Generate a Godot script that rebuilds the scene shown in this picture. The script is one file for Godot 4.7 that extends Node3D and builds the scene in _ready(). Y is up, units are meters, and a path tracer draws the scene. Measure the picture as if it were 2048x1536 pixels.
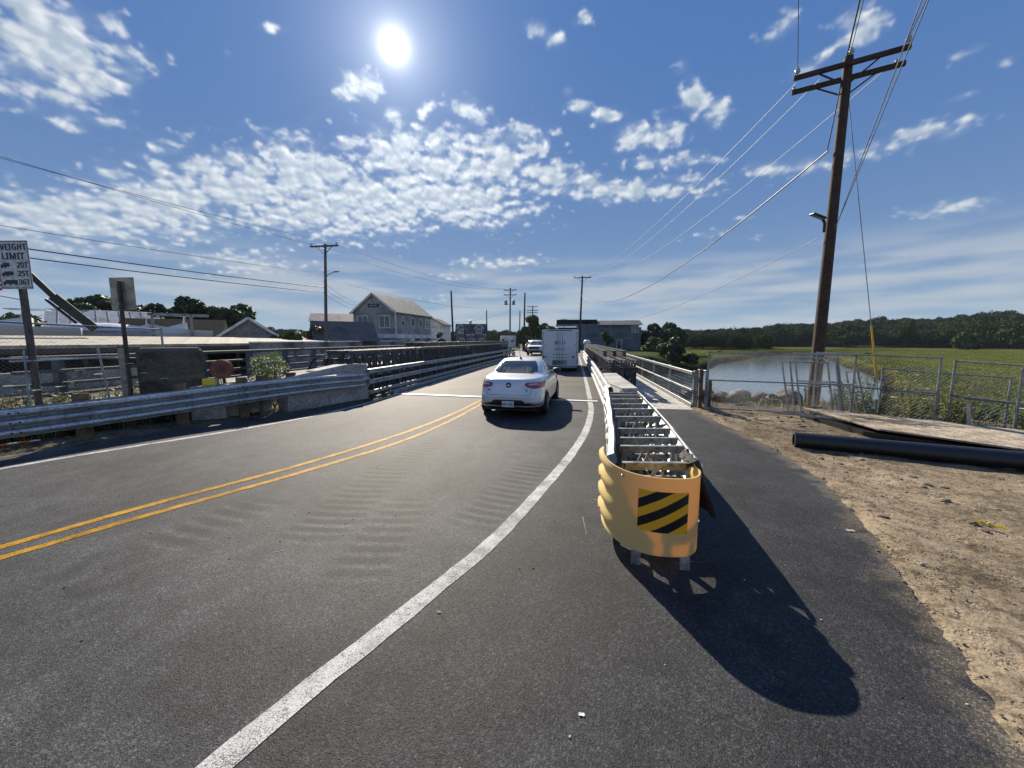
extends Node3D
# A two-lane road running onto a temporary steel panel bridge beside a tidal river, morning sun ahead.

var rng := RandomNumberGenerator.new()
var taken := {}
var M := {}

class MB:
	var v := PackedVector3Array()
	var n := PackedVector3Array()
	var c := PackedColorArray()
	var t := PackedVector2Array()
	var tint = null
	func one(p: Vector3, nn: Vector3, uv := Vector2.ZERO) -> void:
		v.append(p); n.append(nn); t.append(uv)
		if tint != null: c.append(tint)
	func tri(p: Vector3, q: Vector3, r: Vector3) -> void:  # counter-clockwise seen from outside
		var nn := (q - p).cross(r - p).normalized()
		one(p, nn); one(r, nn); one(q, nn)
	func quad(p: Vector3, q: Vector3, r: Vector3, s: Vector3) -> void:
		var nn := (r - p).cross(s - q).normalized()
		one(p, nn, Vector2(0, 0)); one(r, nn, Vector2(1, 1)); one(q, nn, Vector2(1, 0))
		one(p, nn, Vector2(0, 0)); one(s, nn, Vector2(0, 1)); one(r, nn, Vector2(1, 1))
	func face(pts: Array, mid: Vector3) -> void:  # a flat convex face turned away from mid
		var nn: Vector3 = (pts[1] - pts[0]).cross(pts[2] - pts[0])
		var away: Vector3 = pts[0] - mid
		var p := pts
		if nn.dot(away) < 0:
			p = pts.duplicate()
			p.reverse()
		for i in range(1, p.size() - 1):
			tri(p[0], p[i], p[i + 1])
	func box(at: Vector3, size: Vector3, b := Basis.IDENTITY) -> void:
		var h := size / 2
		var k := []
		for i in 8:
			k.append(at + b * Vector3(h.x * (1 if i & 1 else -1), h.y * (1 if i & 2 else -1), h.z * (1 if i & 4 else -1)))
		for f in [[0, 1, 3, 2], [4, 5, 7, 6], [0, 1, 5, 4], [2, 3, 7, 6], [0, 2, 6, 4], [1, 3, 7, 5]]:
			face([k[f[0]], k[f[1]], k[f[2]], k[f[3]]], at)
	func bevel(at: Vector3, size: Vector3, e := 0.01, b := Basis.IDENTITY) -> void:
		var h := size / 2
		e = minf(e, minf(h.x, minf(h.y, h.z)) * 0.8)
		var k := {}
		for sx in [-1, 1]:
			for sy in [-1, 1]:
				for sz in [-1, 1]:
					k[[sx, sy, sz]] = [at + b * Vector3(sx * h.x, sy * (h.y - e), sz * (h.z - e)), at + b * Vector3(sx * (h.x - e), sy * h.y, sz * (h.z - e)), at + b * Vector3(sx * (h.x - e), sy * (h.y - e), sz * h.z)]
					face(k[[sx, sy, sz]], at)
		for s in [-1, 1]:
			face([k[[s, -1, -1]][0], k[[s, 1, -1]][0], k[[s, 1, 1]][0], k[[s, -1, 1]][0]], at)
			face([k[[-1, s, -1]][1], k[[1, s, -1]][1], k[[1, s, 1]][1], k[[-1, s, 1]][1]], at)
			face([k[[-1, -1, s]][2], k[[1, -1, s]][2], k[[1, 1, s]][2], k[[-1, 1, s]][2]], at)
			for q in [-1, 1]:
				face([k[[s, q, -1]][0], k[[s, q, 1]][0], k[[s, q, 1]][1], k[[s, q, -1]][1]], at)
				face([k[[s, -1, q]][0], k[[s, 1, q]][0], k[[s, 1, q]][2], k[[s, -1, q]][2]], at)
				face([k[[-1, s, q]][1], k[[1, s, q]][1], k[[1, s, q]][2], k[[-1, s, q]][2]], at)
	func hull(foot: Array, y0: float, tops: Array) -> void:  # a convex outline in x and z raised to a height at each corner
		var m := Vector3.ZERO
		var a := []
		var b := []
		for i in foot.size():
			a.append(Vector3(foot[i].x, y0, foot[i].y)); b.append(Vector3(foot[i].x, tops[i], foot[i].y))
			m += (a[i] + b[i]) / (2.0 * foot.size())
		face(a, m); face(b, m)
		for i in foot.size():
			var j := (i + 1) % foot.size()
			face([a[i], a[j], b[j], b[i]], m)
	func bar(p: Vector3, q: Vector3, w: float, h: float, up := Vector3.UP) -> void:
		var d := (q - p).normalized()
		if absf(d.dot(up)) > 0.98: up = Vector3.RIGHT
		var x := d.cross(up).normalized()
		box((p + q) / 2, Vector3(w, h, p.distance_to(q)), Basis(x, x.cross(d), -d))
	func tube(path: Array, r, sides := 8, caps := true) -> void:  # r: one radius or one for each point
		var rings := []
		var x := Vector3.ZERO
		for i in path.size():
			var d: Vector3 = (path[mini(i + 1, path.size() - 1)] - path[maxi(i - 1, 0)]).normalized()
			if x == Vector3.ZERO:
				x = d.cross(Vector3.UP if absf(d.y) < 0.9 else Vector3.RIGHT).normalized()
			else:
				x = (x - d * x.dot(d)).normalized()
			var y := d.cross(x)
			var ring := []
			var rr: float = r[i] if r is Array else r
			for k in sides:
				var a := TAU * k / sides
				ring.append([path[i] + (x * cos(a) + y * sin(a)) * rr, x * cos(a) + y * sin(a)])
			rings.append(ring)
		for i in path.size() - 1:
			for k in sides:
				var j := (k + 1) % sides
				var A = rings[i][k]; var B = rings[i][j]; var C = rings[i + 1][j]; var D = rings[i + 1][k]
				one(A[0], A[1]); one(C[0], C[1]); one(B[0], B[1])
				one(A[0], A[1]); one(D[0], D[1]); one(C[0], C[1])
		if caps:
			for e in [0, path.size() - 1]:
				var p := []
				for k in sides: p.append(rings[e][k][0])
				face(p, path[1] if e == 0 else path[path.size() - 2])
	func sheet(rows: Array, wrap := false) -> void:  # a smooth skin through rows of points
		var nr := rows.size()
		var nc: int = rows[0].size()
		var nn := []
		for i in nr:
			var line := []
			for j in nc:
				var a: Vector3 = rows[i][(j + 1) % nc if wrap else mini(j + 1, nc - 1)] - rows[i][(j - 1 + nc) % nc if wrap else maxi(j - 1, 0)]
				var b: Vector3 = rows[mini(i + 1, nr - 1)][j] - rows[maxi(i - 1, 0)][j]
				var q := a.cross(b)
				line.append(q.normalized() if q.length() > 1e-12 else Vector3.UP)
			nn.append(line)
		for i in nr - 1:
			for j in nc if wrap else nc - 1:
				var k := (j + 1) % nc
				var uv := [Vector2(float(j) / nc, float(i) / (nr - 1)), Vector2(float(j + 1) / nc, float(i) / (nr - 1)), Vector2(float(j + 1) / nc, float(i + 1) / (nr - 1)), Vector2(float(j) / nc, float(i + 1) / (nr - 1))]
				one(rows[i][j], nn[i][j], uv[0]); one(rows[i + 1][k], nn[i + 1][k], uv[2]); one(rows[i][k], nn[i][k], uv[1])
				one(rows[i][j], nn[i][j], uv[0]); one(rows[i + 1][j], nn[i + 1][j], uv[3]); one(rows[i + 1][k], nn[i + 1][k], uv[2])
	func lathe(at: Vector3, profile: Array, axis := Vector3.UP, sides := 14) -> void:  # profile of (radius, along)
		var x := axis.cross(Vector3.FORWARD if absf(axis.z) < 0.9 else Vector3.RIGHT).normalized()
		var y := axis.cross(x)
		var rows := []
		for p in profile:
			var r := []
			for k in sides:
				var a := TAU * k / sides
				r.append(at + axis * p.y + (x * cos(a) + y * sin(a)) * p.x)
			rows.append(r)
		sheet(rows, true)
	func mesh() -> ArrayMesh:
		var a := []
		a.resize(Mesh.ARRAY_MAX)
		a[Mesh.ARRAY_VERTEX] = v
		a[Mesh.ARRAY_NORMAL] = n
		a[Mesh.ARRAY_TEX_UV] = t
		if c.size() == v.size(): a[Mesh.ARRAY_COLOR] = c
		var m := ArrayMesh.new()
		m.add_surface_from_arrays(Mesh.PRIMITIVE_TRIANGLES, a)
		return m

func numbered(called: String) -> String:
	var k: int = taken.get(called, 0)
	taken[called] = k + 1
	return called if k == 0 else "%s_%03d" % [called, k]

func meta(o: Node, label := "", category := "", group := "", kind := "") -> Node:
	if label: o.set_meta("label", label)
	if category: o.set_meta("category", category)
	if group: o.set_meta("group", group)
	if kind: o.set_meta("kind", kind)
	return o

func thing(called: String, label: String, category: String, at := Vector3.ZERO, turn := 0.0, group := "", kind := "") -> Node3D:
	var o := Node3D.new()
	o.name = numbered(called)
	add_child(o)
	o.position = at
	o.rotation.y = turn
	meta(o, label, category, group, kind)
	return o

func put(mesh, called: String, m: Material, parent: Node = null) -> MeshInstance3D:
	var o := MeshInstance3D.new()
	o.mesh = mesh.mesh() if mesh is MB else mesh
	o.material_override = m
	o.name = called if parent else numbered(called)
	(parent if parent else self).add_child(o, true)
	return o

func copy(o: Node3D, at: Vector3, turn := 0.0, label := "") -> Node3D:
	var c: Node3D = o.duplicate()
	c.name = numbered(o.name)
	add_child(c)
	c.position = at
	c.rotation.y = turn
	if label: c.set_meta("label", label)
	return c

func scatter(mesh: Mesh, m: Material, where: Array, called: String, parent: Node = null, tints = null) -> MultiMeshInstance3D:
	var mm := MultiMesh.new()
	mm.transform_format = MultiMesh.TRANSFORM_3D
	mm.use_colors = tints != null
	mm.mesh = mesh
	mm.instance_count = where.size()
	for i in where.size():
		mm.set_instance_transform(i, where[i])
		if tints != null: mm.set_instance_color(i, tints[i])
	var o := MultiMeshInstance3D.new()
	o.multimesh = mm
	o.material_override = m
	o.name = called if parent else numbered(called)
	(parent if parent else self).add_child(o, true)
	o.set_meta("kind", "stuff")
	return o

func lettering(text: String, size: float, at: Vector3, m: Material, parent: Node, called := "lettering", b := Basis.IDENTITY, depth := 0.004, face := "Droid Sans") -> MeshInstance3D:
	var f := SystemFont.new()
	f.font_names = PackedStringArray([face])
	f.font_weight = 700
	var t := TextMesh.new()
	t.text = text
	t.font = f
	t.font_size = 64
	t.pixel_size = size / 46.0
	t.depth = depth
	var o := MeshInstance3D.new()
	o.mesh = t
	o.material_override = m
	o.name = called
	parent.add_child(o, true)
	o.transform = Transform3D(b, at)
	return o

func noise_tex(freq: float, colors: Array, stops: Array, size := 512, kind := FastNoiseLite.TYPE_SIMPLEX_SMOOTH, octaves := 4, seed_ := 1, norm := true) -> NoiseTexture2D:
	var f := FastNoiseLite.new()
	f.noise_type = kind
	f.frequency = freq
	f.fractal_octaves = octaves
	f.seed = seed_
	var t := NoiseTexture2D.new()
	t.width = size
	t.height = size
	t.seamless = true
	t.noise = f
	t.normalize = norm
	var g := Gradient.new()
	g.offsets = PackedFloat32Array(stops)
	var cs := PackedColorArray()
	for c in colors:
		cs.append(Color(c[0], c[1], c[2]).linear_to_srgb() if c is Array else Color(c, c, c).linear_to_srgb())
	g.colors = cs
	t.color_ramp = g
	return t

func tile_tex(cells: Array, weights: Array, colors: Array, stops: Array, size := 512, seed_ := 1, sharp := false) -> ImageTexture:  # periodic value noise through a colour ramp
	var g := RandomNumberGenerator.new()
	g.seed = seed_
	var sum := PackedFloat32Array()
	sum.resize(size * size)
	var total := 0.0
	for o in cells.size():
		var n: int = cells[o]
		var lattice := PackedFloat32Array()
		lattice.resize(n * n)
		for i in n * n: lattice[i] = g.randf()
		var w: float = weights[o]
		total += w * w
		var i0 := PackedInt32Array()
		var fr := PackedFloat32Array()
		for x in size:
			var p := float(x) * n / size
			i0.append(int(p) % n)
			var f := p - int(p)
			fr.append(0.0 if sharp else f * f * (3.0 - 2.0 * f))
		for y in size:
			var r0 := i0[y] * n
			var r1 := ((i0[y] + 1) % n) * n
			var fy := fr[y]
			for x in size:
				var a := i0[x]
				var b := (a + 1) % n
				var fx := fr[x]
				var u := lattice[r0 + a] + (lattice[r0 + b] - lattice[r0 + a]) * fx
				var v := lattice[r1 + a] + (lattice[r1 + b] - lattice[r1 + a]) * fx
				sum[y * size + x] += w * (u + (v - u) * fy - 0.5)
	var k := 0.16 / (sqrt(total) * 0.20)
	var lut := PackedByteArray()
	for i in 256:
		var t := i / 255.0
		var c := []
		for j in stops.size() - 1:
			if t <= stops[j + 1] or j == stops.size() - 2:
				var f := clampf((t - stops[j]) / (stops[j + 1] - stops[j]), 0, 1)
				for q in 3:
					var p: float = colors[j][q] if colors[j] is Array else colors[j]
					var e: float = colors[j + 1][q] if colors[j + 1] is Array else colors[j + 1]
					c.append(lerpf(p, e, f))
				break
		var s := Color(c[0], c[1], c[2]).linear_to_srgb()
		lut.append_array([s.r8, s.g8, s.b8])
	var data := PackedByteArray()
	data.resize(size * size * 3)
	for i in size * size:
		var q := int(clampf(0.5 + sum[i] * k * 1.6, 0, 1) * 255.0) * 3
		data[i * 3] = lut[q]
		data[i * 3 + 1] = lut[q + 1]
		data[i * 3 + 2] = lut[q + 2]
	return ImageTexture.create_from_image(Image.create_from_data(size, size, false, Image.FORMAT_RGB8, data))

func mat(c, rough := 0.7, metal := 0.0, tex: Texture2D = null, scale := 1.0, bump: Texture2D = null, depth := 0.0) -> StandardMaterial3D:
	var m := StandardMaterial3D.new()
	m.albedo_color = Color(c[0], c[1], c[2]).linear_to_srgb()
	m.roughness = rough
	m.metallic = metal
	if tex or bump:
		m.uv1_triplanar = true
		m.uv1_world_triplanar = true
		m.uv1_scale = Vector3.ONE * scale
		m.uv1_triplanar_sharpness = 4.0
	if tex: m.albedo_texture = tex
	if bump:
		m.heightmap_enabled = true
		m.heightmap_texture = bump
		m.heightmap_scale = depth
	return m

func over(m: StandardMaterial3D, tex: Texture2D, scale: float) -> StandardMaterial3D:  # a coarser pattern laid over the first
	m.detail_enabled = true
	m.detail_albedo = tex
	m.detail_blend_mode = BaseMaterial3D.BLEND_MODE_MUL
	m.detail_uv_layer = BaseMaterial3D.DETAIL_UV_2
	m.uv2_triplanar = true
	m.uv2_world_triplanar = true
	m.uv2_scale = Vector3.ONE * scale
	return m

func tinted(m: StandardMaterial3D) -> StandardMaterial3D:
	m.vertex_color_use_as_albedo = true
	return m

func leafy(m: StandardMaterial3D, c: Color) -> StandardMaterial3D:
	m.backlight_enabled = true
	m.backlight = c
	return m

func sag(a: Vector3, b: Vector3, drop: float, steps := 16) -> Array:
	var out := []
	for i in steps + 1:
		var t := float(i) / steps
		out.append(a.lerp(b, t) - Vector3.UP * drop * 4.0 * t * (1.0 - t))
	return out

const SUN := Vector3(-0.3502, 0.5555, -0.7543)
const CLOUDS := [[-56.7,24.5,4.8,4.1,-2,1.0],[-58.6,25.4,3.0,3.0,14,1.0],[-52.6,26.9,2.8,2.4,-1,0.7],[-58.6,20.0,0.9,0.5,22,0.5],[-38.8,32.6,1.3,0.5,17,0.8],[-48.4,27.5,0.5,0.6,-15,0.55],[-43.3,29.4,0.4,0.3,18,0.5],[-56.2,19.9,1.1,1.0,-7,0.75],[-55.6,19.2,0.9,0.4,19,0.6],[-58.8,17.7,0.5,0.4,20,0.5],[-53.9,18.2,0.7,0.3,17,0.5],[-56.7,11.4,7.4,2.9,11,0.95],[-50.0,13.9,6.6,3.1,11,1.0],[-43.6,17.4,7.6,3.8,10,1.0],[-35.7,20.1,6.8,3.4,8,1.0],[-31.7,17.4,13.2,4.4,5,1.05],[-21.3,22.7,9.6,4.3,3,1.0],[-18.0,18.8,11.3,3.1,-4,1.0],[-10.9,23.1,7.7,3.8,-1,0.9],[-7.4,25.0,5.0,2.8,-2,0.8],[-36.0,14.9,16.1,1.9,5,0.8],[-10.2,17.5,6.1,0.9,7,0.8],[-29.3,29.7,2.7,1.3,9,1.0],[-31.4,23.7,2.3,1.0,9,0.8],[-25.0,27.8,1.7,0.7,7,0.8],[-21.1,28.5,1.2,1.0,5,0.8],[-15.4,28.7,2.8,1.4,-15,0.85],[-11.6,28.4,0.9,1.2,1,0.5],[-5.8,36.2,1.8,0.8,-18,0.8],[-3.3,35.2,1.7,0.7,-11,0.85],[0.1,36.6,1.2,0.7,9,0.8],[-1.6,30.5,1.0,0.7,-4,0.65],[0.1,29.0,2.2,0.9,-5,0.75],[4.2,27.8,2.4,1.0,-7,0.85],[6.9,25.6,2.4,1.8,1,0.9],[11.2,25.3,2.5,1.7,-10,0.9],[14.4,28.0,1.7,2.1,7,0.9],[17.0,26.3,1.4,1.4,-13,0.85],[12.9,31.2,1.1,1.0,16,0.6],[11.6,22.0,4.9,1.0,-4,0.85],[16.6,21.6,2.1,0.7,-11,0.7],[-2.1,21.5,8.3,1.7,-9,0.9],[6.4,19.4,11.4,1.1,-4,0.95],[15.0,19.8,4.7,0.8,-5,0.7],[22.7,19.2,2.8,1.1,-7,0.6],[27.8,19.0,5.5,1.0,1,0.7],[34.5,19.5,4.6,1.0,7,0.75],[38.7,19.7,2.3,0.7,4,0.6],[37.6,18.8,2.4,0.6,5,0.5],[23.3,31.9,1.7,1.1,25,0.7],[26.2,28.0,2.0,1.2,8,0.75],[30.2,29.5,2.0,2.1,12,0.7],[27.9,30.7,1.6,0.6,-2,0.5],[38.5,24.8,1.0,0.5,0,0.6],[38.3,21.6,1.5,0.4,5,0.6],[40.0,21.5,0.6,0.3,-3,0.5],[40.7,23.3,0.9,0.6,2,0.5],[36.9,12.3,4.0,0.5,-8,0.6],[39.1,12.4,1.8,0.7,-8,0.7],[17.1,13.3,2.7,0.8,-3,0.6],[22.1,12.4,1.3,0.5,-8,0.6],[13.3,12.8,1.0,0.4,-5,0.6],[20.9,14.6,1.3,0.3,-8,0.5],[-11.7,11.0,6.0,1.1,3,0.8],[-18.2,9.0,4.2,0.6,1,0.6],[-44.1,9.6,6.3,1.2,13,0.7],[-41.2,8.8,5.0,0.9,11,0.7],[20.8,8.2,2.1,0.5,-5,0.4],[-19.6,6.0,4.3,0.7,1,0.5]]

func make_sky() -> ImageTexture:
	var W := 2560
	var H := 1280
	var cov := PackedFloat32Array()
	cov.resize(W * H / 2)
	var big := FastNoiseLite.new()
	big.frequency = 1.1
	big.fractal_octaves = 3
	big.seed = 5
	var puff := FastNoiseLite.new()
	puff.noise_type = FastNoiseLite.TYPE_CELLULAR
	puff.cellular_distance_function = FastNoiseLite.DISTANCE_EUCLIDEAN
	puff.cellular_return_type = FastNoiseLite.RETURN_DISTANCE
	puff.fractal_type = FastNoiseLite.FRACTAL_FBM
	puff.fractal_octaves = 3
	puff.fractal_gain = 0.55
	puff.frequency = 18.5
	puff.seed = 9
	puff.domain_warp_enabled = true
	puff.domain_warp_amplitude = 0.05
	puff.domain_warp_frequency = 9.0
	var wisp := FastNoiseLite.new()
	wisp.frequency = 9.0
	wisp.fractal_octaves = 5
	wisp.seed = 3
	var low := FastNoiseLite.new()
	low.frequency = 0.05
	low.fractal_octaves = 5
	low.seed = 11
	var per := W / 360.0
	for b in CLOUDS:
		var az: float = b[0]
		var el: float = b[1]
		var ce := cos(deg_to_rad(el))
		var th := deg_to_rad(b[4])
		var reach: float = 2.2 * maxf(b[2], b[3])
		for y in range(maxi(0, int((90 - el - reach) * per)), mini(H / 2 - 1, int((90 - el + reach) * per)) + 1):
			var de := 90.0 - (y + 0.5) / per - el
			for x in range(int(floor((az - reach / ce) * per)), int((az + reach / ce) * per) + 1):
				var da := ((x + 0.5) / per - az) * ce
				var u: float = (da * cos(th) + de * sin(th)) / b[2]
				var w: float = (-da * sin(th) + de * cos(th)) / b[3]
				var q := u * u + w * w
				if q < 4.8:
					var k := y * W + posmod(x, W)
					cov[k] = maxf(cov[k], b[5] * exp(-q * 0.75))
	var data := PackedFloat32Array()
	data.resize(W * H * 4)
	data.fill(1.0)
	var zen := Vector3(0.040, 0.152, 0.46)
	var hor := Vector3(0.40, 0.545, 0.65)
	var sp := Vector2(SUN.x, SUN.z) / (SUN.y + 0.33)
	for y in H / 2:
		var el := 90.0 - (y + 0.5) / per
		var er := deg_to_rad(el)
		var base := zen + (hor - zen) * (0.58 * exp(-el / 8.0) + 0.42 * exp(-el / 26.0))
		for x in W:
			var az := fposmod((x + 0.5) / per + 180.0, 360.0) - 180.0
			var ar := deg_to_rad(az)
			var d := Vector3(sin(ar) * cos(er), sin(er), -cos(ar) * cos(er))
			var g := rad_to_deg(acos(clampf(d.dot(SUN), -1, 1)))
			var c := base
			var glow := 0.0
			if g < 70: glow = 0.28 * exp(-g / 5.0) + 0.07 * exp(-g / 18.0)
			c += Vector3(0.92, 1.0, 1.06) * glow
			var inside := (1.0 - smoothstep(-62.0, -72.0, az)) * (1.0 - smoothstep(43.0, 53.0, az)) * (1.0 - smoothstep(44.0, 54.0, el))
			var p := Vector2(d.x, d.z) / (d.y + 0.33)
			var cv := cov[y * W + x]
			if inside < 1.0:
				cv = maxf(cv, (1.0 - inside) * smoothstep(0.0, 0.5, big.get_noise_2dv(p)) * 0.95)
			if cv > 0.02:
				var f := puff.get_noise_2dv(p)           # -1 in the middle of a cell
				var e := wisp.get_noise_2dv(p * 2.0)
				var streak := wisp.get_noise_2dv(p * Vector2(0.35, 0.9))
				var body := cv * 0.86 - (f + 1.0) * 0.98 + e * 0.34 + streak * 0.22
				var dens := smoothstep(-0.04, 0.40, body)
				var veil := smoothstep(0.25, 1.0, cv + 0.4 * streak) * (0.22 + 0.3 * e)
				if dens + veil > 0.0:
					var toward := (sp - p).normalized() * 0.022
					var f2 := puff.get_noise_2dv(p + toward)
					var thick := clampf(0.42 + body * 0.75 - (f2 - f) * 1.6 + 0.25 * e, 0, 1)
					var near := exp(-g / 13.0)
					var lit := Vector3(0.90, 0.93, 0.95) * (1.0 + 0.8 * near)
					var dark := Vector3(0.44, 0.53, 0.64) * (1.0 + 0.55 * near)
					c = c.lerp(Vector3(0.62, 0.70, 0.78) * (1.0 + 0.6 * near), clampf(veil, 0, 0.6))
					c = c.lerp(lit.lerp(dark, thick), dens * 0.95)
			if el < 14.0:
				var l := low.get_noise_2d(az * 1.1, el * 9.0) + 0.12 + 0.15 * big.get_noise_2d(az * 0.03, 7.0)
				var band := smoothstep(0.0, 2.0, el) * (1.0 - smoothstep(7.0, 13.0, el))
				c = c.lerp(Vector3(0.55, 0.60, 0.66), clampf(smoothstep(-0.40, 0.55, l) * band * 0.7, 0, 1))
			c += Vector3(1.0, 0.97, 0.90) * (7.0 * exp(-pow(g / 0.55, 2.0)) + 0.8 * exp(-pow(g / 1.5, 2.0)) + 0.50 * exp(-g / 3.2))
			var k := (y * W + x) * 4
			data[k] = c.x
			data[k + 1] = c.y
			data[k + 2] = c.z
	for y in range(H / 2, H):
		for x in W:
			var k := (y * W + x) * 4
			data[k] = 0.16
			data[k + 1] = 0.18
			data[k + 2] = 0.19
	return ImageTexture.create_from_image(Image.create_from_data(W, H, false, Image.FORMAT_RGBAF, data.to_byte_array()))

func _ready() -> void:
	rng.seed = 20240711
	var cam := Camera3D.new()
	cam.name = "camera"
	add_child(cam)
	cam.position = Vector3(0, 1.95, 0)
	cam.rotation = Vector3(deg_to_rad(-6.52), deg_to_rad(9.234), 0)
	cam.fov = 89.85
	cam.near = 0.05
	cam.far = 2000.0
	cam.current = true
	var sky := Sky.new()
	var pan := PanoramaSkyMaterial.new()
	pan.panorama = make_sky()
	sky.sky_material = pan
	var env := Environment.new()
	env.background_mode = Environment.BG_SKY
	env.sky = sky
	env.tonemap_mode = Environment.TONE_MAPPER_LINEAR
	env.tonemap_exposure = 1.55
	env.background_energy_multiplier = 0.62
	env.fog_enabled = true
	env.fog_density = 0.00013
	env.fog_light_color = Color(0.86, 0.92, 1.0)
	env.sdfgi_enabled = true
	env.ssao_enabled = true
	env.ssil_enabled = true
	var we := WorldEnvironment.new()
	we.name = "environment"
	we.environment = env
	add_child(we)
	var sun := DirectionalLight3D.new()
	sun.name = "sun"
	add_child(sun)
	sun.look_at_from_position(Vector3.ZERO, -SUN)
	sun.light_energy = 1.6
	sun.light_color = Color(1.0, 0.95, 0.87)
	sun.light_angular_distance = 0.5
	sun.shadow_enabled = true
	print("sky ", Time.get_ticks_msec())
	make_materials()
	make_ground()
	make_road()
	print("ground ", Time.get_ticks_msec())
	make_bridge()
	make_left_guardrail()
	make_cushion()
	print("bridge ", Time.get_ticks_msec())
	make_right_yard()
	make_poles()
	make_left_yard()
	make_buildings()
	print("yards ", Time.get_ticks_msec())
	make_trees()
	make_vehicles()
	print("done ", Time.get_ticks_msec())

func make_materials() -> void:
	var speck := tile_tex([341, 170, 85, 9], [1.0, 0.9, 0.5, 0.3], [0.14, 0.25, 0.33, 0.44, 0.85], [0.0, 0.3, 0.55, 0.82, 1.0], 1024, 4)
	var speck_h := tile_tex([512, 300, 150], [0.8, 1.0, 0.5], [0.0, 1.0], [0.0, 1.0], 1024, 6)
	var mottle := tile_tex([4, 9, 19, 41, 90], [1.0, 0.8, 0.6, 0.4, 0.3], [0.60, 0.85, 1.0], [0.1, 0.5, 0.9], 512, 8)
	var grain := tile_tex([12, 28, 60, 130], [1.0, 0.8, 0.6, 0.4], [0.55, 0.8, 1.0], [0.1, 0.5, 0.9], 512, 12)
	var fine := tile_tex([40, 90, 180], [1.0, 0.7, 0.5], [0.0, 1.0], [0.0, 1.0], 512, 13)
	var soil := tile_tex([7, 17, 40, 90, 200, 400], [0.7, 0.7, 0.8, 0.7, 0.6, 0.5], [0.36, 0.64, 0.80, 1.0], [0.05, 0.35, 0.6, 0.95], 1024, 15)
	var soil_h := tile_tex([9, 22, 50, 120, 260], [1.0, 0.8, 0.6, 0.45, 0.3], [0.0, 1.0], [0.0, 1.0], 1024, 16)
	var ripple := tile_tex([9, 20, 45], [1.0, 0.7, 0.4], [0.0, 1.0], [0.0, 1.0], 512, 18)
	var paint := tile_tex([256, 120, 12], [1.0, 0.8, 0.5], [0.14, 0.55, 0.9, 1.0], [0.0, 0.22, 0.42, 1.0], 512, 19)
	var stain := tile_tex([3, 7, 16, 36, 80], [1.0, 0.9, 0.7, 0.5, 0.35], [0.35, 0.8, 1.0], [0.05, 0.45, 0.8], 512, 21)
	M.asphalt = tinted(over(mat([1, 1, 1], 0.68, 0, speck, 0.7, speck_h, 0.22), mottle, 0.11))
	M.asphalt.metallic_specular = 0.32
	M.white_paint = over(mat([0.62, 0.62, 0.60], 0.55, 0, paint, 1.3, speck_h, 0.25), mottle, 0.5)
	M.yellow_paint = over(mat([0.60, 0.315, 0.018], 0.5, 0, paint, 1.1, speck_h, 0.25), mottle, 0.5)
	M.white_paint.metallic_specular = 0.25
	M.yellow_paint.metallic_specular = 0.2
	M.ground = tinted(over(mat([1, 1, 1], 0.95, 0, soil, 0.6, soil_h, 1.1), mottle, 0.13))
	M.water = mat([0.06, 0.085, 0.10], 0.05, 0, null, 0.55, ripple, 0.4)
	M.water.metallic_specular = 0.7
	M.concrete = over(mat([0.56, 0.545, 0.51], 0.85, 0, grain, 1.6, fine, 0.12), mottle, 0.4)
	M.old_concrete = over(mat([0.40, 0.39, 0.35], 0.9, 0, grain, 1.2, fine, 0.2), stain, 0.35)
	M.galv = over(mat([0.60, 0.64, 0.67], 0.34, 0.65, grain, 3.0), mottle, 0.8)
	M.galv_pale = over(mat([0.62, 0.63, 0.62], 0.5, 0.35, grain, 3.0), stain, 0.8)
	M.galv_dull = over(mat([0.40, 0.42, 0.43], 0.5, 0.6, grain, 2.2), stain, 0.6)
	M.truss = over(mat([0.13, 0.135, 0.14], 0.55, 0.5, grain, 2.0), stain, 0.7)
	M.dark_steel = over(mat([0.055, 0.055, 0.06], 0.5, 0.6, grain, 3.0), stain, 0.9)
	M.rail = over(mat([0.46, 0.48, 0.49], 0.45, 0.4, grain, 2.5), stain, 0.5)
	M.old_rail = over(mat([0.12, 0.14, 0.155], 0.6, 0.4, grain, 2.5), stain, 0.5)
	M.wood_post = over(mat([0.20, 0.14, 0.085], 0.85, 0, grain, 3.0, fine, 0.15), stain, 1.2)
	M.lumber = over(mat([0.46, 0.36, 0.22], 0.8, 0, grain, 3.0), stain, 1.0)
	M.pale_wood = over(mat([0.52, 0.47, 0.38], 0.8, 0, grain, 2.0), stain, 0.7)
	M.pole_wood = over(mat([0.085, 0.05, 0.032], 0.8, 0, grain, 2.2, fine, 0.3), stain, 0.8)
	M.grey_pole = over(mat([0.16, 0.14, 0.12], 0.85, 0, grain, 2.2), stain, 0.8)
	M.cream = mat([0.80, 0.64, 0.26], 0.42)
	M.cream.clearcoat_enabled = true
	M.cream.clearcoat = 0.25
	M.cream.backlight_enabled = true
	M.cream.backlight = Color(0.56, 0.33, 0.05).linear_to_srgb()
	M.black_tape = mat([0.012, 0.012, 0.013], 0.35)
	M.gold_tape = mat([0.62, 0.36, 0.02], 0.35)
	M.rubber = mat([0.012, 0.012, 0.013], 0.75, 0, null, 3.0, fine, 0.3)
	M.pipe = mat([0.014, 0.014, 0.016], 0.4, 0, null, 3.0, fine, 0.05)
	M.plate = over(mat([0.58, 0.49, 0.37], 0.85, 0.1, soil, 1.2, fine, 0.1), stain, 0.35)
	M.rock = over(mat([0.24, 0.20, 0.17], 0.9, 0, soil, 1.5, soil_h, 1.5), stain, 0.8)
	M.pale_rock = over(mat([0.46, 0.40, 0.34], 0.9, 0, soil, 1.5, soil_h, 1.5), stain, 0.8)
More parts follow.
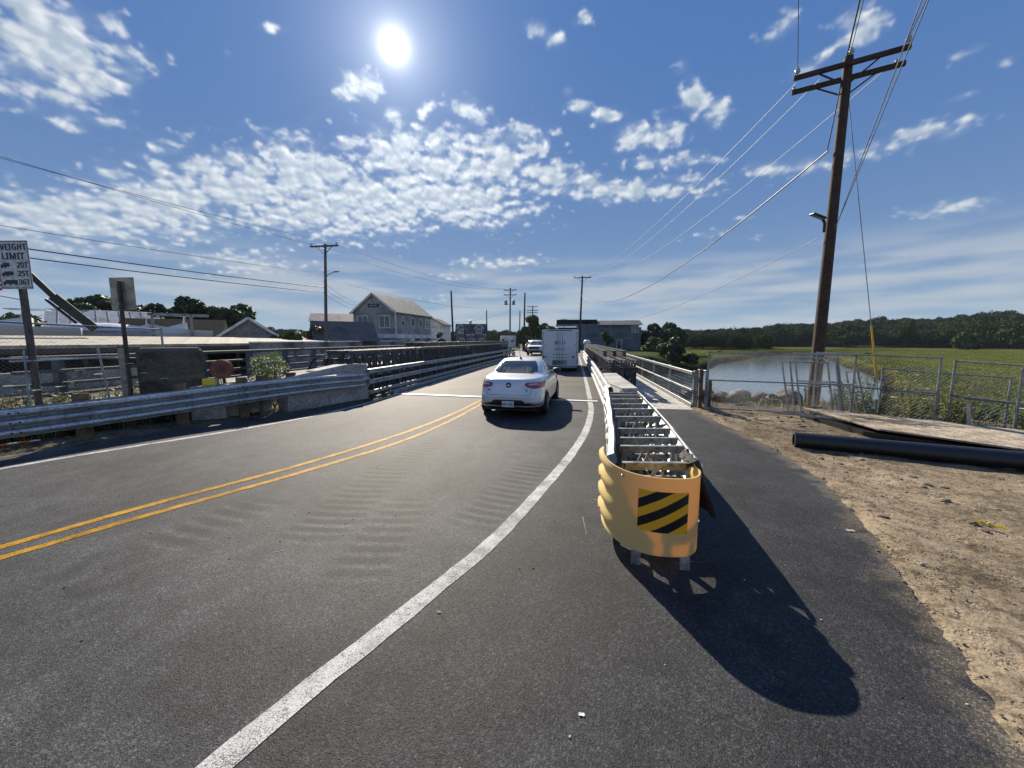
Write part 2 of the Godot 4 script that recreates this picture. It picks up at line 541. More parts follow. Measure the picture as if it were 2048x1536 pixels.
	M.sign_white = over(mat([0.78, 0.78, 0.76], 0.45, 0, null), grain, 2.0)
	M.sign_back = mat([0.34, 0.33, 0.28], 0.5, 0.3, grain, 0.6)
	M.black = mat([0.012, 0.012, 0.014], 0.5)
	M.grey_plastic = mat([0.10, 0.10, 0.10], 0.5)
	M.cabinet = over(mat([0.15, 0.13, 0.095], 0.75, 0.0, soil, 2.5), stain, 1.5)
	M.orange = over(mat([0.30, 0.10, 0.06], 0.7, 0, grain, 3.0), stain, 1.0)
	M.cone_orange = mat([0.75, 0.10, 0.02], 0.5)
	M.hi_yellow = mat([0.72, 0.56, 0.03], 0.5)
	M.guy_yellow = over(mat([0.72, 0.42, 0.03], 0.5, 0), stain, 1.0)
	M.wire = mat([0.03, 0.03, 0.035], 0.5)
	M.alu_wire = mat([0.40, 0.41, 0.43], 0.6, 0.2)
	M.ceramic = mat([0.42, 0.47, 0.5], 0.15)
	M.chain = mat([0.26, 0.27, 0.27], 0.5, 0.5)
	M.car_paint = mat([0.62, 0.64, 0.66], 0.32, 0.25)
	M.car_paint.clearcoat_enabled = true
	M.car_paint.clearcoat = 1.0
	M.car_paint.clearcoat_roughness = 0.04
	M.white_body = mat([0.66, 0.67, 0.69], 0.35)
	M.glass = mat([0.02, 0.03, 0.035], 0.04)
	M.glass.metallic_specular = 0.8
	M.seam = mat([0.03, 0.03, 0.032], 0.6)
	M.trim = mat([0.018, 0.018, 0.02], 0.55)
	M.tyre = mat([0.014, 0.014, 0.014], 0.85)
	M.rim = mat([0.42, 0.43, 0.45], 0.3, 0.9)
	M.red_lens = mat([0.30, 0.008, 0.012], 0.12)
	M.red_lens.clearcoat_enabled = true
	M.red_lens.clearcoat = 1.0
	M.clear_lens = mat([0.55, 0.5, 0.5], 0.12, 0.3)
	M.chrome = mat([0.6, 0.6, 0.62], 0.12, 1.0)
	M.siding = over(mat([0.47, 0.465, 0.455], 0.8, 0, grain, 0.8), mottle, 0.2)
	M.blue_siding = over(mat([0.20, 0.235, 0.28], 0.8, 0, grain, 0.8), mottle, 0.2)
	M.white_trim = over(mat([0.72, 0.72, 0.72], 0.6, 0), mottle, 0.5)
	M.roof_light = over(mat([0.40, 0.40, 0.37], 0.75, 0.0, grain, 1.5), mottle, 0.3)
	M.roof_grey = over(mat([0.17, 0.17, 0.18], 0.85, 0, soil, 1.5), stain, 0.3)
	M.roof_dark = over(mat([0.032, 0.034, 0.038], 0.9, 0, soil, 1.5), mottle, 0.3)
	M.roof_red = over(mat([0.40, 0.33, 0.31], 0.7, 0, grain, 1.2), stain, 0.3)
	M.brown_wall = over(mat([0.10, 0.075, 0.06], 0.85, 0, grain, 1.2), stain, 0.4)
	M.dark_wall = over(mat([0.05, 0.05, 0.052], 0.8, 0, grain, 1.2), stain, 0.4)
	M.plank_wall = over(mat([0.30, 0.30, 0.31], 0.85, 0, grain, 1.5), stain, 0.25)
	for k in ["roof_grey", "roof_dark", "roof_red", "roof_light", "plank_wall", "ground", "plate"]: M[k].metallic_specular = 0.15
	M.leaf = tinted(leafy(mat([1, 1, 1], 0.6), Color(0.55, 0.62, 0.22)))
	M.wood_leaf = tinted(leafy(mat([1, 1, 1], 0.85), Color(0.16, 0.19, 0.07)))
	M.wood_leaf.metallic_specular = 0.2
	M.grass = tinted(leafy(mat([1, 1, 1], 0.65), Color(0.55, 0.58, 0.2)))
	M.bark = over(mat([0.07, 0.055, 0.045], 0.9, 0, grain, 2.0), stain, 0.8)
	M.petal = leafy(mat([0.75, 0.75, 0.68], 0.7), Color(0.5, 0.5, 0.45))
	M.gelcoat = mat([0.72, 0.73, 0.75], 0.25)
	M.shrink = over(mat([0.62, 0.66, 0.76], 0.45, 0), mottle, 0.8)
	M.flag_red = mat([0.45, 0.03, 0.04], 0.8)
	M.flag_blue = mat([0.02, 0.05, 0.18], 0.8)
	M.debris = over(mat([0.42, 0.40, 0.36], 0.7, 0.1, grain, 3.0), stain, 1.0)
	M.planks = over(mat([0.58, 0.56, 0.50], 0.8, 0, grain, 1.5), stain, 0.5)
	M.stem = leafy(mat([0.06, 0.09, 0.03], 0.7), Color(0.3, 0.35, 0.1))
	M.boom = over(mat([0.045, 0.055, 0.05], 0.6, 0.2, grain, 2.0), stain, 0.6)
	M.roof_metal = over(mat([0.36, 0.40, 0.45], 0.5, 0.3, grain, 1.0), stain, 0.3)
	M.clod = mat([0.30, 0.235, 0.16], 0.95, 0, soil, 2.0, soil_h, 0.8)
	M.scuff = mat([0.24, 0.24, 0.23], 0.8, 0, paint, 3.0)
	M.pebble = tinted(mat([1, 1, 1], 0.9))

func pdist(p: Vector2, poly: PackedVector2Array) -> float:
	var best := 1e9
	var q := poly[poly.size() - 1]
	for r in poly:
		var e := r - q
		var w := p - q
		best = minf(best, (w - e * clampf(w.dot(e) / e.length_squared(), 0, 1)).length_squared())
		q = r
	return sqrt(best) * (-1.0 if Geometry2D.is_point_in_polygon(p, poly) else 1.0)

var RIVER := PackedVector2Array([Vector2(9, -16.5), Vector2(14, -20.5), Vector2(20, -29), Vector2(30, -43), Vector2(35, -52), Vector2(46, -75.5), Vector2(62.8, -108.5), Vector2(75, -134), Vector2(96, -141), Vector2(96, -147), Vector2(75, -139), Vector2(55.7, -124), Vector2(48.6, -112), Vector2(36.6, -91.6), Vector2(27.5, -78.6), Vector2(20, -61.7), Vector2(15.5, -55), Vector2(10, -50), Vector2(3, -46), Vector2(-8, -45), Vector2(-19, -45), Vector2(-19, -16), Vector2(-5, -15.5), Vector2(3, -15.5)])
var LANDS := [PackedVector2Array([Vector2(-30, 60), Vector2(-30, -14.5), Vector2(2, -13.2), Vector2(4, -13.2), Vector2(8.2, -13.6), Vector2(10.5, -12.2), Vector2(13, -9), Vector2(17, -1), Vector2(19, 30), Vector2(19, 60)]), PackedVector2Array([Vector2(-400, 80), Vector2(-400, -480), Vector2(28, -480), Vector2(30, -140), Vector2(20, -100), Vector2(15.5, -80), Vector2(12.5, -64), Vector2(9, -53), Vector2(3, -48), Vector2(-19.5, -47), Vector2(-19.5, 80)])]
const LEFT := [[-12.8, -6.95], [-10.6, -7.15], [-8.9, -7.75], [-7.2, -8.6], [-5.6, -9.25], [-4.2, -9.75], [-1, -10.9], [3, -12.4], [9, -15], [24, -24]]
const RIGHT := [[-12.8, 3.37], [-11.35, 3.37], [-10.6, 3.4], [-8.9, 3.48], [-7.4, 3.62], [-5.85, 3.48], [-4.7, 3.19], [-3.74, 2.85], [-2.69, 2.44], [-2.0, 2.16], [-1, 1.85], [1, 1.3], [5, 0.1], [10, -2.2], [24, -11]]
var n1 := FastNoiseLite.new()
var n2 := FastNoiseLite.new()

func edge(line: Array, z: float) -> float:
	for i in line.size() - 1:
		if z <= line[i + 1][0]:
			var t := clampf((z - line[i][0]) / (line[i + 1][0] - line[i][0]), 0, 1)
			return lerpf(line[i][1], line[i + 1][1], t)
	return line[line.size() - 1][1]

func hill(x: float, z: float) -> float:
	var r := Vector2(x, z).length()
	var a := rad_to_deg(atan2(x, -z))
	var right := smoothstep(16.0, 40.0, a) * 8.5 + 3.8
	return smoothstep(215.0, 420.0, r) * right * (1.0 + 0.35 * n1.get_noise_2d(a * 0.5, 3.0))

func height(x: float, z: float) -> float:
	var p := Vector2(x, z)
	var d := minf(pdist(p, LANDS[0]), pdist(p, LANDS[1]))
	var h := -1.35 * smoothstep(0.0, 4.5, d) + hill(x, z)
	if d > 3.0: h += 0.10 * n1.get_noise_2d(x * 0.6, z * 0.6)
	if z > -14 and x > 1.0 and x < 13:
		h += 0.030 * n1.get_noise_2d(x * 4.0, z * 7.0) + 0.018 * n2.get_noise_2d(x * 2.2, z * 11.0)
		var rut := absf(sin((x * 0.9 - z * 0.28) * 2.1 + 0.6 * n1.get_noise_2d(x, z)))
		h -= 0.025 * (1.0 - smoothstep(0.0, 0.35, rut)) * smoothstep(-0.2, 0.3, n2.get_noise_2d(x * 0.9, z * 0.9))
		h -= 0.22 * smoothstep(6.0, 11.0, x)
		h += 0.02 * clampf(2.0 * n1.get_noise_2d(x * 1.3, z * 1.3), 0, 1)
	var w := pdist(p, RIVER) + 0.7 * n1.get_noise_2d(x * 0.8, z * 0.8)
	if w < 4.0:
		h = minf(h, lerpf(-2.75, h, smoothstep(-0.7, 1.5, w)))
	if z > -12.9 and z < 24.5:
		var inner := minf(x - edge(LEFT, z), edge(RIGHT, z) - x)
		h = lerpf(h, -0.12, smoothstep(0.02, 0.22, inner))
		if inner < 0.02 and inner > -0.3 and x > -2: h += 0.012
	return h

func ground_color(x: float, z: float, h: float) -> Color:
	var a := 0.5 + 0.5 * n1.get_noise_2d(x * 0.7, z * 0.7)
	var b := 0.5 + 0.5 * n2.get_noise_2d(x * 0.25, z * 0.25)
	var p := Vector2(x, z)
	var w := pdist(p, RIVER)
	var r := p.length()
	var c: Color
	var d := minf(pdist(p, LANDS[0]), pdist(p, LANDS[1]))
	if d > 0.8:
		c = Color(0.125, 0.145, 0.026).lerp(Color(0.175, 0.18, 0.034), b).lerp(Color(0.085, 0.105, 0.024), 0.5 * a * a)
		if r > 225: c = Color(0.03, 0.045, 0.015)
		if d < 5 and z > -60 and x > 8: c = Color(0.10, 0.10, 0.05).lerp(Color(0.06, 0.09, 0.03), a)
	elif x > -3 and z > -14:
		c = Color(0.375, 0.30, 0.205).lerp(Color(0.25, 0.20, 0.137), smoothstep(0.35, 0.8, a)).lerp(Color(0.21, 0.18, 0.14), smoothstep(6.5, 9.0, x - 0.35 * (z + 10)) * 0.7)
		if z < -11.6: c = c.lerp(Color(0.20, 0.18, 0.14), 0.7)
	elif x < -3 and z > -46:
		c = Color(0.24, 0.21, 0.15).lerp(Color(0.13, 0.12, 0.07), smoothstep(0.35, 0.65, a))
		if x < -20: c = Color(0.22, 0.21, 0.18).lerp(Color(0.12, 0.13, 0.07), b)
	else:
		c = Color(0.10, 0.115, 0.05).lerp(Color(0.2, 0.19, 0.16), smoothstep(0.4, 0.7, b))
		if x > -3: c = Color(0.08, 0.115, 0.03).lerp(Color(0.06, 0.08, 0.025), a)
	if w < 5.0 and h < -0.5:
		c = c.lerp(Color(0.022, 0.019, 0.014), smoothstep(-1.4, -1.62, h + 0.3 * (a - 0.5)))
	return c

func lines(pieces: Array) -> Array:  # [[from, to, step], ...]
	var out := []
	for q in pieces:
		var n := maxi(1, int(round(absf(q[1] - q[0]) / q[2])))
		for i in n: out.append(lerpf(q[0], q[1], float(i) / n))
	out.append(pieces[-1][1])
	return out

func skin(xs: Array, zs: Array, f: Callable, g: Callable) -> ArrayMesh:  # a height field over lines in x and z
	var nx := xs.size()
	var nz := zs.size()
	var v := PackedVector3Array()
	var c := PackedColorArray()
	v.resize(nx * nz)
	c.resize(nx * nz)
	for j in nz:
		for i in nx:
			var h: float = f.call(xs[i], zs[j])
			v[j * nx + i] = Vector3(xs[i], h, zs[j])
			c[j * nx + i] = g.call(xs[i], zs[j], h)
	return grid_mesh(v, c, nx, nz)

func grid_mesh(v: PackedVector3Array, c: PackedColorArray, nx: int, nz: int) -> ArrayMesh:
	var n := PackedVector3Array()
	n.resize(nx * nz)
	for j in nz:
		for i in nx:
			var a := v[j * nx + mini(i + 1, nx - 1)] - v[j * nx + maxi(i - 1, 0)]
			var b := v[mini(j + 1, nz - 1) * nx + i] - v[maxi(j - 1, 0) * nx + i]
			var q := a.cross(b).normalized()
			n[j * nx + i] = q if q.y > 0 else -q
	var idx := PackedInt32Array()
	for j in nz - 1:
		for i in nx - 1:
			var a := j * nx + i
			var up := (v[a + 1] - v[a]).cross(v[a + nx] - v[a]).y > 0
			if up: idx.append_array([a, a + nx + 1, a + 1, a, a + nx, a + nx + 1])
			else: idx.append_array([a, a + 1, a + nx + 1, a, a + nx + 1, a + nx])
	var arr := []
	arr.resize(Mesh.ARRAY_MAX)
	arr[Mesh.ARRAY_VERTEX] = v
	arr[Mesh.ARRAY_NORMAL] = n
	arr[Mesh.ARRAY_COLOR] = c
	arr[Mesh.ARRAY_INDEX] = idx
	var m := ArrayMesh.new()
	m.add_surface_from_arrays(Mesh.PRIMITIVE_TRIANGLES, arr)
	return m

func make_ground() -> void:
	n1.seed = 31
	n1.frequency = 0.35
	n1.fractal_octaves = 4
	n2.seed = 47
	n2.frequency = 0.35
	n2.fractal_octaves = 3
	var xs := lines([[-700, -300, 60], [-300, -60, 16], [-60, -14, 2.5], [-14, 1.6, 0.8], [1.6, 10.0, 0.12], [10.0, 40, 0.7], [40, 110, 2.2], [110, 300, 10], [300, 800, 60]])
	var zs := lines([[-900, -400, 60], [-400, -150, 9], [-150, -90, 2.0], [-90, -46, 1.0], [-46, -13.8, 0.6], [-13.8, 0.6, 0.12], [0.6, 24, 1.2], [24, 120, 20]])
	var g := put(skin(xs, zs, height, ground_color), "ground", M.ground)
	meta(g, "tan dirt, green salt marsh and low hills", "ground", "", "structure")
	var mb := MB.new()
	mb.quad(Vector3(-19.2, -2.3, -14), Vector3(100, -2.3, -14), Vector3(100, -2.3, -150), Vector3(-19.2, -2.3, -150))
	meta(put(mb, "river_water", M.water), "pale blue tidal river reflecting the sky", "water", "", "structure")

func along(path: Array, x: float) -> Array:  # points along a smooth line through path, with directions
	var curve := Curve3D.new()
	curve.bake_interval = 0.05
	for i in path.size():
		var d: Vector3 = (path[mini(i + 1, path.size() - 1)] - path[maxi(i - 1, 0)])
		var l0: float = path[i].distance_to(path[maxi(i - 1, 0)])
		var l1: float = path[i].distance_to(path[mini(i + 1, path.size() - 1)])
		d = d.normalized()
		curve.add_point(path[i], -d * l0 / 3.0, d * l1 / 3.0)
	var n := int(curve.get_baked_length() / x)
	var out := []
	for i in n + 1:
		var s := curve.get_baked_length() * i / n
		var p := curve.sample_baked(s, true)
		var q := curve.sample_baked(minf(s + 0.02, curve.get_baked_length()), true) - curve.sample_baked(maxf(s - 0.02, 0), true)
		out.append([p, q.normalized(), s])
	return out

func stripe(path: Array, width: float, called: String, m: Material, parent: Node, y := 0.004, wobble := 0.012) -> void:
	var mb := MB.new()
	var last := []
	for a in along(path, 0.12):
		var side: Vector3 = a[1].cross(Vector3.UP).normalized()
		var p: Vector3 = a[0]
		var w := width / 2.0 + wobble * n1.get_noise_2d(p.x * 9.0, p.z * 9.0)
		var w2 := width / 2.0 + wobble * n2.get_noise_2d(p.x * 9.0 + 40.0, p.z * 9.0)
		var now := [p - side * w + Vector3.UP * y, p + side * w2 + Vector3.UP * y]
		if last: mb.quad(last[0], last[1], now[1], now[0])
		last = now
	put(mb, called, m, parent)

func v3(list: Array, y := 0.0) -> Array:
	var out := []
	for p in list: out.append(Vector3(p[0], y, p[1]))
	return out

func make_road() -> void:
	var road := thing("road", "dark asphalt road with yellow centre lines and white edge lines", "road", Vector3.ZERO, 0, "", "structure")
	var zs := lines([[-12.8, -7.6, 0.08], [-7.6, -2.3, 0.025], [-2.3, 0.4, 0.06], [0.4, 3.0, 0.4], [3, 24, 2]])
	var cols := 240
	var v := PackedVector3Array()
	var c := PackedColorArray()
	# tyre and roller marks: [from, to, length of a bar, spacing, strength]
	var tracks := [[Vector2(-2.75, -5.55), Vector2(-2.55, -3.05), 0.42, 0.17, 0.5], [Vector2(-2.0, -4.4), Vector2(-1.72, -2.55), 0.36, 0.19, 0.42], [Vector2(-2.6, -7.2), Vector2(-2.75, -5.5), 0.3, 0.16, 0.5], [Vector2(-0.55, -6.0), Vector2(-1.1, -3.6), 0.34, 0.17, 0.42], [Vector2(-3.7, -4.1), Vector2(-3.9, -2.7), 0.4, 0.2, 0.3]]
	for z in zs:
		var xl := edge(LEFT, z) + 0.05 * n1.get_noise_2d(3.0, z * 4.0)
		var xr := edge(RIGHT, z) + 0.10 * n1.get_noise_2d(9.0, z * 3.0) + 0.04 * n2.get_noise_2d(9.0, z * 14.0)
		for i in cols + 1:
			var x := lerpf(xl, xr, float(i) / cols)
			v.append(Vector3(x, 0, z))
			var k := 0.166 + 0.038 * n1.get_noise_2d(x * 1.2, z * 1.2) + 0.02 * n2.get_noise_2d(x * 6.0, z * 1.1)
			# worn paler lanes, fresher black shoulder and path
			var white := edge([[-12.8, 0.5], [-10.8, 0.48], [-8.4, 0.28], [-6.5, 0.0], [-4.8, -0.4], [-3.5, -0.75], [-2.7, -1.05], [-2.1, -1.3], [-1.3, -1.6], [24, -9]], z)
			k *= 1.0 - 0.36 * smoothstep(-0.1, 0.25, x - white)
			for tr in tracks:
				var d: Vector2 = tr[1] - tr[0]
				var len := d.length()
				d /= len
				var q: Vector2 = Vector2(x, z) - tr[0]
				var s: float = q.dot(d)
				var o := absf(q.dot(d.orthogonal()))
				if s > -0.1 and s < len + 0.1 and o < tr[2]:
					var ph: float = fposmod(s + 0.25 * o * o + 0.012 * n1.get_noise_2d(x * 2.0, z * 2.0), tr[3]) / tr[3]
					var soft := (1.0 - smoothstep(tr[2] * 0.5, tr[2], o)) * smoothstep(-0.1, 0.3, s) * (1.0 - smoothstep(len - 0.4, len + 0.1, s))
					k *= 1.0 - 1.4 * tr[4] * soft * smoothstep(0.25, 0.45, ph) * (1.0 - smoothstep(0.8, 0.95, ph))
					k *= 1.0 + 0.35 * soft * (1.0 - smoothstep(0.05, 0.18, absf(ph - 0.1)))
			k *= 1.0 - 0.30 * smoothstep(0.1, 0.5, n2.get_noise_2d(x * 1.7 + 9.0, z * 1.7)) * smoothstep(-0.1, 0.4, n1.get_noise_2d(x * 8.0, z * 8.0))
			k *= 1.0 + 0.16 * exp(-pow((x + 1.9 + 0.22 * (z + 6.0)) / 0.35, 2.0)) + 0.12 * exp(-pow((x + 3.4 + 0.25 * (z + 6.0)) / 0.4, 2.0))
			var col := Color(k * 0.94, k * 0.98, k * 1.05)
			var dust: float = 1.0 - smoothstep(0.0, 0.42, xr - x)
			dust *= smoothstep(0.42, 0.62, 0.5 + 0.5 * n1.get_noise_2d(x * 7.0, z * 7.0) + 0.35 * (dust - 0.4))
			if x < xl + 0.6: dust = maxf(dust, (1.0 - smoothstep(0.1, 0.6, x - xl)) * smoothstep(0.4, 0.6, 0.5 + 0.5 * n2.get_noise_2d(x * 5.0, z * 5.0)))
			col = col.lerp(Color(0.50, 0.42, 0.30), dust * 0.55)
			c.append(col)
	put(grid_mesh(v, c, cols + 1, zs.size()), "asphalt_surface", M.asphalt, road)
	for q in [[Vector3(0.12, 0, -4.15), Vector3(0.15, 0, -3.75)], [Vector3(0.42, 0, -3.95), Vector3(0.44, 0, -3.72)], [Vector3(-3.65, 0, -4.62), Vector3(-3.25, 0, -4.85)], [Vector3(-2.72, 0, -2.95), Vector3(-2.62, 0, -3.02)]]:
		var sc := MB.new()
		var side: Vector3 = (q[1] - q[0]).cross(Vector3.UP).normalized() * 0.005
		var up := Vector3.UP * 0.004
		sc.quad(q[0] - side + up, q[0] + side + up, q[1] + side * 0.4 + up, q[1] - side * 0.4 + up)
		put(sc, "scuff_mark", M.scuff, road)
	stripe(v3([[0.53, -46], [0.53, -28], [0.55, -19], [0.52, -12.84]]), 0.15, "white_edge_line", M.white_paint, road, 0.008)
	stripe(v3([[-6.2, -46], [-6.2, -18.5], [-6.24, -13.0]]), 0.13, "white_edge_line", M.white_paint, road, 0.008)
	stripe(v3([[0.51, -12.78], [0.48, -10.85], [0.28, -8.4], [-0.03, -6.5], [-0.40, -4.85], [-0.75, -3.5], [-1.05, -2.7], [-1.29, -2.1], [-1.46, -1.7], [-1.6, -1.3], [-2.1, 0.2], [-4.0, 6]]), 0.15, "white_edge_line", M.white_paint, road, 0.004)
	stripe(v3([[-6.25, -12.78], [-6.4, -10.2], [-6.72, -8.5], [-7.33, -6.96], [-7.88, -5.9], [-8.31, -5.07], [-8.6, -4.35], [-9.3, -2.6], [-11, 2]]), 0.13, "white_edge_line", M.white_paint, road, 0.004)
	stripe(v3([[-2.98, -12.75], [-3.02, -11.6], [-3.17, -9.6], [-3.55, -7.4], [-4.22, -5.25], [-4.95, -3.64], [-5.34, -2.6], [-6.1, -0.8], [-8, 4]]), 0.11, "yellow_centre_line", M.yellow_paint, road, 0.004)
	stripe(v3([[-2.78, -12.7], [-2.82, -11.0], [-2.96, -8.75], [-3.29, -6.8], [-3.97, -4.95], [-4.68, -3.42], [-5.09, -2.42], [-5.8, -0.8], [-7.7, 4]]), 0.11, "yellow_centre_line", M.yellow_paint, road, 0.004)
	var d := MB.new()
	d.bevel(Vector3(-2.86, -0.2, -29.4), Vector3(7.7, 0.4, 33.2), 0.01)
	var dv := PackedVector3Array()
	var dc := PackedColorArray()
	var rows := lines([[-46, -12.82, 0.3]])
	for z in rows:
		for i in 41:
			var x := lerpf(-6.71, 0.99, i / 40.0)
			dv.append(Vector3(x, 0.004, z))
			var k := 0.20 + 0.06 * n1.get_noise_2d(x * 1.4, z * 0.5)
			dc.append(Color(k * 1.06, k, k * 0.9))
	var deck := thing("bridge_deck", "brownish bridge roadway between the steel trusses", "bridge deck", Vector3.ZERO, 0, "", "structure")
	put(d, "deck_slab", M.old_concrete, deck)
	put(grid_mesh(dv, dc, 41, rows.size()), "deck_surface", M.asphalt, deck)
	var j := MB.new()
	j.bar(Vector3(-6.45, 0.012, -12.98), Vector3(0.75, 0.012, -12.38), 0.2, 0.02)
	put(j, "expansion_joint", M.white_trim, deck)
	j = MB.new()
	j.bar(Vector3(-6.45, 0.010, -13.14), Vector3(0.75, 0.010, -12.54), 0.07, 0.02)
	put(j, "joint_seal", M.black, deck)
	var beyond := MB.new()
	beyond.quad(Vector3(-9, 0.0, -46.02), Vector3(3.0, 0.0, -46.02), Vector3(-2, 0.4, -130), Vector3(-14, 0.4, -130))
	beyond.tint = null
	var fr := put(beyond, "far_road", over(mat([0.055, 0.055, 0.056], 0.7), M.asphalt.detail_albedo, 0.1))
	meta(fr, "street continuing beyond the far end of the bridge", "road", "", "structure")

func quad_beam() -> Array:
	var out := [Vector2(0.018, 0.0)]
	for q in thrie().slice(1, 28): out.append(q)
	for q in thrie().slice(19, 28): out.append(Vector2(q.x, q.y + 0.168))
	out.append(Vector2(0.018, 0.676))
	return out

func thrie() -> Array:  # (towards traffic, up) of a three-ridged guardrail beam, bottom at 0
	var out := [Vector2(0.018, 0.0)]
	for k in 3:
		var v := 0.168 * k
		for q in [[0.0, 0.004], [0.022, 0.020], [0.060, 0.034], [0.082, 0.052], [0.083, 0.084], [0.083, 0.116], [0.060, 0.134], [0.022, 0.148], [0.0, 0.164]]:
			out.append(Vector2(q[0], v + q[1]))
	out.append(Vector2(0.018, 0.508))
	return out

func sweep(mb: MB, pts: Array, profile: Array, flip := 1.0) -> void:  # pts: [position of the profile's foot, direction, ...]
	var rows := []
	for a in pts:
		var side: Vector3 = a[1].cross(Vector3.UP).normalized() * flip
		var r := []
		for q in profile: r.append(a[0] + side * q.x + Vector3.UP * q.y)
		if flip < 0: r.reverse()
		rows.append(r)
	mb.sheet(rows)

func prism(mb: MB, zy: Array, x0: float, x1: float) -> void:
	var a := []
	var b := []
	var m := Vector3.ZERO
	for q in zy:
		a.append(Vector3(x0, q[1], q[0])); b.append(Vector3(x1, q[1], q[0]))
		m += Vector3((x0 + x1) / 2, q[1], q[0]) / zy.size()
	mb.face(a, m); mb.face(b, m)
	for i in zy.size():
		var j := (i + 1) % zy.size()
		mb.face([a[i], a[j], b[j], b[i]], m)

func make_left_guardrail() -> void:
	var g := thing("guardrail", "long galvanised steel guardrail on wooden posts along the far lane", "guardrail")
	var path := [Vector3(-10.7, 0.28, -1.6), Vector3(-9.95, 0.29, -3.7), Vector3(-9.36, 0.30, -5.2), Vector3(-8.95, 0.31, -6.5), Vector3(-8.4, 0.36, -7.8), Vector3(-7.72, 0.42, -9.1), Vector3(-7.12, 0.44, -10.4), Vector3(-6.84, 0.40, -11.45)]
	var pts := along(path, 0.15)
	var prof := thrie()
	var seg := int(pts.size() / 3.0)
	for k in 3:
		var mb := MB.new()
		var part: Array = pts.slice(k * seg, mini((k + 1) * seg + 3, pts.size()) if k < 2 else pts.size())
		var shifted := []
		for a in part: shifted.append([a[0] + a[1].cross(Vector3.UP).normalized() * 0.004 * (2 - k), a[1]])
		sweep(mb, shifted, prof)
		put(mb, "beam", M.galv, g)
		var e = shifted[shifted.size() - 2]
		for q in [0.08, 0.25, 0.42]:
			for w in [-0.05, 0.05]:
				var b := MB.new()
				var side: Vector3 = e[1].cross(Vector3.UP).normalized()
				b.lathe(e[0] + side * 0.083 + Vector3.UP * (q + 0.0) + e[1] * w, [Vector2(0.016, 0.0), Vector2(0.016, 0.008), Vector2(0.0, 0.012)], side, 6)
				put(b, "bolt", M.dark_steel, g)
	for s in [0.12, 0.28, 0.44, 0.585, 0.69, 0.74, 0.81, 0.87]:
		var a = pts[int(s * (pts.size() - 1))]
		var side: Vector3 = a[1].cross(Vector3.UP).normalized()
		var turn := Basis(side, Vector3.UP, side.cross(Vector3.UP))
		var mb := MB.new()
		var foot: float = a[0].y
		mb.bevel(a[0] - side * 0.33 + Vector3.UP * (0.24 - foot / 2), Vector3(0.2, 0.76 + foot, 0.2), 0.012, turn)
		put(mb, "post", M.wood_post, g)
		mb = MB.new()
		mb.bevel(a[0] - side * 0.112 + Vector3.UP * 0.26, Vector3(0.205, 0.42, 0.16), 0.01, turn)
		put(mb, "blockout", M.lumber, g)
		for q in [0.168, 0.336]:
			mb = MB.new()
			mb.lathe(a[0] + side * 0.002 + Vector3.UP * q, [Vector2(0.018, 0.0), Vector2(0.018, 0.012), Vector2(0.0, 0.016)], side, 6)
			put(mb, "bolt", M.dark_steel, g)
	var end := MB.new()
	var tail := []
	for i in 6: tail.append([pts[-1][0] + Vector3(-0.01 + 0.004 * 3, 0, -0.02 - 0.10 * i) , Vector3(0.05, 0, -1).normalized()])
	var flat := []
	for q in prof: flat.append(Vector2(q.x * 0.5 + 0.01, q.y))
	sweep(end, tail, flat)
	put(end, "end_shoe", M.galv, g)
	var c := thing("concrete_barrier", "pale concrete block with sloping top where the far guardrail ends", "concrete barrier", Vector3(-7.0, 0, -10.9), deg_to_rad(-20))
	var mb := MB.new()
	prism(mb, [[-0.95, -0.1], [-0.95, 1.16], [-0.1, 1.18], [1.35, 0.99], [1.75, 0.90], [1.75, -0.1]], -0.62, -0.14)
	put(mb, "block", M.concrete, c)
	mb = MB.new()
	mb.bevel(Vector3(-0.113, 0.12, -0.2), Vector3(0.05, 0.24, 1.4), 0.015)
	put(mb, "foot_ledge", M.concrete, c)
	# a low kerb under the guardrail and the bridge rail
	var kerb := thing("kerb", "low concrete kerb along the foot of the left bridge rail", "kerb")
	mb = MB.new()
	mb.bevel(Vector3(-6.55, 0.06, -28.5), Vector3(0.24, 0.12, 31.0), 0.02)
	put(mb, "kerb_stone", M.old_concrete, kerb)

func panel_mesh(h: float, L: float) -> ArrayMesh:  # one lattice panel, foot of the near end at the origin, running to -z
	var mb := MB.new()
	for y in [0.06, h - 0.06]:
		for s in [-0.055, 0.055]:
			mb.box(Vector3(s, y, -L / 2), Vector3(0.035, 0.11, L - 0.02))
			mb.box(Vector3(s * 1.45, y + 0.05, -L / 2), Vector3(0.05, 0.012, L - 0.03))
	for k in 5:
		mb.box(Vector3(0, h / 2, -lerpf(0.06, L - 0.06, k / 4.0)), Vector3(0.07, h - 0.2, 0.075 if k % 2 == 0 else 0.055))
	var mid := h / 2
	for k in 2:
		var z0 := -lerpf(0.06, L - 0.06, k / 2.0)
		var z1 := -lerpf(0.06, L - 0.06, (k + 1) / 2.0)
		var zm := (z0 + z1) / 2
		for q in [[Vector3(0, mid, z0), Vector3(0, h - 0.1, zm)], [Vector3(0, h - 0.1, zm), Vector3(0, mid, z1)], [Vector3(0, mid, z1), Vector3(0, 0.1, zm)], [Vector3(0, 0.1, zm), Vector3(0, mid, z0)]]:
			mb.bar(q[0], q[1], 0.05, 0.06, Vector3.RIGHT)
	return mb.mesh()

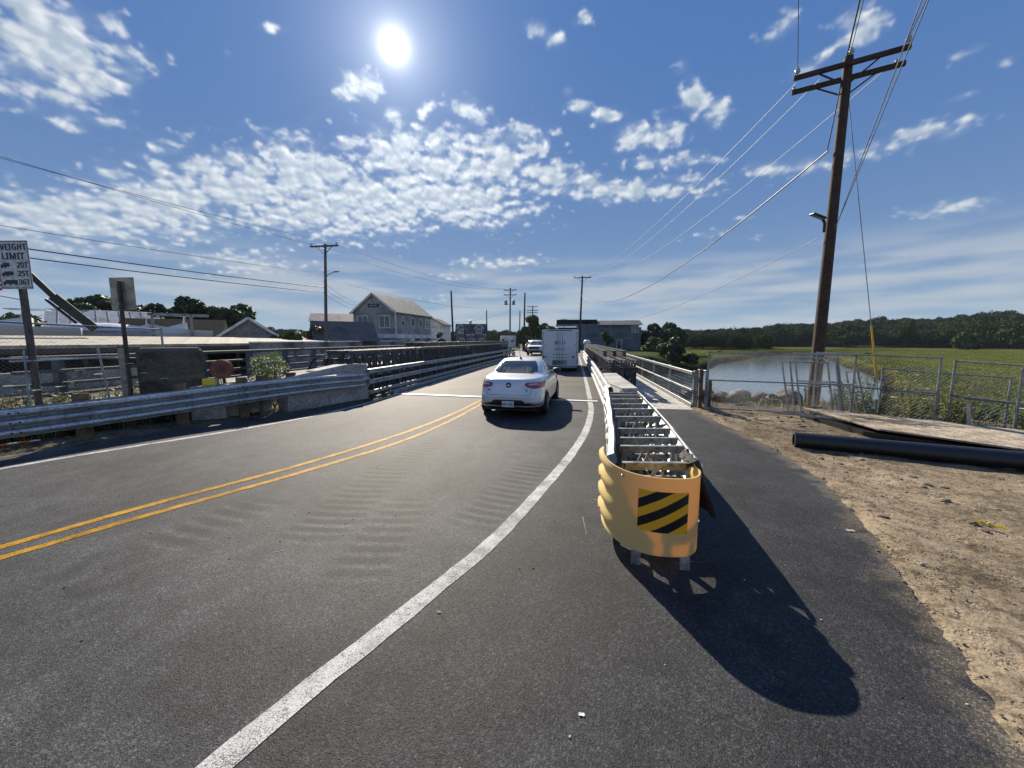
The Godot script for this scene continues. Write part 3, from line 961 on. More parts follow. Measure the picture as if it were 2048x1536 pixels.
func truss(label: String, xs: Array, z0: float, y0: float, h: float, panels: int, L: float, skip: int, outward: float) -> void:
	var t := thing("steel_truss", label, "bridge truss", Vector3(xs[0], y0, z0))
	var pm := panel_mesh(h, L)
	var chord := MB.new()
	for s in [-0.055, 0.055]:
		chord.box(Vector3(s, 0.13, -L / 2), Vector3(0.035, 0.2, L - 0.02))
		chord.box(Vector3(s * 1.4, 0.235, -L / 2), Vector3(0.05, 0.012, L - 0.025))
	chord.box(Vector3(0, 0.13, -0.05), Vector3(0.15, 0.22, 0.07))
	var cm := chord.mesh()
	var br := MB.new()
	br.box(Vector3((xs[2] - xs[0]) / 2, 0, 0), Vector3(absf(xs[2] - xs[0]) + 0.2, 0.06, 0.10))
	var bm := br.mesh()
	for k in panels:
		for x in xs:
			put(pm, "truss_panel", M.truss, t).position = Vector3(x - xs[0], 0, -k * L)
			if k >= skip: put(cm, "top_chord", M.truss, t).position = Vector3(x - xs[0], h, -k * L)
		for y in [0.3, h + 0.04 if k >= skip else h - 0.16]:
			put(bm, "brace", M.truss, t).position = Vector3(0, y - (0.0 if y < 1 else 0.12), -k * L - 0.75)
	var fr := MB.new()
	var wide: float = xs[2] - xs[0]
	for s in [0.0, wide]:
		fr.bar(Vector3(s, 0.1, 0.12), Vector3(s, h - 0.25, 0.12), 0.09, 0.07, Vector3.RIGHT)
	fr.bar(Vector3(0, 0.2, 0.12), Vector3(wide, h - 0.4, 0.12), 0.05, 0.05, Vector3.BACK)
	fr.bar(Vector3(wide, 0.2, 0.16), Vector3(0, h - 0.4, 0.16), 0.05, 0.05, Vector3.BACK)
	fr.bar(Vector3(-0.1, h - 0.3, 0.12), Vector3(wide + 0.1, h - 0.3, 0.12), 0.08, 0.09)
	put(fr, "end_frame", M.dark_steel, t)

func box_rail(mb: MB, pts: Array, h: float, d: float) -> void:  # a ribbed beam rail
	var prof := [Vector2(-d, 0), Vector2(-0.1 * d, 0.0), Vector2(0.6 * d, 0.06 * h), Vector2(d, 0.2 * h), Vector2(d, 0.36 * h), Vector2(0.45 * d, 0.46 * h), Vector2(0.45 * d, 0.54 * h), Vector2(d, 0.64 * h), Vector2(d, 0.8 * h), Vector2(0.6 * d, 0.94 * h), Vector2(-0.1 * d, h), Vector2(-d, h)]
	sweep(mb, pts, prof, 1.0)

func straight(x0: float, z0: float, x1: float, z1: float, y: float, n := 12) -> Array:
	var out := []
	var d := Vector3(x1 - x0, 0, z1 - z0).normalized()
	for i in n + 1:
		out.append([Vector3(lerpf(x0, x1, float(i) / n), y, lerpf(z0, z1, float(i) / n)), d])
	return out

func make_bridge() -> void:
	truss("grey steel lattice truss along the left side of the bridge", [-7.3, -7.7, -8.1], -11.7, -0.45, 2.05, 10, 3.05, 2, -1)
	truss("grey steel lattice truss on the right, between roadway and walkway", [1.29, 1.69, 2.09], -14.0, -0.80, 2.05, 10, 3.05, 1, 1)
	var g := thing("bridge_rail", "triple steel beam rail in front of the left truss", "guardrail")
	for y in [[0.82, 0.17], [0.47, 0.17], [0.14, 0.13]]:
		for k in 4:
			var mb := MB.new()
			box_rail(mb, straight(-6.76, -11.8 - 8.0 * k, -6.76, -11.8 - 8.0 * (k + 1) + 0.02, y[0], 2), y[1], 0.05)
			put(mb, "rail_beam", M.rail, g)
	for k in 16:
		var mb := MB.new()
		mb.bevel(Vector3(-6.93, 0.5, -12.3 - 2.05 * k), Vector3(0.16, 1.0, 0.12), 0.01)
		put(mb, "post", M.truss, g)
	g = thing("bridge_rail", "triple steel beam rail in front of the right truss, running to the crash cushion", "guardrail")
	for y in [[0.64, 0.17], [0.36, 0.16], [0.09, 0.12]]:
		for k in 4:
			var mb := MB.new()
			var pts := straight(0.93, -43.0 + 8.0 * k, 0.93 if k < 3 else 0.86, -43.0 + 8.0 * (k + 1) - 0.02 if k < 3 else -9.6, y[0], 2)
			box_rail(mb, pts, y[1], 0.05)
			put(mb, "rail_beam", M.rail, g)
	for k in 14:
		var mb := MB.new()
		mb.bevel(Vector3(1.06, 0.40, -14.4 - 2.05 * k), Vector3(0.14, 0.86, 0.12), 0.01)
		put(mb, "post", M.truss, g)
	# walkway
	var w := thing("walkway", "pale boarded footway outside the right truss", "footway", Vector3.ZERO, 0, "", "structure")
	for k in 27:
		var mb := MB.new()
		mb.bevel(Vector3(2.84, -0.03 + 0.004 * rng.randf(), -11.98 - 1.23 * k), Vector3(1.08, 0.06, 1.222), 0.006)
		put(mb, "deck_board", M.planks, w)
	var st := MB.new()
	st.bevel(Vector3(2.34, -0.2, -28.5), Vector3(0.08, 0.26, 33), 0.01)
	st.bevel(Vector3(3.34, -0.2, -28.5), Vector3(0.08, 0.26, 33), 0.01)
	put(st, "stringer", M.truss, w)
	var r := thing("walkway_railing", "galvanised railing with mesh along the outer edge of the footway", "railing")
	for q in [[1.0, 0.10, 0.05], [0.50, 0.07, 0.05], [0.06, 0.14, 0.03]]:
		var mb := MB.new()
		mb.bevel(Vector3(3.36, q[0], -27.9), Vector3(q[2], q[1], 32.4), 0.008)
		put(mb, "rail", M.galv_dull, r)
	for k in 12:
		var z := -11.75 - 2.92 * k
		var mb := MB.new()
		mb.bevel(Vector3(3.43, 0.50, z), Vector3(0.07, 1.14, 0.09), 0.008)
		put(mb, "post", M.galv_dull, r)
		if k < 11:
			mb = MB.new()
			for i in 29:
				mb.tube([Vector3(3.395, 0.1, z - 0.1 * (i + 1)), Vector3(3.395, 0.98, z - 0.1 * (i + 1))], 0.0022, 3, false)
			for i in 8:
				mb.tube([Vector3(3.397, 0.16 + 0.1 * i, z), Vector3(3.397, 0.16 + 0.1 * i, z - 2.92)], 0.0022, 3, false)
			put(mb, "mesh_infill", M.chain, r)
	# abutments so that the deck does not float
	var a := MB.new()
	a.box(Vector3(-2.8, -1.5, -13.4), Vector3(13.2, 2.7, 1.2))
	meta(put(a, "bridge_abutment", M.old_concrete), "concrete abutment below the near end of the bridge", "abutment", "", "structure")
	a = MB.new()
	a.box(Vector3(-2.8, -1.5, -46.2), Vector3(13.2, 2.7, 1.2))
	meta(put(a, "bridge_abutment", M.old_concrete), "concrete abutment below the far end of the bridge", "abutment", "", "structure")

func tape_image() -> ImageTexture:
	var im := Image.create(256, 256, false, Image.FORMAT_RGB8)
	var gold := Color(1.0, 0.46, 0.02).linear_to_srgb()
	var dark := Color(0.011, 0.011, 0.013).linear_to_srgb()
	for y in 256:
		for x in 256:
			var s := fposmod((x * 0.68 - y) / 256.0 * 2.15 + 0.62, 1.0)   # u runs along the nose, v upwards
			im.set_pixel(x, y, dark if s < 0.5 else gold)
	return ImageTexture.create_from_image(im)

func nose_point(s: float, y: float, plan: Array, out := 0.0) -> Vector3:
	var i := int(clampf(s, 0, 0.99999) * (plan.size() - 1))
	var f := s * (plan.size() - 1) - i
	var p: Vector3 = plan[i][0].lerp(plan[mini(i + 1, plan.size() - 1)][0], f)
	var side: Vector3 = plan[i][1].cross(Vector3.UP).normalized()
	var a := 0.0
	if s < 0.32: a = clampf(1.0 - (s - 0.05) / 0.26, 0, 1)
	if s > 0.86: a = 0.5 * smoothstep(0.86, 0.98, s)
	var ph := fposmod((y - 0.195) / 0.1675, 1.0)
	var wave := clampf((1.0 - absf(ph - 0.52) / 0.46) * 1.25, 0, 1)
	return p + side * (out + a * 0.066 * wave) + Vector3.UP * (y - p.y)

func make_cushion() -> void:
	var t := thing("crash_cushion", "steel crash cushion with cream plastic nose and black and yellow chevron", "crash cushion")
	# nose, going round from the road side to the path side
	var raw := [Vector3(0.335, 0, -4.0), Vector3(0.315, 0, -3.72), Vector3(0.36, 0, -3.47), Vector3(0.47, 0, -3.29), Vector3(0.64, 0, -3.185), Vector3(0.83, 0, -3.175), Vector3(0.98, 0, -3.225), Vector3(1.07, 0, -3.36), Vector3(1.09, 0, -3.56), Vector3(1.095, 0, -3.80)]
	var plan := []
	for a in along(raw, 0.02): plan.append([a[0], a[1]])
	var rows := []
	var inner := []
	var ys := []
	for j in 61: ys.append(lerpf(0.165, 0.835, j / 60.0))
	for i in 73:
		var s := i / 72.0
		var r := []
		var r2 := []
		for y in ys:
			var lift: float = 0.03 * (1.0 - smoothstep(0.0, 0.3, s)) * (y - 0.195) / 0.67
			r.append(nose_point(s, y, plan, 0.0) + Vector3.UP * lift * 0.6)
			r2.append(nose_point(s, y, plan, -0.012) + Vector3.UP * lift * 0.6)
		rows.append(r)
		r2.reverse()
		inner.append(r2)
	var mb := MB.new()
	mb.sheet(rows)
	mb.sheet(inner)
	for i in 72:
		mb.quad(rows[i][60], rows[i + 1][60], inner[i + 1][0], inner[i][0])
		mb.quad(rows[i + 1][0], rows[i][0], inner[i][60], inner[i + 1][60])
	meta(put(mb, "nose_cover", M.cream, t), "cream plastic nose with ridged sides")
	for q in [[0.13, 0.30], [0.13, 0.63], [0.955, 0.30], [0.955, 0.63], [0.36, 0.79], [0.80, 0.79]]:
		mb = MB.new()
		var bp := nose_point(q[0], q[1], plan, 0.002)
		var bn := (nose_point(q[0], q[1], plan, 0.05) - bp).normalized()
		mb.lathe(bp, [Vector2(0.014, 0.0), Vector2(0.014, 0.007), Vector2(0.0, 0.010)], bn, 6)
		put(mb, "bolt", M.galv_dull, t)
	var tape := MB.new()
	rows = []
	for i in 25:
		var r := []
		for j in 13: r.append(nose_point(lerpf(0.445, 0.655, i / 24.0), lerpf(0.37, 0.72, j / 12.0), plan, 0.004))
		rows.append(r)
	tape.sheet(rows)
	for i in tape.t.size(): tape.t[i] = Vector2(tape.t[i].y, tape.t[i].x * 13.0 / 12.0)
	var tm := mat([1, 1, 1], 0.35)
	tm.albedo_texture = tape_image()
	meta(put(tape, "chevron_panel", tm, t), "square of black and yellow slanted stripes")
	# support feet below the nose
	for p in [Vector3(0.56, 0, -3.36), Vector3(0.96, 0, -3.34)]:
		mb = MB.new()
		mb.bevel(p + Vector3(0, 0.16, 0.04), Vector3(0.08, 0.34, 0.014), 0.003, Basis(Vector3.RIGHT, -0.10))
		put(mb, "foot", M.galv_dull, t)
	# fender panels: overlapping three-ridged beams on both sides
	var prof := quad_beam()
	var left := along([Vector3(0.44, 0.135, -3.98), Vector3(0.50, 0.135, -4.6), Vector3(0.60, 0.135, -6.0), Vector3(0.68, 0.135, -7.2), Vector3(0.78, 0.135, -8.8), Vector3(0.86, 0.135, -10.2)], 0.12)
	var seg := 11
	for k in 5:
		mb = MB.new()
		var part := []
		for i in range(k * seg, mini((k + 1) * seg + 2, left.size())):
			var a = left[i]
			var side: Vector3 = a[1].cross(Vector3.UP).normalized()
			part.append([a[0] - side * (0.012 * (1.0 - float(i - k * seg) / seg)), a[1]])
		if part.size() > 2:
			sweep(mb, part, prof, -1.0)
			put(mb, "fender_panel", M.galv_pale, t)
	var right := along([Vector3(1.14, 0.135, -3.84), Vector3(1.22, 0.135, -4.8), Vector3(1.30, 0.135, -6.1), Vector3(1.34, 0.135, -7.3), Vector3(1.39, 0.135, -8.9)], 0.12)
	for k in 4:
		mb = MB.new()
		var part := []
		for i in range(k * seg, mini((k + 1) * seg + 2, right.size())):
			var a = right[i]
			var side: Vector3 = a[1].cross(Vector3.UP).normalized()
			part.append([a[0] + side * (0.012 * (1.0 - float(i - k * seg) / seg)), a[1]])
		if part.size() > 2:
			sweep(mb, part, prof, 1.0)
			put(mb, "fender_panel", M.galv_pale, t)
	# diaphragms
	var stations := [[0.47, 1.17, -3.75], [0.52, 1.22, -4.35], [0.56, 1.25, -4.72], [0.59, 1.28, -5.22], [0.64, 1.33, -6.04], [0.67, 1.36, -6.72], [0.69, 1.36, -7.24], [0.71, 1.37, -7.86], [0.74, 1.38, -8.42], [0.76, 1.41, -8.84]]
	for q in stations:
		var a := Vector3(q[0], 0, q[2])
		var b := Vector3(q[1], 0, q[2] - 0.1)
		var d := (b - a).normalized()
		mb = MB.new()
		var f := Basis(d, Vector3.UP, d.cross(Vector3.UP))
		var mid := (a + b) / 2
		var wide := a.distance_to(b)
		mb.box(mid + Vector3.UP * 0.735, Vector3(wide, 0.08, 0.008), f)
		mb.box(mid + Vector3.UP * 0.778 + f.z * 0.022, Vector3(wide, 0.008, 0.05), f)
		mb.box(mid + Vector3.UP * 0.40, Vector3(wide, 0.05, 0.05), f)
		for s in [-1, 1]:
			mb.box(mid + d * s * (wide / 2 - 0.05) + Vector3.UP * 0.40, Vector3(0.05, 0.74, 0.05), f)
			mb.bar(mid + d * s * (wide / 2 - 0.08) + Vector3.UP * 0.08, mid + d * s * 0.03 + Vector3.UP * 0.69, 0.03, 0.03, Vector3.BACK)
		put(mb, "diaphragm", M.galv_dull, t)
	mb = MB.new()
	mb.bevel(Vector3(0.82, 0.20, -3.98), Vector3(0.66, 0.40, 0.02), 0.004, Basis(Vector3.UP, 0.1))
	put(mb, "added_light_block", M.dark_steel, t)  # plate added to block light coming under the nose from behind
	mb = MB.new()
	mb.bevel(Vector3(0.93, 0.07, -6.3), Vector3(0.16, 0.10, 5.0), 0.01, Basis(Vector3.UP, deg_to_rad(-3.0)))
	put(mb, "ground_rail", M.dark_steel, t)
	mb = MB.new()
	mb.tube([Vector3(0.80, 0.22, -3.6), Vector3(0.95, 0.25, -6.2), Vector3(1.08, 0.22, -8.8)], 0.013, 6)
	mb.tube([Vector3(0.88, 0.22, -3.6), Vector3(1.03, 0.25, -6.2), Vector3(1.16, 0.22, -8.8)], 0.013, 6)
	put(mb, "tension_cable", M.galv_dull, t)
	# folded black rubber sheet slung over the path-side corner
	rows = []
	for i in 15:
		var s := i / 14.0
		var r := []
		for j in 9:
			var u := j / 8.0 - 0.5
			var x := 1.02 + 0.40 * pow(s, 0.8) * (0.55 + 0.1 * sin(u * 5.0))
			var y := 0.87 + 0.035 * sin(minf(s * 6.0, PI)) - 0.50 * pow(maxf(s - 0.18, 0) / 0.82, 1.35)
			r.append(Vector3(x + 0.016 * sin(j * 1.9 + s * 5.0), y - 0.05 * sin(s * PI) * u, -3.66 + u * (0.28 + 0.16 * s) - 0.10 * s + 0.012 * sin(j * 2.7)))
		rows.append(r)
	mb = MB.new()
	mb.sheet(rows)
	var back := []
	for r in rows:
		var q := []
		for p in r: q.append(p + Vector3(-0.022, -0.012, 0))
		q.reverse()
		back.append(q)
	mb.sheet(back)
	for i in 14:
		mb.quad(rows[i][0], rows[i + 1][0], back[i + 1][8], back[i][8])
		mb.quad(rows[i + 1][8], rows[i][8], back[i][0], back[i + 1][0])
	for j in 8:
		mb.quad(rows[14][j], rows[14][j + 1], back[14][7 - j], back[14][8 - j])
	var sh := put(mb, "rubber_sheet", M.rubber)
	meta(sh, "black rubber sheet hanging over the corner of the cream nose", "rubber sheet")
	# concrete block behind the cushion
	var c := thing("concrete_barrier", "low grey concrete block between crash cushion and right truss", "concrete barrier")
	mb = MB.new()
	mb.hull([Vector2(0.95, -13.3), Vector2(1.40, -13.4), Vector2(1.43, -9.05), Vector2(1.08, -8.98), Vector2(0.90, -9.9)], -0.05, [0.84, 0.84, 0.86, 0.86, 0.86])
	put(mb, "block", M.concrete, c)
	mb = MB.new()
	mb.hull([Vector2(0.88, -9.95), Vector2(1.05, -9.05), Vector2(1.02, -9.0), Vector2(0.85, -9.9)], 0.1, [0.83, 0.83, 0.70, 0.70])
	put(mb, "bevelled_edge", M.concrete, c)

const ORD := ["first", "second", "third", "fourth", "fifth", "sixth", "seventh", "eighth", "ninth"]

func chain_link(mb: MB, a: Vector3, b: Vector3, h: float, gap := 0.085, r := 0.0014) -> void:  # woven wire between two base points
	var L := a.distance_to(b)
	var d := (b - a) / L
	var n := int((L + h) / gap)
	for s in [1.0, -1.0]:
		for i in n:
			var x0 := i * gap - h
			var lo := 0.0
			var hi := h
			# the wire runs from (x0, 0) to (x0 + h, h); clip it to the panel
			lo = maxf(0.0, -x0)
			hi = minf(h, L - x0)
			if hi - lo > 0.02:
				var p := x0 + lo
				var q := x0 + hi
				if s < 0:
					p = L - p
					q = L - q
				mb.tube([a + d * p + Vector3.UP * lo, a + d * q + Vector3.UP * hi], r, 3, false)

func fence_panel(label: String, a: Vector3, b: Vector3, h: float, mid := 0.5, lean := Vector3.ZERO, tilt := 0.0) -> Node3D:
	var t := thing("chain_link_fence", label, "fence", a, 0, "chain link fence panels")
	var d := b - a
	var up := (Vector3.UP * h + lean)
	var k := 0
	for p in [Vector3.ZERO, d]:
		var mb := MB.new()
		mb.tube([p - Vector3.UP * 0.12, p + up], 0.024, 8)
		put(mb, "post", M.galv_dull, t)
	for f in [0.06, mid, 0.985]:
		var mb := MB.new()
		mb.tube(sag(up * f, d + up * f, 0.006, 4), 0.019, 8)
		put(mb, "rail", M.galv_dull, t)
	var w := MB.new()
	if lean == Vector3.ZERO: chain_link(w, Vector3.UP * 0.06, d + Vector3.UP * 0.06, h - 0.08)
	if w.v.size(): put(w, "wire_mesh", M.chain, t)
	return t

func boulder(seed_: int, r: Vector3) -> ArrayMesh:
	var f := FastNoiseLite.new()
	f.seed = seed_
	f.frequency = 0.9
	f.fractal_octaves = 3
	var rows := []
	for i in 11:
		var row := []
		var la := lerpf(-PI / 2, PI / 2, i / 10.0)
		for j in 16:
			var lo := TAU * j / 16
			var q := Vector3(cos(la) * cos(lo), sin(la), cos(la) * sin(lo))
			var k := 1.0 + 0.45 * f.get_noise_3dv(q * 1.4)
			k = minf(k, 1.02 + 0.1 * f.get_noise_3dv(q * 4.0))
			row.append(q * r * k)
		row.reverse()
		rows.append(row)
	var mb := MB.new()
	mb.sheet(rows, true)
	return mb.mesh()

func tuft(blades: int, h: float, spread: float, w: float, c0: Color, c1: Color, lean := 0.35) -> ArrayMesh:
	var mb := MB.new()
	for i in blades:
		var a := rng.randf() * TAU
		var p := Vector3(cos(a), 0, sin(a)) * spread * sqrt(rng.randf())
		var k := h * rng.randf_range(0.55, 1.0)
		var dir := Vector3(cos(a + rng.randf_range(-1, 1)), 0, sin(a + rng.randf_range(-1, 1)))
		var side := Vector3(-dir.z, 0, dir.x).rotated(Vector3.UP, rng.randf() * 3.0) * w
		var m := p + Vector3.UP * k * 0.55 + dir * k * lean * 0.25
		var e := p + Vector3.UP * k + dir * k * lean
		mb.tint = c0.lerp(c1, rng.randf())
		mb.quad(p - side, p + side, m + side * 0.8, m - side * 0.8)
		mb.tri(m - side * 0.8, m + side * 0.8, e)
	return mb.mesh()

func weed(h: float, leaves: int, size: float, c0: Color, c1: Color) -> ArrayMesh:  # a branching leafy stalk
	var mb := MB.new()
	for s in 4:
		var a := rng.randf() * TAU
		var top := Vector3(cos(a) * 0.25, 1, sin(a) * 0.25) * h * rng.randf_range(0.6, 1.0)
		mb.tint = c0
		mb.tube([Vector3.ZERO, top * 0.5, top], 0.006, 3, false)
		for i in leaves:
			var f := rng.randf_range(0.15, 1.0)
			var p := top * f
			var b := rng.randf() * TAU
			var d := Vector3(cos(b), rng.randf_range(-0.3, 0.6), sin(b)) * size * rng.randf_range(0.6, 1.3)
			var w := Vector3(-d.z, 0, d.x) * 0.3
			mb.tint = c0.lerp(c1, rng.randf())
			mb.quad(p, p + d * 0.5 + w, p + d, p + d * 0.5 - w)
	return mb.mesh()

func lace(at: Vector3, h: float, label: String, lean := 0.1) -> void:
	var t := thing("wildflower", label, "flower", at, rng.randf() * TAU, "white umbel wildflowers")
	var mb := MB.new()
	var top := Vector3(lean * h, h, 0)
	mb.tube([Vector3(0, -0.1, 0), Vector3(lean * h * 0.3, h * 0.5, 0), top], 0.004, 4, false)
	for i in 8:
		var a := i * 0.79
		mb.tube([top - Vector3.UP * 0.05, top + Vector3(cos(a) * 0.045, 0.0, sin(a) * 0.045)], 0.002, 3, false)
	mb.tint = null
	put(mb, "stem", M.stem, t)
	var u := MB.new()
	for i in 70:
		var a := rng.randf() * TAU
		var r := 0.072 * sqrt(rng.randf())
		var p := top + Vector3(cos(a) * r, 0.012 - r * r * 2.0 + rng.randf() * 0.006, sin(a) * r)
		var b := rng.randf() * TAU
		var x := Vector3(cos(b), 0.2, sin(b)) * 0.009
		var y := Vector3(-sin(b), 0.1, cos(b)) * 0.009
		u.quad(p - x - y, p + x - y, p + x + y, p - x + y)
	put(u, "flower_head", M.petal, t)

func xf(at: Vector3, s := 1.0, tall := 1.0, turn := -1.0) -> Transform3D:
	var b := Basis(Vector3.UP, rng.randf() * TAU if turn < 0 else turn).scaled(Vector3(s, s * tall, s))
	return Transform3D(b, at)

func make_right_yard() -> void:

	fence_panel("chain link panel from the footway gate post to the leaning frames", Vector3(3.62, -0.02, -11.25), Vector3(7.0, -0.06, -10.98), 1.66, 0.53)
	fence_panel("chain link panel standing in front of the tall utility pole", Vector3(6.38, -0.06, -11.46), Vector3(8.40, -0.14, -10.42), 1.70, 0.50)
	fence_panel("chain link panel behind the steel plates, right of the pole", Vector3(8.58, -0.2, -10.3), Vector3(10.1, -0.3, -8.2), 1.70, 0.52)
	fence_panel("chain link panel at the right edge beyond the steel plates", Vector3(9.12, -0.2, -9.5), Vector3(11.2, -0.3, -6.6), 1.58, 0.52)
	fence_panel("low bright chain link panel among the weeds behind the fence", Vector3(8.05, -0.32, -11.6), Vector3(9.70, -0.42, -10.3), 1.55, 0.62)
	fence_panel("short chain link piece closing the gap beside the footway", Vector3(3.50, -0.02, -11.72), Vector3(3.60, -0.02, -11.30), 1.14, 0.5)
	# bare frames leaning against one another
	var lean_at := [[Vector3(5.78, -0.05, -11.35), Vector3(6.75, -0.05, -11.15), Vector3(-0.32, 0, 0.05), 1.45, "dark bare fence frame leaning left beside the pole"], [Vector3(5.90, -0.05, -11.30), Vector3(6.85, -0.05, -11.05), Vector3(-0.26, 0, 0.0), 1.56, "second bare fence frame leaning against the first"], [Vector3(6.02, -0.05, -11.22), Vector3(6.9, -0.05, -11.0), Vector3(-0.3, 0, -0.05), 1.68, "tallest bare fence frame leaning beside the pole"], [Vector3(7.35, -0.1, -11.3), Vector3(7.75, -0.1, -11.5), Vector3(-0.35, 0, 0.0), 1.25, "narrow fence frame propped right of the pole"]]
	for q in lean_at: fence_panel(q[4], q[0], q[1], q[3], 0.55, q[2])
	# post with brace at the end of the walkway rail
	var g := thing("gate_post", "timber gate post with a slanting brace at the end of the footway", "post", Vector3(3.52, 0, -11.5))
	var mb := MB.new()
	mb.bevel(Vector3(0, 0.5, 0), Vector3(0.1, 1.25, 0.1), 0.008)
	put(mb, "post", M.wood_post, g)
	mb = MB.new()
	mb.bar(Vector3(0.04, 0.45, -0.04), Vector3(0.36, -0.1, -0.22), 0.09, 0.09)
	put(mb, "brace", M.wood_post, g)
	g = thing("gate_post", "rough dark post with tangled wire where the chain link fence begins", "post", Vector3(3.75, 0, -11.45))
	mb = MB.new()
	mb.bevel(Vector3(0, 0.35, 0), Vector3(0.09, 0.95, 0.09), 0.01)
	put(mb, "post", M.wood_post, g)
	mb = MB.new()
	for i in 6:
		var pts := []
		for k in 12: pts.append(Vector3(0.06 + 0.05 * i * k / 12.0 + rng.randf() * 0.03, 0.55 - 0.05 * k + 0.04 * sin(k * 1.3 + i), 0.05 * sin(k + i * 2.0)))
		mb.tube(pts, 0.004, 4, false)
	put(mb, "wire_tangle", M.dark_steel, g)
	# black pipe
	var pa := Vector3(3.98, 0.14, -7.62)
	var pb := Vector3(8.2, 0.14, -6.35)
	var p := thing("drain_pipe", "thick black plastic pipe lying on the dirt", "pipe")
	mb = MB.new()
	mb.tube([pa, pa.lerp(pb, 0.3), pa.lerp(pb, 0.6), pb], 0.140, 28, false)
	var inner := MB.new()
	inner.tube([pa, pb], 0.112, 28, false)
	put(inner, "pipe_bore", M.pipe, p)
	put(mb, "pipe_wall", M.pipe, p)
	mb = MB.new()
	var d := (pb - pa).normalized()
	for e in [pa, pb]:
		mb.lathe(e, [Vector2(0.112, 0), Vector2(0.140, 0)], d, 28)
	put(mb, "pipe_rim", M.grey_plastic, p)
	# stacked steel plates
	var corners := [Vector2(5.80, -10.75), Vector2(5.98, -8.55), Vector2(8.9, -6.35), Vector2(10.4, -8.3)]
	mb = MB.new()
	var tilt := [0.24, 0.20, 0.11, 0.12]
	var mids := Vector3(7.7, 0.13, -8.5)
	var topf := []
	var botf := []
	for i in 4:
		topf.append(Vector3(corners[i].x, tilt[i], corners[i].y)); botf.append(Vector3(corners[i].x, tilt[i] - 0.03, corners[i].y))
	mb.face(topf, mids)
	mb.face(botf, mids + Vector3.UP * 0.3)
	for i in 4: mb.face([topf[i], topf[(i + 1) % 4], botf[(i + 1) % 4], botf[i]], mids)
	var pl := put(mb, "steel_plate", M.plate)
	meta(pl, "rusty tan steel plate on top of the stack beside the black pipe", "steel plate")
	mb = MB.new()
	mb.hull([Vector2(5.70, -10.72), Vector2(5.84, -8.75), Vector2(8.7, -6.55), Vector2(10.2, -8.4)], -0.1, [0.10, 0.10, 0.03, 0.03])
	meta(put(mb, "steel_plate", M.dark_steel), "lower dark edged steel plate under the rusty top plate", "steel plate")
	for i in 3:
		mb = MB.new()
		mb.bar(Vector3(5.15 + 0.12 * i, 0.06 + 0.03 * i, -11.0 + 0.05 * i), Vector3(6.05 + 0.1 * i, 0.13 + 0.02 * i, -9.7 + 0.3 * i), 0.03, 0.03)
		meta(put(mb, "steel_bar", M.galv_dull), ["lowest thin steel bar lying against the plate corner", "middle thin steel bar lying against the plate corner", "top thin steel bar lying against the plate corner"][i], "steel bar", "steel bars beside the plates")
	# overturned tubular barricades
	for q in [[Vector3(5.05, 0.05, -11.45), 0.62, "tubular steel barrier lying tilted by the plates", 0.25], [Vector3(4.25, -0.04, -11.2), 0.5, "tubular steel barrier lying near the rough dark post", -0.25]]:
		var t := thing("steel_barrier", q[2], "barrier", q[0], q[3], "fallen tubular barriers")
		mb = MB.new()
		var w: float = q[1]
		mb.tube([Vector3(0, 0.0, 0), Vector3(0.02, 0.16, -0.03), Vector3(0.1, 0.26, -0.06), Vector3(w * 0.5, 0.27, -0.06), Vector3(w, 0.25, -0.05), Vector3(w + 0.05, 0.18, 0), Vector3(w, 0.02, 0.06), Vector3(w * 0.5, -0.02, 0.08), Vector3(0.06, -0.02, 0.04), Vector3(0, 0, 0)], 0.015, 7)
		put(mb, "frame", M.debris, t)
		for f in [0.35, 0.65]:
			mb = MB.new()
			mb.tube([Vector3(w * f - 0.06, -0.01, 0.07), Vector3(w * f + 0.02, 0.26, -0.06)], 0.010, 6)
			put(mb, "bar", M.debris, t)
	# broken crate and a folding stand by the fence
	var cr := thing("wooden_crate", "broken reddish wooden crate behind the fence by the pole", "crate", Vector3(6.05, 0.02, -10.95), 0.3)
	for i in 4:
		mb = MB.new()
		mb.bevel(Vector3(0.16, 0.03 + 0.055 * i, 0), Vector3(0.34, 0.045, 0.016), 0.003)
		put(mb, "slat", M.lumber, cr)
	for s in [0.0, 0.32]:
		mb = MB.new()
		mb.bevel(Vector3(s, 0.11, -0.05), Vector3(0.03, 0.24, 0.1), 0.003)
		put(mb, "end_board", M.lumber, cr)
	var sw := thing("sawhorse", "weathered wooden sawhorse standing in the weeds behind the fence", "sawhorse", Vector3(8.6, -0.3, -9.95), 0.5)
	for s in [[Vector3(-0.02, 0, 0.12), Vector3(0.10, 0.85, 0.0)], [Vector3(0.30, 0, 0.12), Vector3(0.14, 0.80, 0.0)]]:
		mb = MB.new()
		mb.bar(s[0], s[1], 0.06, 0.03)
		put(mb, "leg", M.pale_wood, sw)
	mb = MB.new()
	mb.bar(Vector3(0.06, 0.45, 0.05), Vector3(0.24, 0.43, 0.05), 0.04, 0.025)
	put(mb, "crossbar", M.pale_wood, sw)
	# boulders on the river bank
	var spots := [[5.45, -13.7, 0.34, 1], [4.65, -13.2, 0.30, 0], [4.95, -13.0, 0.26, 0], [5.9, -13.3, 0.3, 0], [3.8, -15.2, 0.5, 0], [4.15, -14.6, 0.42, 0], [4.5, -14.2, 0.4, 0], [3.85, -18.2, 0.55, 0], [3.95, -16.6, 0.5, 0], [6.6, -13.2, 0.34, 0], [7.0, -13.9, 0.4, 0], [4.9, -15.4, 0.4, 0], [3.75, -20.3, 0.5, 0], [3.9, -13.9, 0.36, 0]]
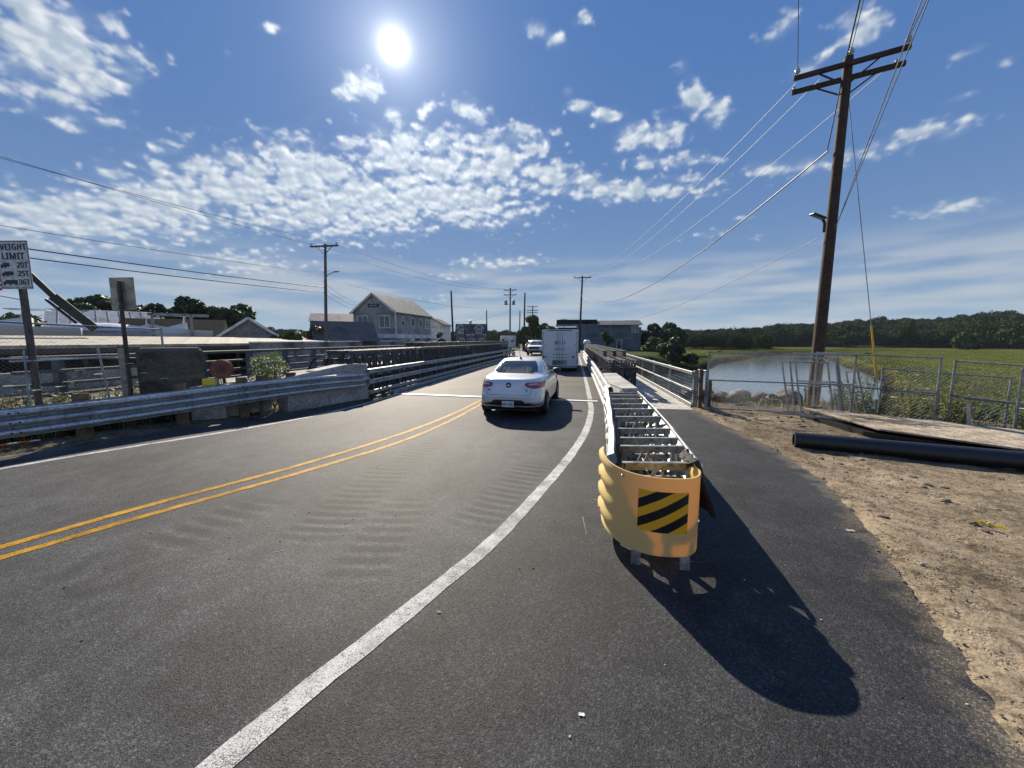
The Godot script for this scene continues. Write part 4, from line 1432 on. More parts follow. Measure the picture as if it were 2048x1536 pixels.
	var where := ["largest pale boulder at the water edge behind the fence", "small rounded rock just right of the rough fence post", "small flat rock beside the fallen tube barrier", "brown rock left of the tilted tubular barrier", "dark boulder below the footway railing, near end", "dark boulder leaning on the footway edge", "squat dark boulder just beyond the gate post brace", "dark boulder halfway along the footway in the water", "brown boulder under the second railing bay", "grey rock below the leaning fence frames", "grey rock at the foot of the utility pole", "lone low rock in the water left of the fence", "farthest dark boulder beside the footway", "rock under the timber gate post brace"]
	for i in spots.size():
		var s = spots[i]
		var r: float = s[2]
		var o := put(boulder(100 + i, Vector3(r, r * 0.72, r * 0.85)), "boulder", M.pale_rock if s[3] else M.rock)
		var gy := height(s[0], s[1])
		o.position = Vector3(s[0], maxf(gy, -2.5) + r * 0.32 + (0.12 if i in [4, 5, 8] else 0.0), s[1])
		meta(o, where[i], "rock", "rocks on the river bank")
	# weeds and bank grass
	var gr := [tuft(12, 0.36, 0.16, 0.007, Color(0.05, 0.07, 0.02), Color(0.11, 0.13, 0.04)), tuft(12, 0.46, 0.2, 0.007, Color(0.07, 0.085, 0.03), Color(0.18, 0.165, 0.07))]
	var wd := [weed(0.9, 34, 0.11, Color(0.045, 0.075, 0.02), Color(0.10, 0.13, 0.035)), weed(0.7, 30, 0.13, Color(0.06, 0.085, 0.025), Color(0.15, 0.17, 0.06)), weed(1.2, 40, 0.10, Color(0.10, 0.12, 0.03), Color(0.24, 0.23, 0.07))]
	var sets := [[], [], [], [], []]
	for i in 5200:
		var x := rng.randf_range(7.3, 34)
		var z := rng.randf_range(-46, -6)
		if pdist(Vector2(x, z), RIVER) < 1.6 or z > -9.5 - 0.55 * (9.5 - x) and x < 9.5: continue
		if x + z * 0.0 < 11 and z > -10.2 + (x - 8.0) * 1.3: continue
		var k := rng.randi() % 5
		if k >= 2 and Vector2(x, z).length() > 24: k = rng.randi() % 2
		sets[k].append(xf(Vector3(x, height(x, z) - 0.03, z), rng.randf_range(0.6, 1.15)))
	for i in 260:   # along the near bank behind the fence
		var x := rng.randf_range(4.3, 9.0)
		var z := rng.randf_range(-13.8, -12.0)
		sets[rng.randi() % 2].append(xf(Vector3(x, height(x, z) - 0.02, z), rng.randf_range(0.3, 0.7)))
	for k in 5:
		var o := scatter(gr[k] if k < 2 else wd[k - 2], M.grass, sets[k], ["bank_grass", "dry_bank_grass", "dark_weeds", "pale_weeds", "tall_yellow_weeds"][k])
		meta(o, ["short green grass on the river bank", "dry straw coloured grass on the river bank", "dark leafy weeds behind the fence", "pale leafy weeds behind the fence", "tall yellow green weeds behind the fence"][k], "weeds")
	# marsh grass: along the mud edges, and over the flats
	var mg := [tuft(16, 0.34, 0.42, 0.012, Color(0.06, 0.09, 0.018), Color(0.14, 0.17, 0.035), 0.25), tuft(16, 0.20, 0.5, 0.012, Color(0.09, 0.12, 0.02), Color(0.18, 0.20, 0.04), 0.25)]
	var fl := [[], []]
	for i in 26000:
		var x := rng.randf_range(4, 120)
		var z := rng.randf_range(-175, -20)
		var q := Vector2(x, z)
		var w := pdist(q, RIVER)
		if w < 1.4 or (w > 9.0 and rng.randf() > 0.42) or minf(pdist(q, LANDS[0]), pdist(q, LANDS[1])) < 1.5: continue
		fl[0 if w < 4 else 1].append(xf(Vector3(x, height(x, z) - 0.05, z), rng.randf_range(0.8, 1.7), rng.randf_range(0.7, 1.1)))
	meta(scatter(mg[0], M.grass, fl[0], "marsh_grass"), "darker marsh grass along the muddy river edge", "marsh grass")
	meta(scatter(mg[1], M.grass, fl[1], "meadow_grass"), "bright green salt meadow grass", "marsh grass")
	# stones and clods on the dirt
	var st := boulder(7, Vector3(0.02, 0.013, 0.017))
	var w1 := []
	var tint := []
	for i in 2200:
		var z := rng.randf_range(-11.3, 0.6)
		var x := edge(RIGHT, z) + absf(rng.randfn(0, 1.6)) - 0.10
		if x > 9.5: continue
		w1.append(xf(Vector3(x, maxf(height(x, z), 0.0 if x < edge(RIGHT, z) else -1.0) + 0.002, z), rng.randf_range(0.15, 0.55) * (1.9 if rng.randf() < 0.05 else 1.0)))
		var k := rng.randf_range(0.10, 0.30)
		tint.append(Color(k, k * 0.88, k * 0.70))
	meta(scatter(st, M.pebble, w1, "gravel", null, tint), "small stones scattered over the dirt", "gravel")
	var w3 := []
	var t3 := []
	for i in 420:
		var z := rng.randf_range(-11.0, -1.2)
		var x := rng.randf_range(-7.5, 3.0)
		w3.append(xf(Vector3(x, 0.002, z), rng.randf_range(0.10, 0.42)))
		var k := rng.randf_range(0.02, 0.05) if rng.randf() < 0.55 else rng.randf_range(0.15, 0.45)
		t3.append(Color(k, k * 0.97, k * 0.92))
	meta(scatter(st, M.pebble, w3, "road_grit", null, t3), "loose grit on the asphalt", "grit")
	var clod := boulder(17, Vector3(0.05, 0.028, 0.04))
	var w2 := []
	for i in 230:
		var z := rng.randf_range(-11.0, 0.4)
		var x := edge(RIGHT, z) + 0.12 + absf(rng.randfn(0, 2.2))
		if x > 9.0 or n1.get_noise_2d(x * 1.1, z * 1.1) < -0.05: continue
		w2.append(xf(Vector3(x, height(x, z) + 0.004, z), rng.randf_range(0.35, 1.2), rng.randf_range(0.5, 1.0)))
	meta(scatter(clod, M.clod, w2, "soil_clods"), "brown clods of earth on the dirt", "soil clods")
	var li := [[Vector3(2.83, 0.004, -4.27), 0.09, "pale crumpled leaf on the asphalt path", "dry_leaf", M.debris], [Vector3(-0.93, 0.008, -2.45), 0.03, "small pale pebble on the asphalt by the white line", "pebble", M.pale_rock], [Vector3(0.07, 0.004, -1.84), 0.035, "tiny white scrap on the asphalt near the camera", "paper_scrap", M.sign_white], [Vector3(-9.15, 0.02, -6.05), 0.14, "white scrap of paper below the left guardrail", "paper_scrap", M.sign_white], [Vector3(0.28, 0.004, -4.64), 0.02, "white chip on the asphalt beside the crash cushion", "paper_scrap", M.sign_white]]
	for q in li:
		mb = MB.new()
		var s: float = q[1]
		var rows := []
		for i in 5:
			var r := []
			for j in 4: r.append(q[0] + Vector3((i / 4.0 - 0.5) * s * (1.0 - 0.5 * absf(j / 3.0 - 0.5)), 0.010 * s * 12 * (0.3 + 0.3 * sin(i * 2.0 + j * 1.7)), (j / 3.0 - 0.5) * s * 0.5))
			rows.append(r)
		mb.sheet(rows)
		meta(put(mb, q[3], q[4]), q[2], q[3].replace("_", " "))
	# yellow strap half buried in the dirt, right edge
	mb = MB.new()
	var strap := []
	for i in 9: strap.append(Vector3(4.25 + 0.015 * i, 0.035 + 0.012 * sin(i * 1.9), -4.66 + 0.02 * i + 0.03 * sin(i * 0.9)))
	for i in 8: mb.bar(strap[i], strap[i + 1] + (strap[i + 1] - strap[i]) * 0.05, 0.006, 0.022)
	meta(put(mb, "plastic_strap", M.hi_yellow), "thin yellow plastic strap on the dirt", "strap")
	var umbels := [[Vector3(8.0, -0.25, -11.2), 0.75], [Vector3(8.9, -0.3, -11.4), 1.0], [Vector3(8.5, -0.3, -10.9), 0.8], [Vector3(9.3, -0.35, -10.7), 0.7], [Vector3(10.2, -0.4, -9.9), 0.9], [Vector3(9.5, -0.35, -9.7), 0.85]]
	for i in umbels.size(): lace(umbels[i][0], umbels[i][1], "%s from the left of the white flat wildflowers behind the right fence" % ORD[i])

func wire(label: String, a: Vector3, b: Vector3, drop: float, r: float, m: Material, steps := 24) -> void:
	var mb := MB.new()
	mb.tube(sag(a, b, drop, steps), r, 5, false)
	meta(put(mb, "overhead_wire", m), label, "wire", "overhead wires")

func insulator(t: Node3D, at: Vector3, s := 1.0) -> void:
	var mb := MB.new()
	mb.lathe(at, [Vector2(0.012, 0), Vector2(0.012, 0.05), Vector2(0.05 * s, 0.06), Vector2(0.075 * s, 0.08), Vector2(0.055 * s, 0.10), Vector2(0.065 * s, 0.13), Vector2(0.04 * s, 0.155), Vector2(0.045 * s, 0.18), Vector2(0.0, 0.2)], Vector3.UP, 12)
	put(mb, "insulator", M.ceramic, t)

func make_poles() -> void:
	# the tall brown pole on the right bank
	var base := Vector3(6.86, -0.25, -12.35)
	var t := thing("utility_pole", "tall dark brown wooden utility pole on the right bank", "utility pole", base)
	var top := Vector3(0.13, 9.62, -0.0)
	var mb := MB.new()
	var path := []
	var rad := []
	for i in 9:
		path.append(Vector3(0, -0.6, 0).lerp(top, i / 8.0))
		rad.append(lerpf(0.165, 0.105, i / 8.0))
	mb.tube(path, rad, 20)
	put(mb, "pole_shaft", M.pole_wood, t)
	var arm := Vector3(0.93, 0.0, 0.36).normalized()
	var back := Vector3(-arm.z, 0, arm.x)
	for q in [[0.14, 9.38], [-0.14, 9.16]]:
		mb = MB.new()
		var mid: Vector3 = top * (q[1] / 9.62) + back * q[0]
		mb.bevel(Vector3(mid.x, q[1], mid.z), Vector3(2.35, 0.115, 0.095), 0.01, Basis(arm, Vector3.UP, arm.cross(Vector3.UP)))
		put(mb, "crossarm", M.pole_wood, t)
		for s in [-1, 1]:
			mb = MB.new()
			mb.bar(Vector3(mid.x, q[1] - 0.05, mid.z) + arm * s * 0.62, Vector3(mid.x, q[1] - 0.42, mid.z) + arm * s * 0.09 - back * q[0] * 0.5, 0.035, 0.03)
			put(mb, "brace", M.pole_wood, t)
	var ins := []
	for s in [-1.1, 1.12]:
		var p: Vector3 = top * 0.975 + back * 0.14 + arm * s
		p.y = 9.44
		insulator(t, p, 1.0)
		ins.append(base + p + Vector3.UP * 0.19)
	insulator(t, top + Vector3(0.05, 0.02, 0), 1.0)
	ins.insert(1, base + top + Vector3(0.05, 0.21, 0))
	for s in [-1.12, 1.0]:
		mb = MB.new()
		var p: Vector3 = top * 0.95 - back * 0.16 + arm * s
		p.y = 9.27
		mb.lathe(p, [Vector2(0.01, -0.06), Vector2(0.035, -0.02), Vector2(0.035, 0.03), Vector2(0.0, 0.05)], Vector3.UP, 10)
		put(mb, "insulator", M.ceramic, t)
	# floodlight
	var fl := MB.new()
	var at := Vector3(-0.23, 5.40, 0.14)
	fl.bevel(at + Vector3(-0.14, 0.16, 0.04), Vector3(0.36, 0.05, 0.26), 0.012, Basis(Vector3(0, 0, 1), -0.42) * Basis(Vector3(1, 0, 0), 0.15))
	var lamp := put(fl, "floodlight", M.black, t)
	fl = MB.new()
	fl.bevel(at + Vector3(-0.15, 0.132, 0.045), Vector3(0.28, 0.012, 0.19), 0.003, Basis(Vector3(0, 0, 1), -0.42) * Basis(Vector3(1, 0, 0), 0.15))
	put(fl, "lens", mat([0.12, 0.12, 0.11], 0.3), lamp)
	fl = MB.new()
	fl.tube([at + Vector3(0.0, 0.08, 0.02), at + Vector3(0.06, -0.02, 0), at + Vector3(0.06, -0.26, 0)], 0.035, 8)
	put(fl, "bracket", M.black, lamp)
	# guy wire with its yellow guard
	var ga := base + Vector3(0.22, 8.75, -0.05)
	var gb := Vector3(8.36, -0.42, -11.88)
	var gy := thing("guy_wire", "steel guy wire with a long yellow guard, right of the tall pole", "guy wire")
	mb = MB.new()
	mb.tube([ga, ga.lerp(gb, 0.5), gb], 0.010, 6)
	put(mb, "strand", M.galv_dull, gy)
	mb = MB.new()
	mb.tube([ga.lerp(gb, 0.69), ga.lerp(gb, 0.76), ga.lerp(gb, 0.845)], [0.022, 0.026, 0.030], 10)
	put(mb, "guard", M.guy_yellow, gy)
	# lines ahead to the next pole over the bridge and back over the camera
	var far := Vector3(0.75, 0, -58)
	var ends := [Vector3(-0.75, 10.95, -57.9), Vector3(0.95, 11.35, -58), Vector3(2.35, 10.95, -58)]
	var starts := [base + Vector3(-0.98, 9.22, -0.20), base + Vector3(-0.45, 9.2, -0.1), base + Vector3(1.0, 9.2, 0.25)]
	for i in 3:
		wire(["left bright aluminium wire running to the pole beyond the bridge", "middle bright aluminium wire running to the pole beyond the bridge", "right bright aluminium wire running to the pole beyond the bridge"][i], starts[i], ends[i], 1.5, 0.009, M.alu_wire, 30)
		wire(["left wire rising overhead from the tall pole", "centre wire rising overhead from the pole top", "right wire rising overhead from the tall pole"][i], ins[i], Vector3(-13.5 + 2.0 * i, 10.6, 26), 1.0, 0.009, M.wire)
	wire("black twisted cable drooping from the tall pole to beyond the bridge", base + Vector3(-0.10, 7.35, -0.12), Vector3(0.75, 8.4, -58), 2.3, 0.022, M.wire, 30)
	wire("thin low cable from the floodlight level to beyond the bridge", base + Vector3(-0.14, 5.05, -0.1), Vector3(0.75, 6.4, -58), 2.0, 0.009, M.wire, 30)
	wire("black cable rising overhead from the pole top", base + Vector3(0.02, 9.5, 0.1), Vector3(-12, 11.2, 26), 1.6, 0.018, M.wire)
	for i in 2: wire(["near strand of the paired cable crossing the pole", "far strand of the paired cable crossing the pole"][i], base + Vector3(0.12, 5.2, 0.08), Vector3(-5.2 + 0.35 * i, 12.3, 15), 0.55, 0.008, M.galv_dull)
	wire("service wire hanging down the left side of the pole", base + Vector3(-0.05, 9.0, 0.12), base + Vector3(-0.16, 7.35, -0.05), 0.03, 0.014, M.wire, 8)
	# poles in the distance: [name, label, base, height, lean, arms, material, radius]
	var far_poles := [["weathered utility pole with one crossarm and a street lamp, left", Vector3(-20.65, 0, -29.5), 9.75, Vector2(0.35, -0.2), [9.55], M.grey_pole, 0.15], ["brown utility pole with one crossarm behind the box truck", Vector3(0.6, 0, -58.0), 11.2, Vector2(0.3, 0), [10.9], M.pole_wood, 0.17], ["utility pole with two crossarms and transformers", Vector3(-12.45, 0, -74), 11.8, Vector2(0.1, 0), [11.4, 10.5], M.grey_pole, 0.17], ["utility pole with a triple crossarm beside the street trees", Vector3(-9.8, 0, -90), 9.8, Vector2(0.0, 0), [9.6, 8.75, 8.25], M.grey_pole, 0.16], ["bare dark pole right of the grey house", Vector3(-18.35, 0, -57.1), 9.3, Vector2(-0.25, 0), [], M.pole_wood, 0.17], ["thin bare pole over the blue house roof", Vector3(-16.7, 0, -73), 7.6, Vector2(-0.1, 0), [], M.pole_wood, 0.14], ["tall bare dark pole left of the street trees", Vector3(-9.1, 0, -69.4), 10.3, Vector2(0.15, 0), [], M.pole_wood, 0.18], ["short bare pole behind the transformer pole", Vector3(-11.3, 0, -79), 7.9, Vector2(0.1, 0), [], M.grey_pole, 0.14], ["small far pole above the box truck", Vector3(-4.0, 0, -140), 9.6, Vector2(0, 0), [9.2], M.grey_pole, 0.15], ["short dark post left of the blue house", Vector3(-21.7, 0, -76), 5.2, Vector2(-0.5, 0), [], M.pole_wood, 0.16]]
	for q in far_poles:
		var u := thing("utility_pole", q[0], "utility pole", q[1])
		var e := Vector3(q[3].x, q[2], q[3].y)
		mb = MB.new()
		mb.tube([Vector3(0, -0.8, 0), e * 0.5, e], [q[6], q[6] * 0.85, q[6] * 0.68], 10)
		put(mb, "pole_shaft", q[5], u)
		for y in q[4]:
			mb = MB.new()
			var c: Vector3 = e * (y / q[2])
			mb.bevel(Vector3(c.x, y, c.z + 0.16), Vector3(2.5, 0.13, 0.11), 0.01)
			put(mb, "crossarm", q[5], u)
			for s in [-1, 1]:
				mb = MB.new()
				mb.bar(Vector3(c.x + s * 0.7, y - 0.05, c.z + 0.16), Vector3(c.x + s * 0.1, y - 0.6, c.z + 0.14), 0.05, 0.04)
				put(mb, "brace", q[5], u)
				insulator(u, Vector3(c.x + s * 1.12, y + 0.06, c.z + 0.16), 1.2)
		if q[4].size() == 2:
			for s in [-1, 1]:
				mb = MB.new()
				mb.lathe(Vector3(s * 0.75, 8.6, 0.1), [Vector2(0, 0), Vector2(0.27, 0.01), Vector2(0.28, 0.1), Vector2(0.28, 0.8), Vector2(0.25, 0.88), Vector2(0, 0.92)], Vector3.UP, 14)
				put(mb, "transformer", M.galv_dull, u)
			mb = MB.new()
			mb.bar(Vector3(-0.8, 8.75, 0.1), Vector3(0.8, 8.75, 0.1), 0.08, 0.08)
			put(mb, "transformer_bracket", M.galv_dull, u)
	var lampp := get_node("utility_pole_001")
	mb = MB.new()
	mb.tube([Vector3(0.2, 6.7, 0.05), Vector3(0.7, 7.2, 0.2), Vector3(1.5, 7.42, 0.4)], 0.03, 7)
	mb.bevel(Vector3(1.65, 7.40, 0.44), Vector3(0.5, 0.09, 0.2), 0.03, Basis(Vector3.UP, -0.25))
	put(mb, "street_lamp_arm", M.galv_dull, lampp)
	var lb := Vector3(-27, 0, 7)
	var la := Vector3(-20.3, 0, -29.7)
	for q in [[Vector3(-21.4, 9.7, -29.6), 10.9, 0.5, 0.011, "top left wire sweeping in from the upper left edge"], [Vector3(-19.2, 9.7, -29.8), 9.55, 0.6, 0.011, "second wire sweeping in from the upper left edge"], [Vector3(-20.35, 7.35, -29.5), 6.75, 0.45, 0.012, "middle cable above the weight limit sign"], [Vector3(-20.4, 6.25, -29.5), 6.35, 0.45, 0.028, "upper thick black cable behind the weight limit sign"], [Vector3(-20.4, 5.85, -29.5), 6.0, 0.45, 0.026, "lower thick black cable behind the weight limit sign"]]:
		wire(q[4], q[0], Vector3(lb.x + (q[0].x - la.x), q[1], lb.z), q[2], q[3], M.wire)
	for q in [[Vector3(-21.4, 9.7, -29.6), Vector3(-13.6, 11.6, -74), "left wire between the two crossarm poles"], [Vector3(-19.2, 9.7, -29.8), Vector3(-11.3, 11.6, -74), "right wire between the two crossarm poles"], [Vector3(-20.35, 7.0, -29.5), Vector3(-12.5, 8.3, -74), "lower cable between the two crossarm poles"]]:
		wire(q[2], q[0], q[1], 1.1, 0.013, M.wire)
	for i in 3: wire(["highest service cable from the left pole to the grey house", "middle service cable from the left pole to the grey house", "lowest service cable from the left pole to the grey house"][i], Vector3(-20.4, 6.6 - 0.45 * i, -29.5), Vector3(-29.0, 7.0 - 0.45 * i, -50.0), 0.4, 0.014, M.wire)
	wire("thin cable sagging from the bare pole to the transformer pole", Vector3(-18.5, 4.6, -57), Vector3(-12.5, 7.6, -74), 0.5, 0.014, M.wire)
	wire("cable from the transformer pole toward the street trees", Vector3(-12.4, 8.0, -74), Vector3(-9.1, 6.0, -69.4), 0.4, 0.013, M.wire)

func make_left_yard() -> void:
	var mb: MB
	# weight limit sign
	var t := thing("road_sign", "white weight limit sign with three truck symbols at the left edge", "road sign", Vector3(-10.93, 0, -6.14), deg_to_rad(7))
	mb = MB.new()
	mb.bevel(Vector3(0.02, 1.5, -0.05), Vector3(0.09, 3.3, 0.09), 0.01)
	put(mb, "post", M.grey_pole, t)
	mb = MB.new()
	mb.bevel(Vector3(0, 3.42, 0.01), Vector3(0.66, 0.93, 0.012), 0.004)
	var plate := put(mb, "sign_plate", M.sign_white, t)
	mb = MB.new()
	for s in [-1, 1]:
		mb.box(Vector3(s * 0.316, 3.42, 0.0175), Vector3(0.010, 0.90, 0.003))
		mb.box(Vector3(0, 3.42 + s * 0.445, 0.0175), Vector3(0.62, 0.012, 0.003))
	put(mb, "border", M.black, plate)
	lettering("WEIGHT", 0.112, Vector3(0, 3.76, 0.019), M.black, plate)
	lettering("LIMIT", 0.125, Vector3(0, 3.585, 0.019), M.black, plate)
	var y := 3.415
	for q in [["20T", 0.0], ["25T", 0.08], ["36T", 0.16]]:
		lettering(q[0], 0.105, Vector3(0.17, y, 0.019), M.black, plate)
		mb = MB.new()
		var w: float = 0.13 + q[1] * 0.75
		mb.box(Vector3(-0.225 + w / 2, y + 0.008, 0.019), Vector3(w, 0.075, 0.004))
		mb.box(Vector3(-0.25, y - 0.008, 0.019), Vector3(0.05, 0.045, 0.004))
		for k in 2 + int(q[1] > 0.1): mb.lathe(Vector3(-0.25 + k * (w * 0.48), y - 0.038, 0.017), [Vector2(0.019, 0), Vector2(0.019, 0.004), Vector2(0, 0.004)], Vector3.BACK, 10)
		put(mb, "truck_symbol", M.black, plate)
		y -= 0.165
	# sign seen from behind
	t = thing("road_sign", "tan back of a road sign on a dark rusty post", "road sign", Vector3(-10.05, 0, -7.3), deg_to_rad(3))
	mb = MB.new()
	mb.bevel(Vector3(0, 1.6, 0.05), Vector3(0.07, 3.3, 0.06), 0.008)
	put(mb, "post", M.brown_wall, t)
	mb = MB.new()
	mb.bevel(Vector3(0.0, 2.98, -0.01), Vector3(0.62, 0.72, 0.012), 0.004)
	put(mb, "sign_plate", M.sign_back, t)
	for v in [2.75, 3.2]:
		mb = MB.new()
		mb.lathe(Vector3(0, v, 0.08), [Vector2(0.016, 0), Vector2(0.016, 0.01), Vector2(0, 0.014)], Vector3.BACK, 6)
		put(mb, "bolt", M.galv_dull, t)
	# temporary fence
	var fp := [Vector3(-11.25, 0.35, -5.6), Vector3(-10.85, 0.30, -7.0), Vector3(-10.55, 0.25, -8.45)]
	fence_panel("tall chain link panel behind the guardrail, left of the sign back", Vector3(-12.6, 0.35, -3.6), Vector3(-11.28, 0.35, -5.62), 2.05, 0.6)
	fence_panel("tall chain link panel behind the guardrail around the sign back", fp[0], fp[2], 2.0, 0.62)
	for q in [[Vector3(-10.95, 1.75, -6.1), Vector3(-10.55, 0.3, -5.85)], [Vector3(-10.7, 1.8, -7.15), Vector3(-10.25, 0.3, -7.0)], [Vector3(-10.35, 1.35, -8.0), Vector3(-9.9, 0.3, -7.85)]]:
		mb = MB.new()
		mb.tube([q[0], q[1]], 0.02, 7)
		meta(put(mb, "fence_strut", M.galv_dull), ["slanting steel strut nearest the weight limit sign", "slanting steel strut left of the rusty sign post", "slanting steel strut in front of the cabinet"][0 if q[0].x < -10.8 else 1 if q[0].x < -10.5 else 2], "strut", "fence struts")
	mb = MB.new()
	mb.tube([Vector3(-11.0, 1.52, -5.9), Vector3(-10.35, 1.57, -7.4)], 0.018, 7)
	meta(put(mb, "handrail_tube", M.galv), "bright steel tube running low behind the chain link", "tube")
	# dark cabinet, its yellow marker post, a hose reel and a yellow block
	t = thing("utility_cabinet", "big dark olive utility cabinet behind the guardrail", "cabinet", Vector3(-9.72, 0, -7.95), deg_to_rad(50))
	mb = MB.new()
	mb.bevel(Vector3(0, 0.86, -0.2), Vector3(1.22, 1.80, 0.75), 0.07)
	put(mb, "body", M.cabinet, t)
	mb = MB.new()
	mb.bevel(Vector3(0, 0.9, 0.185), Vector3(1.08, 1.5, 0.02), 0.008)
	put(mb, "door", M.cabinet, t)
	t = thing("marker_post", "pale timber post against the left side of the dark cabinet", "post", Vector3(-10.22, 0, -7.28), deg_to_rad(50))
	mb = MB.new()
	mb.bevel(Vector3(0, 0.88, 0), Vector3(0.12, 1.80, 0.12), 0.008)
	put(mb, "post", M.pale_wood, t)
	mb = MB.new()
	mb.bevel(Vector3(0, 1.79, 0), Vector3(0.13, 0.03, 0.13), 0.005)
	put(mb, "cap", M.black, t)
	t = thing("hose_reel", "round faded red reel beside the dark cabinet", "reel", Vector3(-9.02, 1.2, -8.62), deg_to_rad(35))
	for q in [[-0.10, 0.235], [0.08, 0.235]]:
		mb = MB.new()
		mb.lathe(Vector3(0, 0, q[0]), [Vector2(0.0, 0.0), Vector2(q[1], 0.0), Vector2(q[1] + 0.012, 0.012), Vector2(q[1], 0.025), Vector2(0, 0.025)], Vector3.BACK, 26)
		put(mb, "flange", M.orange, t)
	mb = MB.new()
	mb.lathe(Vector3(0, 0, -0.08), [Vector2(0.15, 0.0), Vector2(0.15, 0.16)], Vector3.BACK, 20)
	put(mb, "drum", M.dark_steel, t)
	mb = MB.new()
	mb.bar(Vector3(0, -1.2, -0.16), Vector3(0, 0.02, -0.16), 0.06, 0.06)
	put(mb, "stand", M.dark_steel, t)
	t = thing("yellow_block", "yellow plastic block with a pale edge below the red reel", "block", Vector3(-9.0, 0.82, -8.25), deg_to_rad(30))
	mb = MB.new()
	mb.bevel(Vector3(0, 0.08, 0), Vector3(0.28, 0.17, 0.2), 0.015)
	put(mb, "block_body", M.hi_yellow, t)
	mb = MB.new()
	mb.bevel(Vector3(0.155, 0.08, 0), Vector3(0.03, 0.15, 0.2), 0.006)
	put(mb, "edge_strip", M.pale_wood, t)
	mb = MB.new()
	mb.box(Vector3(0, -0.42, 0), Vector3(0.7, 0.84, 0.5))
	put(mb, "plinth", M.old_concrete, t)
	t = thing("striped_bar", "orange and white striped bar lying below the guardrail at the left edge", "barrier bar", Vector3(-10.35, 0.03, -5.0), deg_to_rad(62))
	for i in 6:
		mb = MB.new()
		mb.bevel(Vector3(0.13 * i, 0.03, 0), Vector3(0.13, 0.025, 0.05), 0.004)
		put(mb, "stripe", M.cone_orange if i % 2 == 0 else M.sign_white, t)
	# low slabs of stone behind the guardrail
	for q in [[Vector3(-8.75, 0.62, -8.5), 0.55, "flat tan stone slab behind the guardrail, left of the bush"], [Vector3(-8.35, 0.66, -8.95), 0.6, "flat tan stone slab behind the guardrail at the bush's foot"]]:
		mb = MB.new()
		mb.bevel(q[0] - Vector3.UP * 0.3, Vector3(q[1], 0.62, 0.4), 0.03, Basis(Vector3.UP, 0.6))
		meta(put(mb, "stone_slab", M.pale_rock), q[2], "stone slab")
	# old parallel bridge with its post and rail parapet
	var ob := thing("old_bridge", "old concrete bridge alongside, with dark metal post and rail parapet", "bridge")
	mb = MB.new()
	mb.bevel(Vector3(-16.5, -0.32, -27.5), Vector3(4.4, 0.6, 41), 0.03)
	put(mb, "deck", M.old_concrete, ob)
	mb = MB.new()
	mb.bevel(Vector3(-14.55, 0.05, -27.5), Vector3(0.55, 0.24, 41), 0.03)
	put(mb, "parapet_kerb", M.concrete, ob)
	for k in 18:
		mb = MB.new()
		prism(mb, [[-0.09, 0.15], [0.09, 0.15], [0.09, 1.2], [0.05, 1.5], [-0.05, 1.5], [-0.09, 1.2]], -0.12, 0.10)
		var o := put(mb, "parapet_post", M.old_rail, ob)
		o.position = Vector3(-14.6, 0, -8.8 - 2.2 * k)
	for h in [[1.46, 0.12, 0.14], [1.08, 0.10, 0.06], [0.72, 0.10, 0.06], [0.40, 0.10, 0.06]]:
		mb = MB.new()
		mb.bevel(Vector3(-14.45, h[0], -27.5), Vector3(h[2], h[1], 39.5), 0.02)
		put(mb, "parapet_rail", M.old_rail, ob)
	for z in [-16.5, -44.0]:
		mb = MB.new()
		mb.box(Vector3(-16.5, -1.8, z), Vector3(4.2, 2.5, 1.0))
		put(mb, "pier", M.old_concrete, ob)
	# valve with a hose on the old bridge kerb
	t = thing("hose_valve", "dark valve with a curved hose on the old bridge kerb", "valve", Vector3(-12.2, 0.0, -17.6))
	mb = MB.new()
	mb.lathe(Vector3(0, -0.4, 0), [Vector2(0.12, 0), Vector2(0.12, 1.0), Vector2(0.22, 1.08), Vector2(0.24, 1.35), Vector2(0.12, 1.5), Vector2(0, 1.52)], Vector3.UP, 12)
	put(mb, "valve_body", M.brown_wall, t)
	mb = MB.new()
	mb.tube([Vector3(0, 1.05, 0), Vector3(-0.3, 1.16, 0.1), Vector3(-0.65, 1.0, 0.2), Vector3(-0.9, 0.5, 0.3), Vector3(-1.0, -0.3, 0.3)], 0.04, 8)
	put(mb, "hose", M.rubber, t)
	# plank wall and low shed beyond the old bridge
	var wl := thing("panel_wall", "grey weathered panel wall beyond the old bridge", "wall")
	for k in 13:
		mb = MB.new()
		mb.bevel(Vector3(-20.4, 0.60, -22.8 - 2.45 * k), Vector3(0.10, 2.36 + 0.02 * (k % 2), 2.42), 0.012)
		put(mb, "wall_panel", M.plank_wall, wl)
	mb = MB.new()
	mb.bevel(Vector3(-20.4, 1.82, -37.5), Vector3(0.18, 0.07, 31.8), 0.01)
	put(mb, "coping", M.white_trim, wl)
	var sh := thing("low_shed", "long low shed with pale sloping roof and open dark front", "shed")
	mb = MB.new()
	var roof := [Vector3(-21.0, 1.74, -1.0), Vector3(-21.0, 1.74, -33.6), Vector3(-26.0, 2.16, -33.6), Vector3(-26.0, 2.16, -1.0)]
	var lo := []
	for p in roof: lo.append(p - Vector3.UP * 0.14)
	var mid := Vector3(-23.5, 1.88, -17)
	mb.face(roof, mid)
	mb.face(lo, mid)
	for i in 4: mb.face([roof[i], roof[(i + 1) % 4], lo[(i + 1) % 4], lo[i]], mid)
	put(mb, "roof", M.pale_wood, sh)
	mb = MB.new()
	mb.bevel(Vector3(-21.05, 1.50, -17.3), Vector3(0.12, 0.22, 32.4), 0.01)
	put(mb, "fascia", M.brown_wall, sh)
	mb = MB.new()
	mb.box(Vector3(-25.7, 0.7, -17.3), Vector3(0.2, 2.5, 32))
	put(mb, "back_wall", M.dark_wall, sh)
